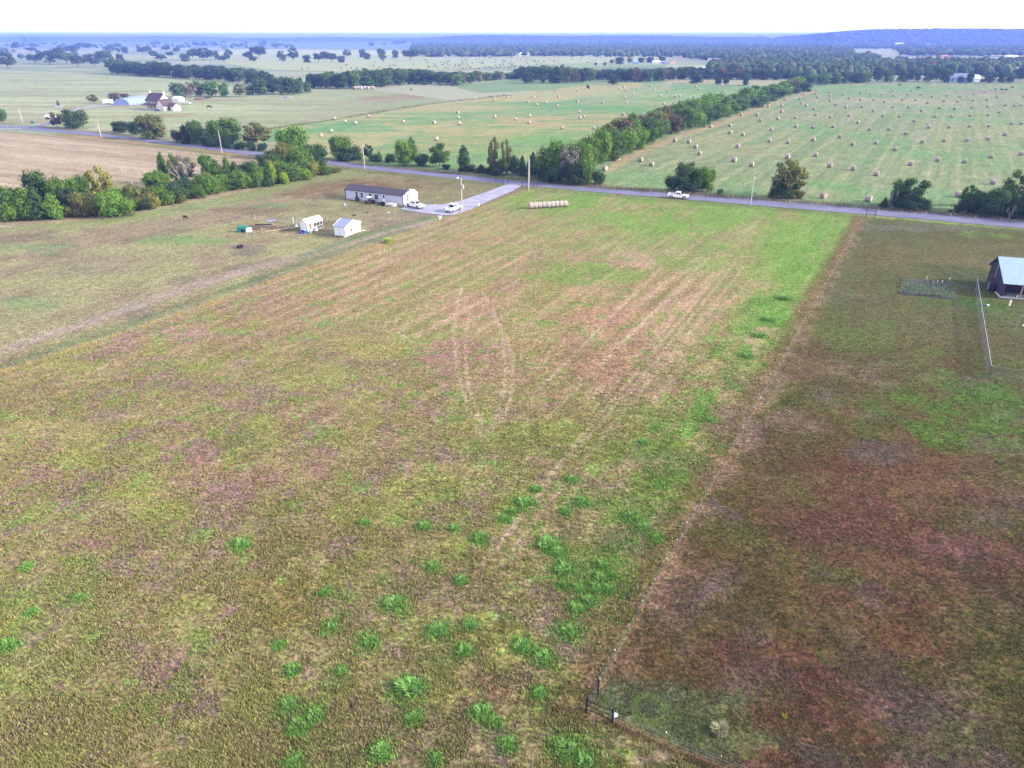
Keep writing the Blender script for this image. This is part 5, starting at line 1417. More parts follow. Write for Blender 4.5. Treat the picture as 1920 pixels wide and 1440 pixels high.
O = G(478, 441); pw = MB(); prev = None
for q in pp:
    g = G(*q) - O; MB().tube((g.x, g.y, 0), (g.x, g.y, 1.35), .05, n=6).build('post', M['pole'] if q[0] in (463, 492, 478) else M['wire'], pen)
    if prev:
        for z in (.3, .75, 1.2): pw.tube((prev.x, prev.y, z), (g.x, g.y, z), .008, n=3, caps=False)
    prev = g
pw.build('wire', M['wire'], pen)
pl = MB().box(-2.0, 2.0, -.12, .12, .02, .22).build('timber', M['tank'], None, loc=G(494, 421.5), rz=.02); tag(pl, 'dark timber lying flat behind the green dog house', 'timber')
bl = MB().box(-1.0, 1.0, -.7, .7, .02, .18).build('sheet_stack', M['blue_roof'], None, loc=G(509, 414.5), rz=.3); tag(bl, 'pale blue sheets lying at the far corner of the wire pen', 'sheets')
bd = MB().box(-2.6, 2.6, -.08, .08, .02, .16).build('board', M['wood'], None, loc=G(523, 417.5), rz=-.62); tag(bd, 'long brown board lying behind the wire pen', 'board')
bd = MB().box(-2.9, 2.9, -.08, .08, .02, .16).build('board', M['wood'], None, loc=G(520, 431.8), rz=.60); tag(bd, 'long brown board lying along the near side of the wire pen', 'board')
for q, hh in (((550.5, 419), 1.6), ((557, 419.5), 1.2)):
    o = MB().tube((0, 0, 0), (0, 0, hh), .07, n=6).build('post', M['white'] if hh > 1.5 else M['pole'], None, loc=G(*q)); tag(o, 'short white post behind the white sack' if hh > 1.5 else 'short brown post right of the white one behind the sack', 'post')
fr = empty('fire_ring', G(450.5, 464.5), 0, 'dark iron fire ring on ashy ground below the green dog house', 'fire ring')
rg = MB(); n = 24; v = []; f = []
for k, (r_, z) in enumerate(((1.0, 0), (1.12, .6), (1.03, .6), (.92, .05))):
    for i in range(n): v.append((math.cos(6.2832 * i / n) * r_, math.sin(6.2832 * i / n) * r_, z))
for k in range(3):
    for i in range(n): f.append((k * n + i, k * n + (i + 1) % n, (k + 1) * n + (i + 1) % n, (k + 1) * n + i))
fr.scale = (.72, .72, .9); rg.add(v, f).build('ring', M['tank'], fr); MB().tube((0, 0, .02), (0, 0, .12), .9, n=20).build('ash', M['dirt'], fr)


# ------------------------------------------------------------------ poles
def pole(px, by, ty, r, label, name='utility_pole', bits='', m='pole', lean=0):
    P = G(px, by); h = height_at(P, ty)
    o = empty(name, P, 0, label, 'utility pole'); MB().tube((0, 0, -.1), (lean, 0, h), r, r * .7, n=10).build('pole', M[m], o)
    if 'x' in bits: MB().box(-.9, .9, -.06, .06, h - .55, h - .42).build('crossarm', M['pole'], o)
    if 'i' in bits:
        for x in (-.7, 0, .7): MB().tube((x, 0, h - .42), (x, 0, h - .2), .05, n=6).build('insulator', M['galv'], o)
    return o, h


P_, h_ = pole(866.5, 397.5, 333, .17, 'tall pale pole with a transformer and lamp beside the gravel drive')
MB().tube((.42, 0, h_ - 2.9), (.42, 0, h_ - 1.9), .27, n=12).tube((.42, 0, h_ - 1.9), (.42, 0, h_ - 1.75), .1, n=8).box(.05, .42, -.05, .05, h_ - 2.1, h_ - 1.98).build('transformer', M['galv'], P_)
la = MB().tube((0, 0, h_ - .5), (-.95, .1, h_ + .05), .04, n=6).build('lamp_arm', M['galv'], P_); MB().tube((-.95, .1, h_ - .18), (-.95, .1, h_ + .12), .26, .16, n=12).build('lamp', M['white'], la)
a_, h1 = pole(991, 357, 294.5, .17, 'taller front pole of the close pair at the driveway mouth')
b_, h2 = pole(992.6, 344, 299.5, .15, 'shorter rear pole of the close pair at the driveway mouth')
MB().tube((0, 0, h1 - 1.5), (-16, 9, .1), .02, n=4).tube((0, 0, h1 - 4.5), (-13, 8, .1), .02, n=4).build('guy_wire', M['wire'], a_)
pole(684, 317, 271, .16, 'brown utility pole at the road behind the mobile home', bits='x')
pole(416.5, 286, 244, .17, 'pole on the near side of the road in front of the dark roadside trees')
pole(190, 257.5, 225.5, .18, 'pole beside the road below the small bare tree')
pole(42.5, 229, 202.5, .20, 'pale grey pole beyond the road near the left edge', m='galv')
pole(1406.3, 387, 331, .14, 'slim grey pole at the road beside the tall olive tree', m='galv', bits='x')
sg = empty('road_sign', G(1024, 342.5), 0, 'small pale sign on a post at the far verge near the pole pair', 'sign'); MB().tube((0, 0, 0), (0, 0, 1.0), .05, n=6).build('post', M['wood'], sg); MB().box(-.33, .33, -.05, -.02, 1.0, 1.65).build('panel', M['road_sign'], sg, bevel=.02)
mk = MB().tube((0, 0, 0), (0, 0, 1.7), .08, n=6).build('marker_post', M['orange'], None, loc=G(1073.5, 345)); tag(mk, 'orange marker post in front of the hedge corner', 'post')
for i, q in enumerate(((822.4, 407.6), (827.3, 407.2), (826.2, 409.8), (824.2, 411.9))):
    o = MB().tube((0, 0, 0), (0, 0, .36), .13, .15, n=10).tube((0, 0, .36), (0, 0, .39), .16, n=10).build('bucket', M['white'], None, loc=G(*q) + Vector((0, 0, 0))); tag(o, 'white bucket in the cluster below the gravel drive', 'bucket', 'white buckets below the drive')
o = MB().tube((0, 0, 0), (0, 0, .75), .17, .15, n=10).build('bucket', M['white'], None, loc=G(897.8, 386.5)); tag(o, 'single white bucket in the grass between the drive and the fence', 'bucket')
o = lump(MB(), rx=.28, ry=.22, h=.2, seed=8).build('white_bag', M['white'], loc=G(729, 398.5)); tag(o, 'white bag in the grass between the boat and the shed', 'bag')


# ------------------------------------------------------------------ fences and gates
def gate(name, pts, hgt, label, rails=(.35, .8, 1.2), cat='gate', pr=.075, rr_=.035):
    O = G(*pts[0]); r = empty(name, O, 0, label, cat); P = [G(*q) - O for q in pts]
    for p in P: MB().tube((p.x, p.y, -.05), (p.x, p.y, hgt), pr, n=10).build('post', M['black'], r)
    for a, b in zip(P[:-1], P[1:]):
        for z in rails: MB().tube((a.x, a.y, z), (b.x, b.y, z), rr_, n=8).build('rail', M['black'], r)
    return r


gate('corner_brace', [(1120.5, 1302), (1099, 1336), (1147.5, 1357.5)], 1.55, 'black pipe corner brace at the near end of the wire fence', rails=(.35, .78, 1.25), cat='fence')
gate('gate', [(1623, 408.3), (1639.5, 409.3)], 2.0, 'black pipe gate frame where the wire fence meets the road', rails=(1.0, 1.65))
gate('entry_fence', [(930, 342), (939.5, 344), (944, 345.5), (952.5, 344)], 1.4, 'black pipe entry fence left of the driveway mouth', rails=(1.2, .7), cat='fence')
gate('entry_fence', [(979, 349), (1000.5, 353), (1006.5, 351), (1012.5, 347.5)], 1.5, 'black pipe entry fence right of the driveway mouth', rails=(1.2, .7), cat='fence')


def wire_fence(name, pts, spacing, label, h=1.35, rad=.028, tip=True, m='rust', clump=0):
    O = G(*pts[0]); r = empty(name, O, 0, label, 'fence'); P = [G(*q) for q in pts]; R = random.Random(9)
    d = [0]
    for a, b in zip(P[:-1], P[1:]): d.append(d[-1] + (b - a).length)
    n = min(int(d[-1] / spacing), 96); prev = None; wires = MB()
    me = MB().box(-rad, rad, -rad * .5, rad * .5, -.05, h - .13).build('post', M[m]).data; bpy.data.objects.remove(bpy.data.objects[-1]) if False else None
    tm = MB().box(-rad * .9, rad * .9, -rad * .6, rad * .6, h - .13, h).build('tip', M['white']).data
    for o in [o for o in bpy.data.objects if o.data in (me, tm)]: bpy.data.objects.remove(o)
    for i in range(n + 1):
        s = d[-1] * i / n; j = 0
        while j < len(P) - 2 and d[j + 1] < s: j += 1
        p = P[j].lerp(P[j + 1], (s - d[j]) / (d[j + 1] - d[j])) - O
        po = link('post', me, r, loc=p, rz=R.uniform(0, 3)); po.rotation_euler = (R.uniform(-.04, .04), R.uniform(-.04, .04), R.uniform(0, 3))
        if tip: link('tip', tm, po)
        if prev is not None:
            for z in (.3, .6, .9, 1.15): wires.tube((prev.x, prev.y, z), (p.x, p.y, z), .006, n=3, caps=False)
        prev = p
    wires.build('wire', M['wire'], r)


wire_fence('wire_fence', [(1122, 1296), (1137, 1265), (1267, 1033), (1380, 837), (1500, 622), (1622, 407.5)], 2.9, 'long wire fence with white tipped steel posts between the green field and the brown plot')
wire_fence('wire_fence', [(1148, 1357), (1221, 1388), (1301, 1421), (1383, 1456), (1480, 1500), (1700, 1600)], 3.0, 'short wire fence with white tipped posts running off the bottom edge')
wire_fence('wire_fence', [(-1500, 1100), (0, 700), (300, 602), (600, 497), (870, 400), (985, 358)], 3.6, 'old wire fence hidden in golden weeds along the home plot', tip=False, m='wire', rad=.04, h=1.2)
wire_fence('wire_fence', [(1120, 352), (1250, 363), (1400, 374.5), (1650, 396), (1920, 418), (2300, 447)], 5.5, 'thin wire fence along the far verge below the right hay field', tip=False, m='pole', rad=.05, h=1.1)
wire_fence('wire_fence', [(30, 236), (60, 234), (150, 243), (300, 262), (420, 276), (600, 296)], 7, 'thin wire fence along the far verge left of the hay field', tip=False, m='pole', rad=.06, h=1.1)


def chain_fence():
    O = G(1852, 707); r = empty('chain_link_fence', O, 0, 'tall grey chain-link fence with pale top rail around the yard of the dark barn', 'fence')
    pts = [G(1876, 536), G(1827, 537.5), G(1852, 707), G(2050, 742)]; h = 1.75
    m = bpy.data.materials.new('chain_link'); m.use_nodes = True; nt = m.node_tree; N = nt.nodes; L = nt.links; b = N['Principled BSDF']; b.inputs['Base Color'].default_value = (.20, .20, .28, 1); b.inputs['Roughness'].default_value = .5; b.inputs['Metallic'].default_value = .3
    tr = N.new('ShaderNodeBsdfTransparent'); mx = N.new('ShaderNodeMixShader'); tc = N.new('ShaderNodeTexCoord'); vo = N.new('ShaderNodeTexChecker'); vo.inputs['Scale'].default_value = 28
    L.new(tc.outputs['Object'], vo.inputs['Vector']); mp = N.new('ShaderNodeMapRange'); mp.inputs[3].default_value = .22; mp.inputs[4].default_value = .46; L.new(vo.outputs['Fac'], mp.inputs[0]); L.new(mp.outputs[0], mx.inputs[0])
    L.new(tr.outputs[0], mx.inputs[1]); L.new(b.outputs[0], mx.inputs[2]); L.new(mx.outputs[0], N['Material Output'].inputs[0])
    m_thin = m.copy(); m_thin.name = 'loose_chain_link'; q_ = [n_ for n_ in m_thin.node_tree.nodes if n_.type == 'MAP_RANGE'][0]; q_.inputs[3].default_value = .05; q_.inputs[4].default_value = .15
    for pan, (a, b_) in enumerate(zip(pts[:-1], pts[1:])):
        a = a - O; b_ = b_ - O; d = b_ - a; k = max(1, int(d.length / 3))
        MB().quad((a.x, a.y, .04), (b_.x, b_.y, .04), (b_.x, b_.y, h - .03), (a.x, a.y, h - .03)).build('mesh_panel', m if pan == 1 else m_thin, r)
        MB().tube((a.x, a.y, h), (b_.x, b_.y, h), .028, n=6).build('top_rail', M['galv'] if pan == 1 else M['wire'], r)
        for i in range(k + 1):
            p = a.lerp(b_, i / k); MB().tube((p.x, p.y, 0), (p.x, p.y, h + .05), .028, n=6).build('post', M['wire'], r)


chain_fence()


def barn():
    O = G(1876, 556.5); B = G(1921, 561); a = math.atan2((B - O).y, (B - O).x); a = -.30
    r = empty('barn', O, a, 'dark barn with a ribbed white metal roof and open lean-to cut by the right edge', 'barn')
    L_, W_, He = 12.0, 9.0, 3.3
    # local x along the eave (to the right), y away
    hi = 5.6; mid = 6.2
    b = MB(); b.prism([(0, 2.5), (0, -.05), (3.0, -.05), (W_, -.05), (W_, He), (mid, hi), (0, 2.5)][1:-1] + [(0, 2.5)], 0, .2, axis='x')
    b.build('gable_wall', M['barn'], r)
    MB().box(.2, L_, 2.6, 2.8, -.05, 3.7).box(.2, L_, W_ - .2, W_, -.05, He).build('wall', M['barn'], r)
    rf = MB(); n = int(L_ / .25); zf = lambda y: 2.55 + (y + .5) * (hi + .12 - 2.55) / (mid + .5)
    for i in range(n):
        x0 = -.35 + i * (L_ + .35) / n; x1 = x0 + (L_ + .35) / n; xm = (x0 + x1) / 2 - .04
        for xa, xb, za, zb in ((x0, xm, 0, 0), (xm, xm + .03, 0, .07), (xm + .03, x1 - .03, .07, .07), (x1 - .03, x1, .07, 0)):
            rf.quad((xa, -.5, zf(-.5) + za), (xb, -.5, zf(-.5) + zb), (xb, mid, zf(mid) + zb), (xa, mid, zf(mid) + za))
    rf.build('roof', M['metal_roof'], r)
    MB().add([(-.35, mid, zf(mid) - .06), (L_, mid, zf(mid) - .06), (L_, W_ + .6, He - .15), (-.35, W_ + .6, He - .15), (-.35, mid, zf(mid) + .03), (L_, mid, zf(mid) + .03), (L_, W_ + .6, He), (-.35, W_ + .6, He)], [(0, 3, 2, 1), (4, 5, 6, 7), (0, 1, 5, 4), (1, 2, 6, 5), (2, 3, 7, 6), (3, 0, 4, 7)]).build('rear_roof', M['slate'], r)
    MB().box(-.36, -.30, -.5, mid, 0, .01).build('sill', M['white'], r)
    bpy.data.objects.remove([o for o in r.children if o.name.startswith('sill')][0])
    MB().box(-.3, L_, -.6, 2.6, -.02, .12).build('porch_slab', M['concrete'], r)
    for x in (.15, 2.9, 5.8, 8.7): MB().box(x - .09, x + .09, -.2, -.02, .12, 2.6).build('porch_post', M['trim_dark'] if x < 1 else M['wood'], r)
    MB().box(-.3, L_, -.3, -.1, 2.4, 2.58).build('eave_beam', M['barn'], r)
    MB().box(-.22, -.10, 5.0, 5.1, 2.2, 5.0).build('gable_pole', M['wood'], r)
    ac_ = empty('cabinet', rot2(O, a, -.75, 3.6), a, 'blue-grey cabinet standing against the left wall of the barn', 'cabinet'); MB().box(-.45, .45, -.6, .6, 0, 1.5).build('body', M['tank'], ac_, bevel=.03); MB().box(-.48, -.45, -.5, .5, .1, 1.4).build('door', M['slate'], ac_)
    for x, y, l in ((1.6, .6, 'dark table under the barn lean-to, left one'), (4.4, .6, 'dark table under the barn lean-to, right one')):
        t = empty('table', rot2(O, a, x, y, .12), a, l, 'table'); MB().box(-.9, .9, -.4, .4, .68, .75).build('tabletop', M['tank'], t)
        for sx in (-.8, .8):
            for sy in (-.33, .33): MB().box(sx - .04, sx + .04, sy - .04, sy + .04, 0, .68).build('leg', M['tank'], t)
    for x, y, z, l in ((2.6, .2, .12, 'white jug on the porch slab between the barn tables'), (4.6, .5, .87, 'white jug on the right barn table')):
        o = MB().tube((0, 0, 0), (0, 0, .26), .14, n=10).tube((0, 0, .26), (0, 0, .38), .13, .05, n=10).build('jug', M['white'], None, loc=rot2(O, a, x, y, z)); tag(o, l, 'jug')


barn()
o = MB().box(-.13, .13, -.1, .1, 0, .95).tube((0, 0, .95), (0, 0, 1.05), .1, n=8).build('stand_pipe', M['cream'], None, loc=G(1892.5, 573)); tag(o, 'cream post standing in the grass in front of the barn', 'post')
slide = empty('toy_slide', G(1844, 572.5), -.7, 'green plastic slide on its side with a white end inside the yard fence', 'slide')
for i in range(4): MB().box(-.8 + i * .42, -.48 + i * .42, -.5, .5, .02, .3 + .08 * (i % 2)).build('step', M['green_slide'], slide, bevel=.04)
MB().tube((.95, -.2, .3), (1.25, .25, .25), .3, n=12).build('end_cap', M['white'], slide)
slide.scale = (.55, .55, .6)
sw = empty('swing_set', G(1903, 618), .1, 'thin-framed swing set at the right edge inside the yard', 'swing set')
MB().tube((0, 0, 0), (.7, .5, 2.2), .04).tube((.9, 1.2, 0), (.7, .5, 2.2), .04).tube((4.0, -.4, 0), (4.2, .5, 2.2), .04).tube((4.5, 1.2, 0), (4.2, .5, 2.2), .04).tube((.7, .5, 2.2), (4.2, .5, 2.2), .04).build('frame', M['wire'], sw)
for x in (1.6, 2.8):
    s_ = MB().tube((x, .5, 2.2), (x, .5, .5), .015, n=4).tube((x + .4, .5, 2.2), (x + .4, .5, .5), .015, n=4).build('chain', M['wire'], sw); MB().box(x - .05, x + .45, .38, .62, .46, .5).build('seat', M['white'], s_)


def garden():
    O = G(1737, 540); R = random.Random(2); r = empty('garden_bed', O, 0, 'garden bed with dark weed cloth and leafy rows left of the barn', 'garden bed')
    c = [G(1693, 522) - O, G(1790, 531) - O, G(1790, 562) - O, G(1684, 551) - O]
    MB().quad(*[(p.x, p.y, .06) for p in c]).build('weed_cloth', M['dirt'], r)
    def uv(u, v): return c[0].lerp(c[1], u).lerp(c[3].lerp(c[2], u), v)
    V = []; F = []; b = 0
    Rn = np.random.default_rng(3)
    for i in range(2600):
        u, v = Rn.uniform(0, 1), Rn.uniform(0, 1)
        if v < .28 and Rn.random() > .25: continue
        if v < .6 and Rn.random() > .75: continue
        p = uv(u, v); h = Rn.uniform(.1, .5) * (1.4 if v > .35 else 1.7); a = Rn.uniform(0, 6.28); s = Rn.uniform(.07, .16)
        q = np.array([p.x, p.y, .08]) + np.array([[0, 0, h * .4], [math.cos(a) * s, math.sin(a) * s, h], [math.cos(a + .6) * s * 1.7, math.sin(a + .6) * s * 1.7, h * .8]]); V.append(q); F.append([b, b + 1, b + 2]); b += 3
    me = mesh_np('plants', np.concatenate(V), np.array(F), [M['leaf']]); o = link('plants', me, r); o.color = (.13, .19, .09, 1)
    MB().box(-3.4, .6, -4.6, -4.3, 0, .22).build('edging_board', M['tank'], r, rz=-.1)
    for q in ((1737, 524), (1757, 531), (1766, 531.5), (1780, 526), (1749, 532)):
        p = G(*q) - O; MB().tube((p.x, p.y, 0), (p.x, p.y, .6), .09, n=6).build('stake', M['cream'], r)


garden()


# ------------------------------------------------------------------ the big house and its hangar
def gable(parent, x0, x1, y0, y1, z0, he, rise, axis, wall, roof, over=.4, nm='wall', rn='roof'):
    """box with gable roof; ridge along axis"""
    b = MB(); b.box(x0, x1, y0, y1, z0, he)
    if axis == 'x':
        m_ = (y0 + y1) / 2; b.prism([(y0, he), (y1, he), (m_, he + rise)], x0, x1, axis='x')
    else:
        m_ = (x0 + x1) / 2; b.prism([(x0, he), (x1, he), (m_, he + rise)], y0, y1)
    w = b.build(nm, wall, parent)
    r_ = MB(); half = ((y1 - y0) if axis == 'x' else (x1 - x0)) / 2; k = rise / half
    for s in (-1, 1):
        e = m_ + s * (half + over); ze = he - over * k; q = []
        for t in (0.03, .22):
            if axis == 'x': q += [(x0 - over, m_, he + rise + t), (x1 + over, m_, he + rise + t), (x1 + over, e, ze + t), (x0 - over, e, ze + t)]
            else: q += [(m_, y0 - over, he + rise + t), (m_, y1 + over, he + rise + t), (e, y1 + over, ze + t), (e, y0 - over, ze + t)]
        r_.add(q, [(0, 3, 2, 1), (4, 5, 6, 7), (0, 1, 5, 4), (1, 2, 6, 5), (2, 3, 7, 6), (3, 0, 4, 7)])
    rr2 = r_.build(rn, roof, parent)
    return w, rr2


def big_house():
    O = G(271, 205.5); B = G(303, 207.5); a = math.atan2((B - O).y, (B - O).x); Lf = 12.8
    r = empty('farmhouse', O, a, 'large two-storey farmhouse with steep brown roof, two chimneys and a long porch', 'house')
    # main block, ridge along local x
    w, rf = gable(r, 0, Lf, 2.2, 10.5, -.05, 5.6, 4.0, 'x', M['cream'], M['shingle_brown'])
    for x in (.2, Lf + .2): MB().box(x - .45, x + .45, 6.0, 7.0, 8.2, 10.9).build('chimney', M['cream'], rf)
    # porch roof and posts
    MB().add([(-1.2, -.9, 2.7), (Lf + 1, -.9, 2.7), (Lf + 1, 2.2, 3.7), (-1.2, 2.2, 3.7), (-1.2, -.9, 2.9), (Lf + 1, -.9, 2.9), (Lf + 1, 2.2, 3.95), (-1.2, 2.2, 3.95)], [(0, 3, 2, 1), (4, 5, 6, 7), (0, 1, 5, 4), (1, 2, 6, 5), (2, 3, 7, 6), (3, 0, 4, 7)]).build('porch_roof', M['shingle_brown'], r)
    for i in range(8): MB().box(-.9 + i * 1.95, -.68 + i * 1.95, -.7, -.48, 0, 2.75).build('porch_post', M['cream'], r)
    MB().box(-1.1, Lf + .8, -.8, 2.2, -.05, .25).build('porch_floor', M['concrete'], r)
    # upper long window strip and lower openings
    for i in range(5): window(r, 1.4 + i * 2.5, 4.1, 1.5, 1.2, y=2.18)
    for i in range(4): window(r, 1.5 + i * 3.0, .9, 1.6, 1.5, y=2.18)
    d = MB().box(6.9, 7.9, 2.12, 2.2, .25, 2.4).build('door', M['trim_dark'], r)
    # lower wing with cross gable toward the right
    gable(r, Lf + .3, Lf + 7.5, -1.0, 7.0, -.05, 3.0, 3.6, 'y', M['cream'], M['shingle_brown'], nm='wing_wall', rn='wing_roof')
    gable(r, Lf + 7.5, Lf + 13.0, 1.5, 7.0, -.05, 2.7, 1.6, 'x', M['cream'], M['shingle_brown'], nm='garage_wall', rn='garage_roof')
    MB().box(Lf + 8.0, Lf + 10.2, 1.42, 1.5, .2, 2.3).build('garage_opening', M['black'], r)
    c = empty('car', rot2(O, a, Lf + 4.6, -3.2), a + .1, 'dark car parked in front of the farmhouse wing', 'car')
    MB().prism([(-2.1, .3), (-2.1, .8), (-1.3, .9), (-.8, 1.35), (.6, 1.35), (1.2, .92), (2.1, .8), (2.1, .3)], -.85, .85).build('body', M['slate'], c, bevel=.06)
    for x in (-1.3, 1.3):
        for s in (-1, 1): MB().tube((x, s * .7, .32), (x, s * .9, .32), .32, n=12).build('wheel', M['rubber'], c)
    MB().box(-.9, .7, -.87, .87, .95, 1.25).build('side_window', M['glass'], c)
    t = empty('tent_building', G(324, 190.5), a, 'cream outbuilding with shallow gable behind the farmhouse wing', 'outbuilding'); gable(t, 0, 6.5, 0, 5, -.05, 2.3, 1.2, 'x', M['white'], M['cream'])
    pickup(G(351, 195.5), a + .1, 'white pickup parked at the right of the farmhouse')


big_house()


def hangar(O, a, R_, L_, label, m, name='metal_hangar', door=True, cat='hangar'):
    """half-round arch building, axis along local x"""
    r = empty(name, O, a, label, cat); n = 18; mb = MB(); v = []; f = []; segs = max(4, int(L_ / 1.5))
    for j in range(segs + 1):
        x = L_ * j / segs
        for i in range(n + 1):
            t = math.pi * i / n; k = 1 + (.012 if j % 2 else 0); v.append((x, R_ * (1 - math.cos(t) * k), R_ * .78 * math.sin(t) * k))
    for j in range(segs):
        for i in range(n): f.append((j * (n + 1) + i, j * (n + 1) + i + 1, (j + 1) * (n + 1) + i + 1, (j + 1) * (n + 1) + i))
    mb.add(v, f).build('roof', m, r)
    for x, nm in ((.05, 'end_wall'), (L_ - .05, 'end_wall')):
        prof = [(R_ * (1 - math.cos(math.pi * i / n)), R_ * .775 * math.sin(math.pi * i / n)) for i in range(n + 1)]; MB().prism(prof, x - .04, x + .04, axis='x').build(nm, m, r)
    if door: MB().box(-.06, .005, R_ * .6, R_ * 1.4, 0, R_ * .42).build('door', M['blue_roof'], r)
    return r


hangar(G(243, 197.5), math.atan2((G(272, 190) - G(222, 196.5)).y, (G(272, 190) - G(222, 196.5)).x) + .12, 5.6, 30, 'long silvery half-round metal hangar left of the farmhouse', M['quonset'])
def trailer_box(px, py, L_, W_, H_, label, m, name='box_trailer', a=0.0, cat='trailer'):
    r = empty(name, G(px, py), a, label, cat); MB().box(-L_ / 2, L_ / 2, -W_ / 2, W_ / 2, .6, H_).build('body', m, r, bevel=.08)
    for x in (-.6, .4):
        for s in (-1, 1): MB().tube((x, s * (W_ / 2 - .25), .38), (x, s * (W_ / 2), .38), .38, n=12).build('wheel', M['rubber'], r)
    MB().tube((L_ / 2, 0, .6), (L_ / 2 + 1.2, 0, .5), .07, n=6).build('hitch', M['black'], r)
    return r
trailer_box(203, 195.3, 6.6, 2.4, 3.1, 'white box trailer between the brownish tree and the metal hangar', M['white'])
trailer_box(215, 193.5, 2.4, 2.0, 2.9, 'small maroon trailer between the white trailer and the metal hangar', M['maroon'])
for q, s, l in (((103.5, 201), (2.6, 1.8, 1.2), 'pale bluish mound in the left pasture, left one'), ((113.5, 200.5), (2.6, 2.0, 1.2), 'greyish mound in the left pasture, right one')):
    o = lump(MB(), rx=s[0], ry=s[1], h=s[2], seed=11).build('mound', M['galv'] if s[0] > 3 else M['roof_grey'], smooth=True, loc=G(*q)); tag(o, l, 'mound')
for q, s, l, m in (((374, 187), (4.5, 2.0, 1.6), 'rusty scrap heap under the trees right of the farmhouse', 'rust'), ((389, 184.5), (3.0, 1.5, 1.2), 'dark scrap heap beside the rusty one', 'tank'), ((540, 183), (3.6, 2, 1.4), 'grey brush heap in front of the tree row', 'roof_grey')):
    o = lump(MB(), rx=s[0], ry=s[1], h=s[2], seed=12, p=2.2).build('scrap_heap', M[m], loc=G(*q)); tag(o, l, 'heap')
for i, (a, b, m, h) in enumerate(((666, 167.5, 'wood', 1.5), (672, 167, 'rust', 1.6), (678, 168, 'wood', 1.5), (684, 167, 'straw', 1.5), (690, 167.5, 'rust', 1.5), (696, 167, 'straw', 1.7), (701, 167, 'wood', 1.5))):
    o = bale(G(a, b), .3 * i, 'rust coloured old bale in the row at the foot of the far wood', 'old bales at the wood edge', bw2, be2, 1.6)
hg = trailer_box(96, 223, 5.5, 2.2, 2.2, 'pale trailer half hidden behind the thin greyish tree', M['white'], a=.3)
gd = empty('guard_rail', G(2, 243), 0, 'pale guard rail at the road bend on the left edge', 'guard rail'); O = G(2, 243)
pts = [G(q, 244.2 - (q * .0) + .0) - O for q in (-14, 0, 20, 40)]
for p in pts: MB().tube((p.x, p.y, 0), (p.x, p.y, .8), .1, n=6).build('post', M['pole'], gd)
MB().box(pts[0].x, pts[-1].x, pts[0].y - .05, pts[0].y + .05, .5, .85).build('rail', M['concrete'], gd)
mb_ = MB().box(-.8, .8, -.5, .5, 0, 1.3).build('bin', M['green_plastic'], None, loc=G(61.5, 232), bevel=.06); tag(mb_, 'teal bin at the side road junction', 'bin')


# ------------------------------------------------------------------ far buildings
def far_house(px, py, wpx, hpx, label, wall='white', roof='roof_grey', name='house', cat='house', dep=10, a=0.0, flat=False):
    P = G(px, py); W_ = px2m(P, wpx); H_ = max(2.4, height_at(P, py - hpx)); r = empty(name, P, a, label, cat)
    if flat: gable(r, -W_ / 2, W_ / 2, 0, dep, -.05, H_ * .8, H_ * .2, 'x', M[wall], M[roof], over=.2)
    else: gable(r, -W_ / 2, W_ / 2, 0, dep, -.05, H_ * .55, H_ * .45, 'x', M[wall], M[roof])
    n = max(1, int(W_ / 5))
    if wpx > 9:
        for i in range(n):
            x = -W_ / 2 + W_ * (i + .5) / n; MB().box(x - .7, x + .7, -.06, -.01, H_ * .15, H_ * .42).build('window', M['glass'], r)
    return r


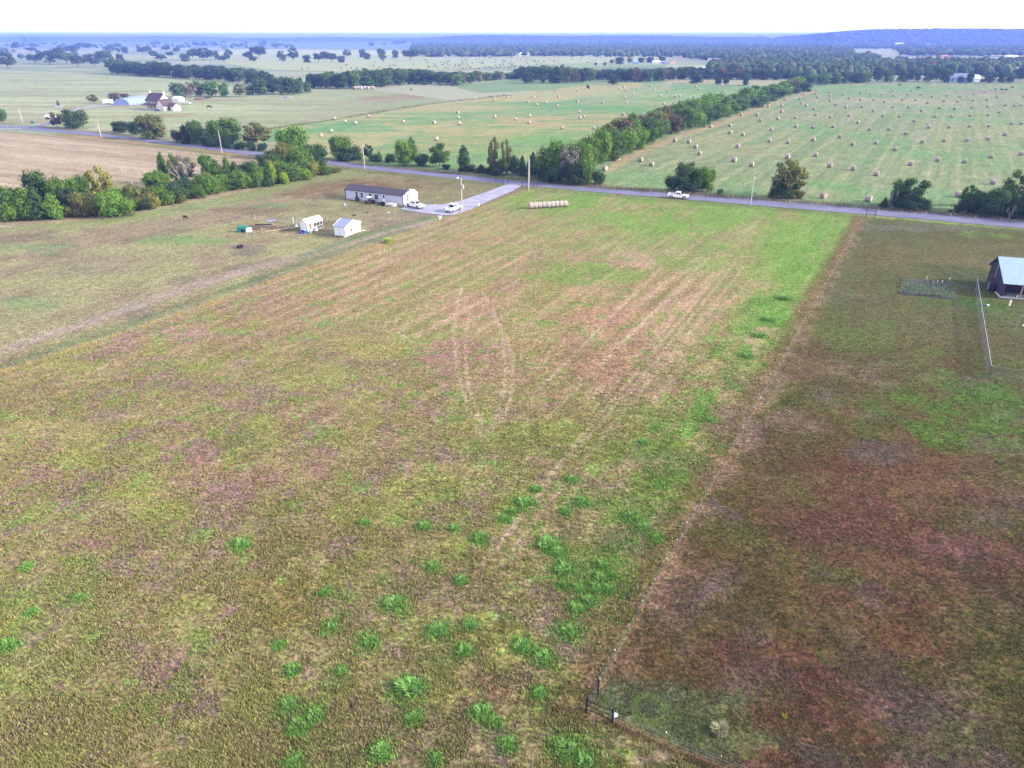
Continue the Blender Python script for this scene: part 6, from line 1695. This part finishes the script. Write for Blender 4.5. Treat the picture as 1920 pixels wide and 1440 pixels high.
hangar(G(974.5, 104.5), 0, 9.5, 22, 'white half-round barn alone at the far edge of the pale pasture', M['white'], name='hoop_barn', door=False, cat='barn')
for args in [
    ((1143, 102.5, 18, 6, 'far blue-walled barn with a bright white roof at the pasture edge', 'blue_wall', 'white', 'barn', 'barn', 20)),
    ((1126, 102.5, 10, 3, 'low white shed left of the white roofed far barn', 'white', 'white', 'shed', 'shed', 8)),
    ((1192, 120.5, 9, 7, 'small blue shed in the far farmyard', 'blue_wall', 'blue_wall', 'shed', 'shed', 8)),
    ((1232, 119, 15, 5, 'long white farm building right of the blue shed', 'white', 'white', 'farm_building', 'farm building', 8)),
    ((1246, 119.5, 11, 5, 'pale blue house in the far farmyard', 'blue_wall', 'roof_grey', 'house', 'house', 8)),
    ((1262, 119.5, 9, 5, 'warm lit house at the right of the far farmyard', 'cream', 'brick', 'house', 'house', 8)),  # orange sunlight put into the wall and roof colours
    ((1225, 100, 9, 5, 'white gabled house against the far blue wood', 'white', 'blue_wall', 'house', 'house', 10)),
    ((1241, 102, 14, 3, 'grey roofed house beside the white gabled one at the far wood', 'slate', 'slate', 'house', 'house', 10)),
    ((1342, 115, 26, 6, 'grey roofed house in the trees left of the far wood', 'cream', 'roof_grey', 'house', 'house', 12)),
    ((1322, 129.5, 11, 4, 'white roofed shed in front of the tree belt', 'brick', 'white', 'shed', 'shed', 7)),
    ((1452, 99.5, 6, 6, 'tiny white church in the middle of the far wood', 'white', 'white', 'church', 'church', 10)),
    ((1522, 97, 7, 5, 'tiny white house right of the white church', 'white', 'white', 'house', 'house', 10)),
    ((1582, 128, 12, 7, 'white house among the yard trees near the hedge end', 'white', 'roof_grey', 'house', 'house', 10)),
    ((1552, 133, 20, 7, 'grey house behind the trees at the hedge end', 'slate', 'slate', 'house', 'house', 12)),
    ((1696, 108, 18, 4, 'pale blue far house at the left end of the tan strip', 'blue_wall', 'slate', 'house', 'house', 10)),
    ((1727, 107.5, 8, 3, 'grey far house second along the tan strip', 'roof_grey', 'slate', 'house', 'house', 10)),
    ((1744, 107, 10, 3, 'brown roofed far house along the tan strip', 'roof_grey', 'shingle_brown', 'house', 'house', 10)),
    ((1771, 107.5, 12, 4, 'red roofed far house above the tan strip', 'brick', 'brick', 'house', 'house', 10)),
    ((1793, 107.5, 12, 3, 'bluish far house right of the red roofed one', 'blue_wall', 'slate', 'house', 'house', 10)),
    ((1842, 108.5, 8, 3, 'small white far house above the right part of the tan strip', 'white', 'roof_grey', 'house', 'house', 10)),
    ((1868, 107.5, 18, 4, 'long pale far building left of the brightest one', 'blue_wall', 'roof_grey', 'house', 'house', 10)),
    ((1898, 107.5, 24, 3.5, 'long bright white far building at the right end of the tan strip', 'white', 'white', 'farm_building', 'building', 10)),
    ((1726, 133, 18, 6, 'slate roofed house behind the yard trees, leftmost of three', 'blue_wall', 'slate', 'house', 'house', 12)),
    ((1800, 155, 42, 17, 'large house with a wide slate blue roof at the edge of the right hay field', 'blue_wall', 'slate', 'house', 'house', 12)),
    ((1832, 154, 9, 13, 'bright white house front right beside the slate blue roof', 'white', 'white', 'house', 'house', 8)),
    ((1857, 132, 42, 6, 'long grey roofed house behind the yard trees', 'cream', 'slate', 'house', 'house', 12)),
    ((1905, 134, 26, 8, 'grey roofed house with pale wall behind the yard trees at the right edge', 'white', 'roof_grey', 'house', 'house', 12)),
    ((1672, 126, 12, 4, 'pale roof peeping between the trees left of the tan strip', 'cream', 'blue_roof', 'house', 'house', 10))]:
    far_house(*args)
for i, (px, py, w, h, rf) in enumerate([(1540, 83, 12, 2.6, 'white'), (1556, 83.5, 7, 2, 'white'), (1570, 83.5, 12, 2.4, 'white'), (1590, 84, 8, 2, 'cream'), (1616, 84, 14, 2.2, 'white'), (1664, 84.5, 14, 3.2, 'white'), (1687, 85.5, 14, 3.6, 'white'), (1697, 84, 6, 3.4, 'white'),
                                        (1722, 84, 7, 3, 'cream'), (1745, 85.5, 10, 3, 'blue_wall'), (1765, 84.5, 24, 3, 'white'), (1796, 84, 10, 2.6, 'blue_wall'), (1430, 78, 36, 3.4, 'blue_wall'), (1004, 76.5, 8, 2, 'white'), (1013, 79, 10, 1.6, 'cream'), (985, 85, 14, 2, 'blue_wall'), (1151, 75.5, 6, 1.6, 'white'), (1196, 74.6, 8, 1.6, 'white'), (1209, 74.6, 7, 1.8, 'white'), (1270, 79.5, 14, 2, 'white'), (1049, 77, 6, 2, 'white'), (1314, 73.5, 7, 1.8, 'white'), (1797, 74.5, 9, 2.2, 'blue_wall')]):
    far_house(px, py, w, h * 1.5, 'distant pale warehouse or barn roof among the blue hazy woods', rf, rf, name='distant_building', cat='building', dep=25, flat=True)['group'] = 'distant pale buildings in the hazy woods'
for px, py, w, h, wl, l in [(100, 75, 12, 2.4, 'white', 'tiny white barn on the left skyline, widest of its row'), (92, 74.5, 5, 2, 'cream', 'tiny pale shed on the left skyline beside the widest barn'), (145, 74.6, 8, 2.2, 'white', 'tiny white barn on the left skyline, middle one'), (185, 74.6, 6, 1.8, 'white', 'tiny white barn on the left skyline, right one'),
                            (337, 77.5, 15, 4, 'brick', 'orange brick ranch house far out in the left pastures'), (307, 76.8, 16, 3, 'rust', 'brown ranch buildings left of the orange far house'), (443, 77, 4, 3, 'white', 'tiny white house alone in the far blue-green pasture'), (532, 76, 5, 2.6, 'white', 'tiny white shed on the far slope right of the lone house')]:
    far_house(px, py, w, h, l, wl, wl if wl != 'rust' else 'cream', name='far_building', cat='building', dep=15, flat=True)


# ------------------------------------------------------------------ animals
def cow(P, rz, s, m, label, group=None, name='cow', cat='cow', grazing=True):
    v = [(0, 0, 1.15), (.75, 0, 1.2), (-.75, 0, 1.18), (1.25, 0, 1.25 if not grazing else .95), (1.55, 0, 1.3 if not grazing else .45), (1.85, 0, 1.15 if not grazing else .18)]
    rad = [(.40, .42), (.36, .42), (.34, .40), (.2, .24), (.16, .18), (.09, .1)]
    e = [(0, 1), (0, 2), (1, 3), (3, 4), (4, 5)]
    for x, par in ((.65, 1), (-.7, 2)):
        for y in (-.24, .24):
            b = len(v); bend = .06 if x > 0 else -.10
            v += [(x, y, .85), (x + bend, y, .48), (x, y, .04)]; rad += [(.15, .15), (.08, .08), (.06, .06)]; e += [(par, b), (b, b + 1), (b + 1, b + 2)]
    b = len(v); v += [(-1.12, 0, 1.15), (-1.2, 0, .6)]; rad += [(.05, .05), (.03, .03)]; e += [(2, b), (b, b + 1)]
    b = len(v); hd = v[4]; v += [(hd[0] - .08, -.22, hd[2] + .14), (hd[0] - .08, .22, hd[2] + .14)]; rad += [(.04, .04)] * 2; e += [(4, b), (4, b + 1)]
    me = bpy.data.meshes.new('body'); me.from_pydata(v, e, []); o = bpy.data.objects.new(name, me); C.objects.link(o)
    sk = o.modifiers.new('skin', 'SKIN'); ss = o.modifiers.new('sub', 'SUBSURF'); ss.levels = 1; ss.render_levels = 1
    for i, r_ in enumerate(rad): me.skin_vertices[0].data[i].radius = r_
    me.skin_vertices[0].data[0].use_root = True
    bpy.context.view_layer.update(); dg = bpy.context.evaluated_depsgraph_get(); m2 = bpy.data.meshes.new_from_object(o.evaluated_get(dg)); bpy.data.objects.remove(o); m2.materials.clear(); m2.materials.append(m)
    m2.polygons.foreach_set('use_smooth', [True] * len(m2.polygons))
    o = link(name, m2, loc=P, rz=rz); o.scale = (s, s, s); tag(o, label, cat, group); return o


cow(G(348.5, 411), 2.8, .62, M['hide_black'], 'small black animal standing in the grass between the hedge and the dog house', name='calf', cat='calf', grazing=False)
cow(G(770.5, 170.5), 1.4, 1.3, M['hide_black'], 'black cow alone in the pasture below the far wood')
for q, a_, m, l in (((826, 161.5), .3, 'hide_black', 'black cow left of the two by the willow'), ((838, 161.5), 2.9, 'hide_brown', 'brown cow between two black ones by the willow'), ((846, 162), .2, 'hide_black', 'black cow right beside the willow'), ((392, 203.5), .2, 'hide_black', 'dark animal grazing right of the farmhouse')):
    cow(G(*q), a_, 1.3, M[m], l)
me_c = cow(G(1720, 166), 0, 1.2, M['hide_black'], 'dark cow at the far right corner of the hay field', 'cows at the far end of the right hay field')
for q in ((1686, 161), (1723, 167), (1866, 169), (1877, 170), (1885, 170.5), (1898, 166)):
    c = me_c.copy(); C.objects.link(c); c.location = G(*q); c.rotation_euler = (0, 0, rr.uniform(0, 6)); c['label'] = 'dark cow at the far end of the right hay field'


# ------------------------------------------------------------------ grasses
def blade_clump(n, r, h, seed, w=.02, droop=.5, flat=0):
    R = np.random.default_rng(seed); V = []; F = []; b = 0
    for i in range(n):
        a = R.uniform(0, 6.28); d = r * math.sqrt(R.uniform(0, 1)) * (.6 + .4 * flat) * (1 - .35 * flat * (1 + math.sin(a * 2 + seed * 2.1) * math.cos(a * 3 + seed)) * .8); x, y = math.cos(a) * d, math.sin(a) * d; hh = h * R.uniform(.35, 1.15) * (1 - .45 * d / r) * (1 + .35 * math.sin(a * 3 + seed)); a2 = a + R.uniform(-.8, .8) * (1 + flat * 3); ln = hh * R.uniform(.2, droop + .3); s = np.array([-math.sin(a2), math.cos(a2), 0]) * w
        p0 = np.array([x, y, 0.]); p1 = p0 + [math.cos(a2) * ln * .35, math.sin(a2) * ln * .35, hh * .62]; p2 = p0 + [math.cos(a2) * ln, math.sin(a2) * ln, hh * .92]
        V += [p0 - s, p0 + s, p1 - s * .9, p1 + s * .9, p2]; F += [[b, b + 1, b + 3, b + 2], [b + 2, b + 3, b + 4, b + 4]]; b += 5
    me = bpy.data.meshes.new('grass_clump'); me.from_pydata([tuple(v) for v in V], [], [f if f[2] != f[3] else f[:3] for f in F]); me.materials.append(M['leaf']); me.update(); return me


CL = [blade_clump(330, .58, .42, i + 1, w=.022, droop=.35, flat=.6) for i in range(4)]
clumps = [(735, 1132, 36), (765, 1292, 62), (712, 1412, 44), (553, 1430, 30), (540, 1325, 32), (560, 1365, 44), (590, 1342, 36), (548, 1258, 28), (525, 1210, 18), (620, 1178, 24), (692, 1204, 32), (823, 1183, 36), (882, 1173, 22), (870, 1222, 34), (452, 1022, 30), (682, 980, 16),
          (795, 988, 26), (852, 992, 18), (812, 1065, 18), (775, 1348, 28), (903, 1338, 38), (927, 1356, 26), (952, 1396, 28), (978, 1213, 36), (1020, 1234, 38), (1067, 1186, 36), (1058, 1070, 40), (1055, 1098, 18), (1080, 1143, 30), (1103, 1128, 30), (1117, 1104, 28), (1125, 1084, 24),
          (1207, 990, 24), (1182, 970, 30), (1090, 942, 28), (1060, 960, 20), (1072, 900, 22), (983, 944, 34), (962, 960, 18), (1012, 1300, 26), (1062, 1408, 50), (1095, 1430, 44), (900, 1010, 34), (1030, 1022, 48), (1045, 1036, 30), (1150, 1080, 20), (1130, 1062, 26), (150, 1122, 18), (15, 1212, 30), (50, 1064, 16),
          (1330, 788, 16), (1208, 830, 18), (1230, 1010, 20), (865, 1090, 22), (1005, 918, 20), (947, 975, 20), (1440, 600, 22), (1425, 630, 24), (1400, 668, 22), (1470, 560, 26), (60, 1150, 20), (610, 1112, 16), (1085, 1105, 24), (1140, 1105, 20), (818, 1425, 24), (640, 1260, 16)]
named = {0: 'bright grass clump standing alone on open ground, left of the tyre marks', 1: 'largest bright green grass clump in the lower field', 2: 'bright grass clump cut close to the bottom edge, left of centre', 3: 'small bright clump at the bottom edge left of its larger neighbour', 40: 'big bright clump near the bottom edge below the corner brace', 41: 'wide bright clump touching the bottom edge below the corner brace'}
gname = 'bright green grass clumps in the main field'
for i, (px, py, w) in enumerate(clumps):
    P = G(px, py); s = px2m(P, w) / 1.05
    where = 'the lower left of the field' if px < 660 and py > 1000 else ('the line of clumps near the corner brace' if px > 940 and py > 1000 else ('the middle of the lower field' if py > 1000 else ('the strip along the right wire fence' if px > 1150 else 'the centre right of the field')))
    nsub = 1 if w < 34 else 3
    o = link('grass_clump', CL[i % 4], loc=P, rz=rr.uniform(0, 6.28)); o.scale = (s, s * rr.uniform(.8, 1.15), min(1.5, .65 + s * .35)); v = rr.uniform(.85, 1.1)
    o.color = (.18 * v, .33 * v, .09 * v, 1); tag(o, named.get(i, ('wide' if w > 33 else ('small' if w < 22 else 'mid-sized')) + ' bright green grass clump in ' + where), 'grass clump', gname)
pg = link('pampas_clump', blade_clump(900, .6, .55, 9, w=.012, droop=.5), loc=G(1350, 1372), rz=1); pg.scale = (1.35, 1.2, 1.1); pg.color = (.30, .29, .17, 1); tag(pg, 'pale straw coloured tufted clump in the brown plot near the bottom', 'grass clump')
rk = lump(MB(), rx=.28, ry=.22, h=.22, seed=3).build('rock', M['concrete'], loc=G(1152, 1341)); tag(rk, 'pale grey rock right of the black corner brace', 'rock')
yb = link('weed', blade_clump(60, .4, .5, 12, w=.03), loc=G(1470, 1345)); yb.scale = (.7, .7, .7); yb.color = (.26, .26, .05, 1); tag(yb, 'small yellow weed in the brown plot near the bottom', 'weed')
yb = link('bush', blade_clump(500, .5, .55, 14, w=.03), loc=G(728, 456)); yb.scale = (3.0, 1.4, 2.2); yb.color = (.42, .48, .10, 1); tag(yb, 'yellow-green weedy bush in the fence line below the drive', 'bush')
rg_ = bpy.data.meshes.new('x')
ring = blade_clump(1, .1, .1, 1); V = []; F = []; b = 0; Rn = np.random.default_rng(5)
for i in range(1300):
    a = Rn.uniform(0, 6.28); d = 1.05 + Rn.normal() * .17; hh = Rn.uniform(.12, .3); p = np.array([math.cos(a) * d, math.sin(a) * d * 1.1, 0]); q = Rn.normal(size=3) * .06; q[2] = hh; V += [p, p + [.03, 0, 0], p + q]; F.append([b, b + 1, b + 2]); b += 3
ro = link('weed_ring', mesh_np('weed_ring', np.array(V), np.array(F), [M['leaf']]), loc=G(1216, 1332)); ro.color = (.20, .28, .08, 1); tag(ro, 'ring of taller green weeds round bare soil right of the corner brace', 'weeds')


def turf():
    """short tufts over the nearer ground and tall dry weeds along the fences"""
    R = np.random.default_rng(8)
    N_ = 95000
    py = R.uniform(640, 1490, N_ * 2); px = R.uniform(-60, 1980, N_ * 2)
    gx = (px - 960) / FPX; gy = -(py - 720) / FPX; t = CAM_H / (SP - gy * CP); X = gx * t; Y = (CP + gy * SP) * t
    keep = R.random(N_ * 2) < (.10 + .30 * (fbm(X / 1.1, Y / 1.1, 401) > .5) + .60 * (fbm(X / 3, Y / 3, 400, 5, .65) > .5)); X, Y = X[keep][:N_], Y[keep][:N_]; n = len(X)
    col, _, cl = ground_colour(X, Y); right = cl < .9
    nb = 5; Xb = np.repeat(X, nb); Yb = np.repeat(Y, nb); m = n * nb
    a = R.uniform(0, 6.28, m); d = R.uniform(0, .16, m); x0 = Xb + np.cos(a) * d; y0 = Yb + np.sin(a) * d
    h = R.uniform(.08, .22, m) * np.where(np.repeat(right, nb), .45, 1.0) * (1 + .4 * np.repeat(R.random(n), nb)); w = R.uniform(.022, .05, m); a2 = R.uniform(0, 6.28, m); le = R.uniform(.02, .14, m)
    z0 = (fbm(x0 / 4, y0 / 4, 200, 3) - .5) * .10
    p0 = np.stack([x0 - np.sin(a2) * w, y0 + np.cos(a2) * w, z0 - .01], 1); p1 = np.stack([x0 + np.sin(a2) * w, y0 - np.cos(a2) * w, z0 - .01], 1); p2 = np.stack([x0 + np.cos(a2) * le, y0 + np.sin(a2) * le, z0 + h], 1)
    V = np.stack([p0, p1, p2], 1).reshape(-1, 3); F = np.arange(m * 3).reshape(-1, 3)
    g = np.repeat(col, nb, 0); gr_ = c3(158, 160, 90) * 1.0; st = c3(186, 172, 118); k = np.repeat(R.random(n), nb)[:, None]
    tuft = np.where(k < .6, g * .25 + gr_ * .75, np.where(k < .8, g * .4 + st * .6, g)); dim = np.where(np.repeat(right, nb)[:, None], 1.05, 1.25); tuft = np.where(np.repeat(right, nb)[:, None], g * .75 + tuft * .25, tuft); tuft = (tuft * dim) * R.uniform(.8, 1.25, (m, 1))
    Cc = np.concatenate([np.repeat(tuft, 3, 0), np.ones((m * 3, 1))], 1)
    me = mesh_np('turf', V, F); ca = me.color_attributes.new('Blade', 'FLOAT_COLOR', 'POINT'); ca.data.foreach_set('color', Cc.astype(np.float32).ravel()); me.materials.append(attr_mat('grass_blades', 'Blade', var=.15))
    tag(link('grass', me), 'short grass tufts covering the nearer ground', kind='stuff')
    # brighter young grass thickening round the clumps
    cx = []; cy = []; cs = []
    for (qx, qy, qw) in clumps:
        P = G(qx, qy); k = int(40 + 9 * qw); s = px2m(P, qw) * R.uniform(.26, .42); cx.append(P.x + R.normal(size=k) * s); cy.append(P.y + R.normal(size=k) * s); cs.append(np.full(k, 1.0))
    for q in range(120):
        t_ = R.uniform(0, 1) ** 1.3; g0 = G(1255 - t_ * 0, 985) if False else None
        yy = R.uniform(560, 1160); xx = np.interp(yy, [406, 625, 837, 1034, 1170], [1622, 1500, 1380, 1267, 1190]) - R.gamma(2.2, 42) - 30; P = G(xx, yy); k = int(R.uniform(12, 70)); s = R.uniform(.25, 1.0)
        cx.append(P.x + R.normal(size=k) * s); cy.append(P.y + R.normal(size=k) * s * 1.5); cs.append(np.full(k, .8))
    cx = np.concatenate(cx); cy = np.concatenate(cy); cs = np.concatenate(cs); cx = np.repeat(cx, 3) + R.normal(size=len(cx) * 3) * .05; cy = np.repeat(cy, 3) + R.normal(size=len(cy) * 3) * .05; cs = np.repeat(cs, 3); k = len(cx)
    h = R.uniform(.12, .36, k) * cs; w = R.uniform(.02, .045, k); a2 = R.uniform(0, 6.28, k); le = h * R.uniform(.1, .8, k)
    q = np.stack([np.stack([cx - np.sin(a2) * w, cy + np.cos(a2) * w, cx * 0 - .02], 1), np.stack([cx + np.sin(a2) * w, cy - np.cos(a2) * w, cx * 0 - .02], 1), np.stack([cx + np.cos(a2) * le, cy + np.sin(a2) * le, h], 1)], 1).reshape(-1, 3)
    cc = np.repeat(c3(118, 180, 84) * 1.25 * R.uniform(.7, 1.2, (k, 1)) * np.array([1 + .25 * 1, 1, 1]), 3, 0)
    me = mesh_np('young_grass', q, np.arange(len(q)).reshape(-1, 3)); ca = me.color_attributes.new('Blade', 'FLOAT_COLOR', 'POINT'); ca.data.foreach_set('color', np.concatenate([cc, np.ones((len(cc), 1))], 1).astype(np.float32).ravel()); me.materials.append(bpy.data.materials['grass_blades'])
    tag(link('young_grass', me), 'bright young grass thickening round the clumps', kind='stuff')
    # weeds along fence lines
    V = []; Cw = []
    for pts, n, wd, h0, c in (([(-300, 790), (0, 700), (300, 602), (600, 497), (870, 400), (985, 358)], 22000, .5, .42, (190, 170, 112)), ([(1105, 1340), (1160, 1228), (1267, 1034), (1380, 837), (1500, 625), (1622, 406)], 14000, .45, .28, (156, 136, 104)),
                              ([(1105, 1342), (1148, 1357), (1221, 1390), (1301, 1424), (1430, 1490)], 3500, .16, .4, (156, 130, 92)), ([(1000, 351), (1250, 372), (1500, 394), (1620, 404)], 5000, .5, .6, (150, 160, 92)), ([(1100, 350), (1300, 366), (1500, 380), (1700, 396), (1900, 413)], 9000, 1.6, .9, (126, 112, 92)),
                              ([(640, 306), (800, 322), (1000, 338), (1100, 347)], 6000, 1.2, .7, (120, 112, 88)), ([(500, 243), (640, 222), (700, 212), (800, 196), (900, 184), (960, 178)], 4000, 1.2, 1.3, (120, 104, 80))):
        P = [G(*q) for q in pts]; seg = [(b_ - a_).length for a_, b_ in zip(P[:-1], P[1:])]; tot = sum(seg)
        for a_, b_, L_ in zip(P[:-1], P[1:], seg):
            k = int(n * L_ / tot); t = R.uniform(0, 1, k); cx = a_.x + (b_.x - a_.x) * t; cy = a_.y + (b_.y - a_.y) * t; m_ = fbm(cx / 1.6, cy / 1.6, 77) + R.uniform(-.12, .12, k) > .46; cx, cy = cx[m_], cy[m_]; k = len(cx)
            x = cx + R.normal(size=k) * wd; y = cy + R.normal(size=k) * wd; h = h0 * R.uniform(.4, 1.1, k) * (.5 + fbm(cx / 4, cy / 4, 79)); w = h * .05; a2 = R.uniform(0, 6.28, k); le = h * R.uniform(0, .5, k)
            q = np.stack([np.stack([x - np.sin(a2) * w, y + np.cos(a2) * w, x * 0 - .02], 1), np.stack([x + np.sin(a2) * w, y - np.cos(a2) * w, x * 0 - .02], 1), np.stack([x + np.cos(a2) * le, y + np.sin(a2) * le, h], 1)], 1)
            V.append(q.reshape(-1, 3)); cc = c3(*c) * R.uniform(.9, 1.7, (k, 1)); Cw.append(np.repeat(cc, 3, 0))
    V = np.concatenate(V); Cw = np.concatenate(Cw); me = mesh_np('weeds', V, np.arange(len(V)).reshape(-1, 3)); ca = me.color_attributes.new('Blade', 'FLOAT_COLOR', 'POINT'); ca.data.foreach_set('color', np.concatenate([Cw, np.ones((len(Cw), 1))], 1).astype(np.float32).ravel()); me.materials.append(bpy.data.materials['grass_blades'])
    tag(link('weeds', me), 'tall dry weeds along the fence lines and verges', kind='stuff')


turf()
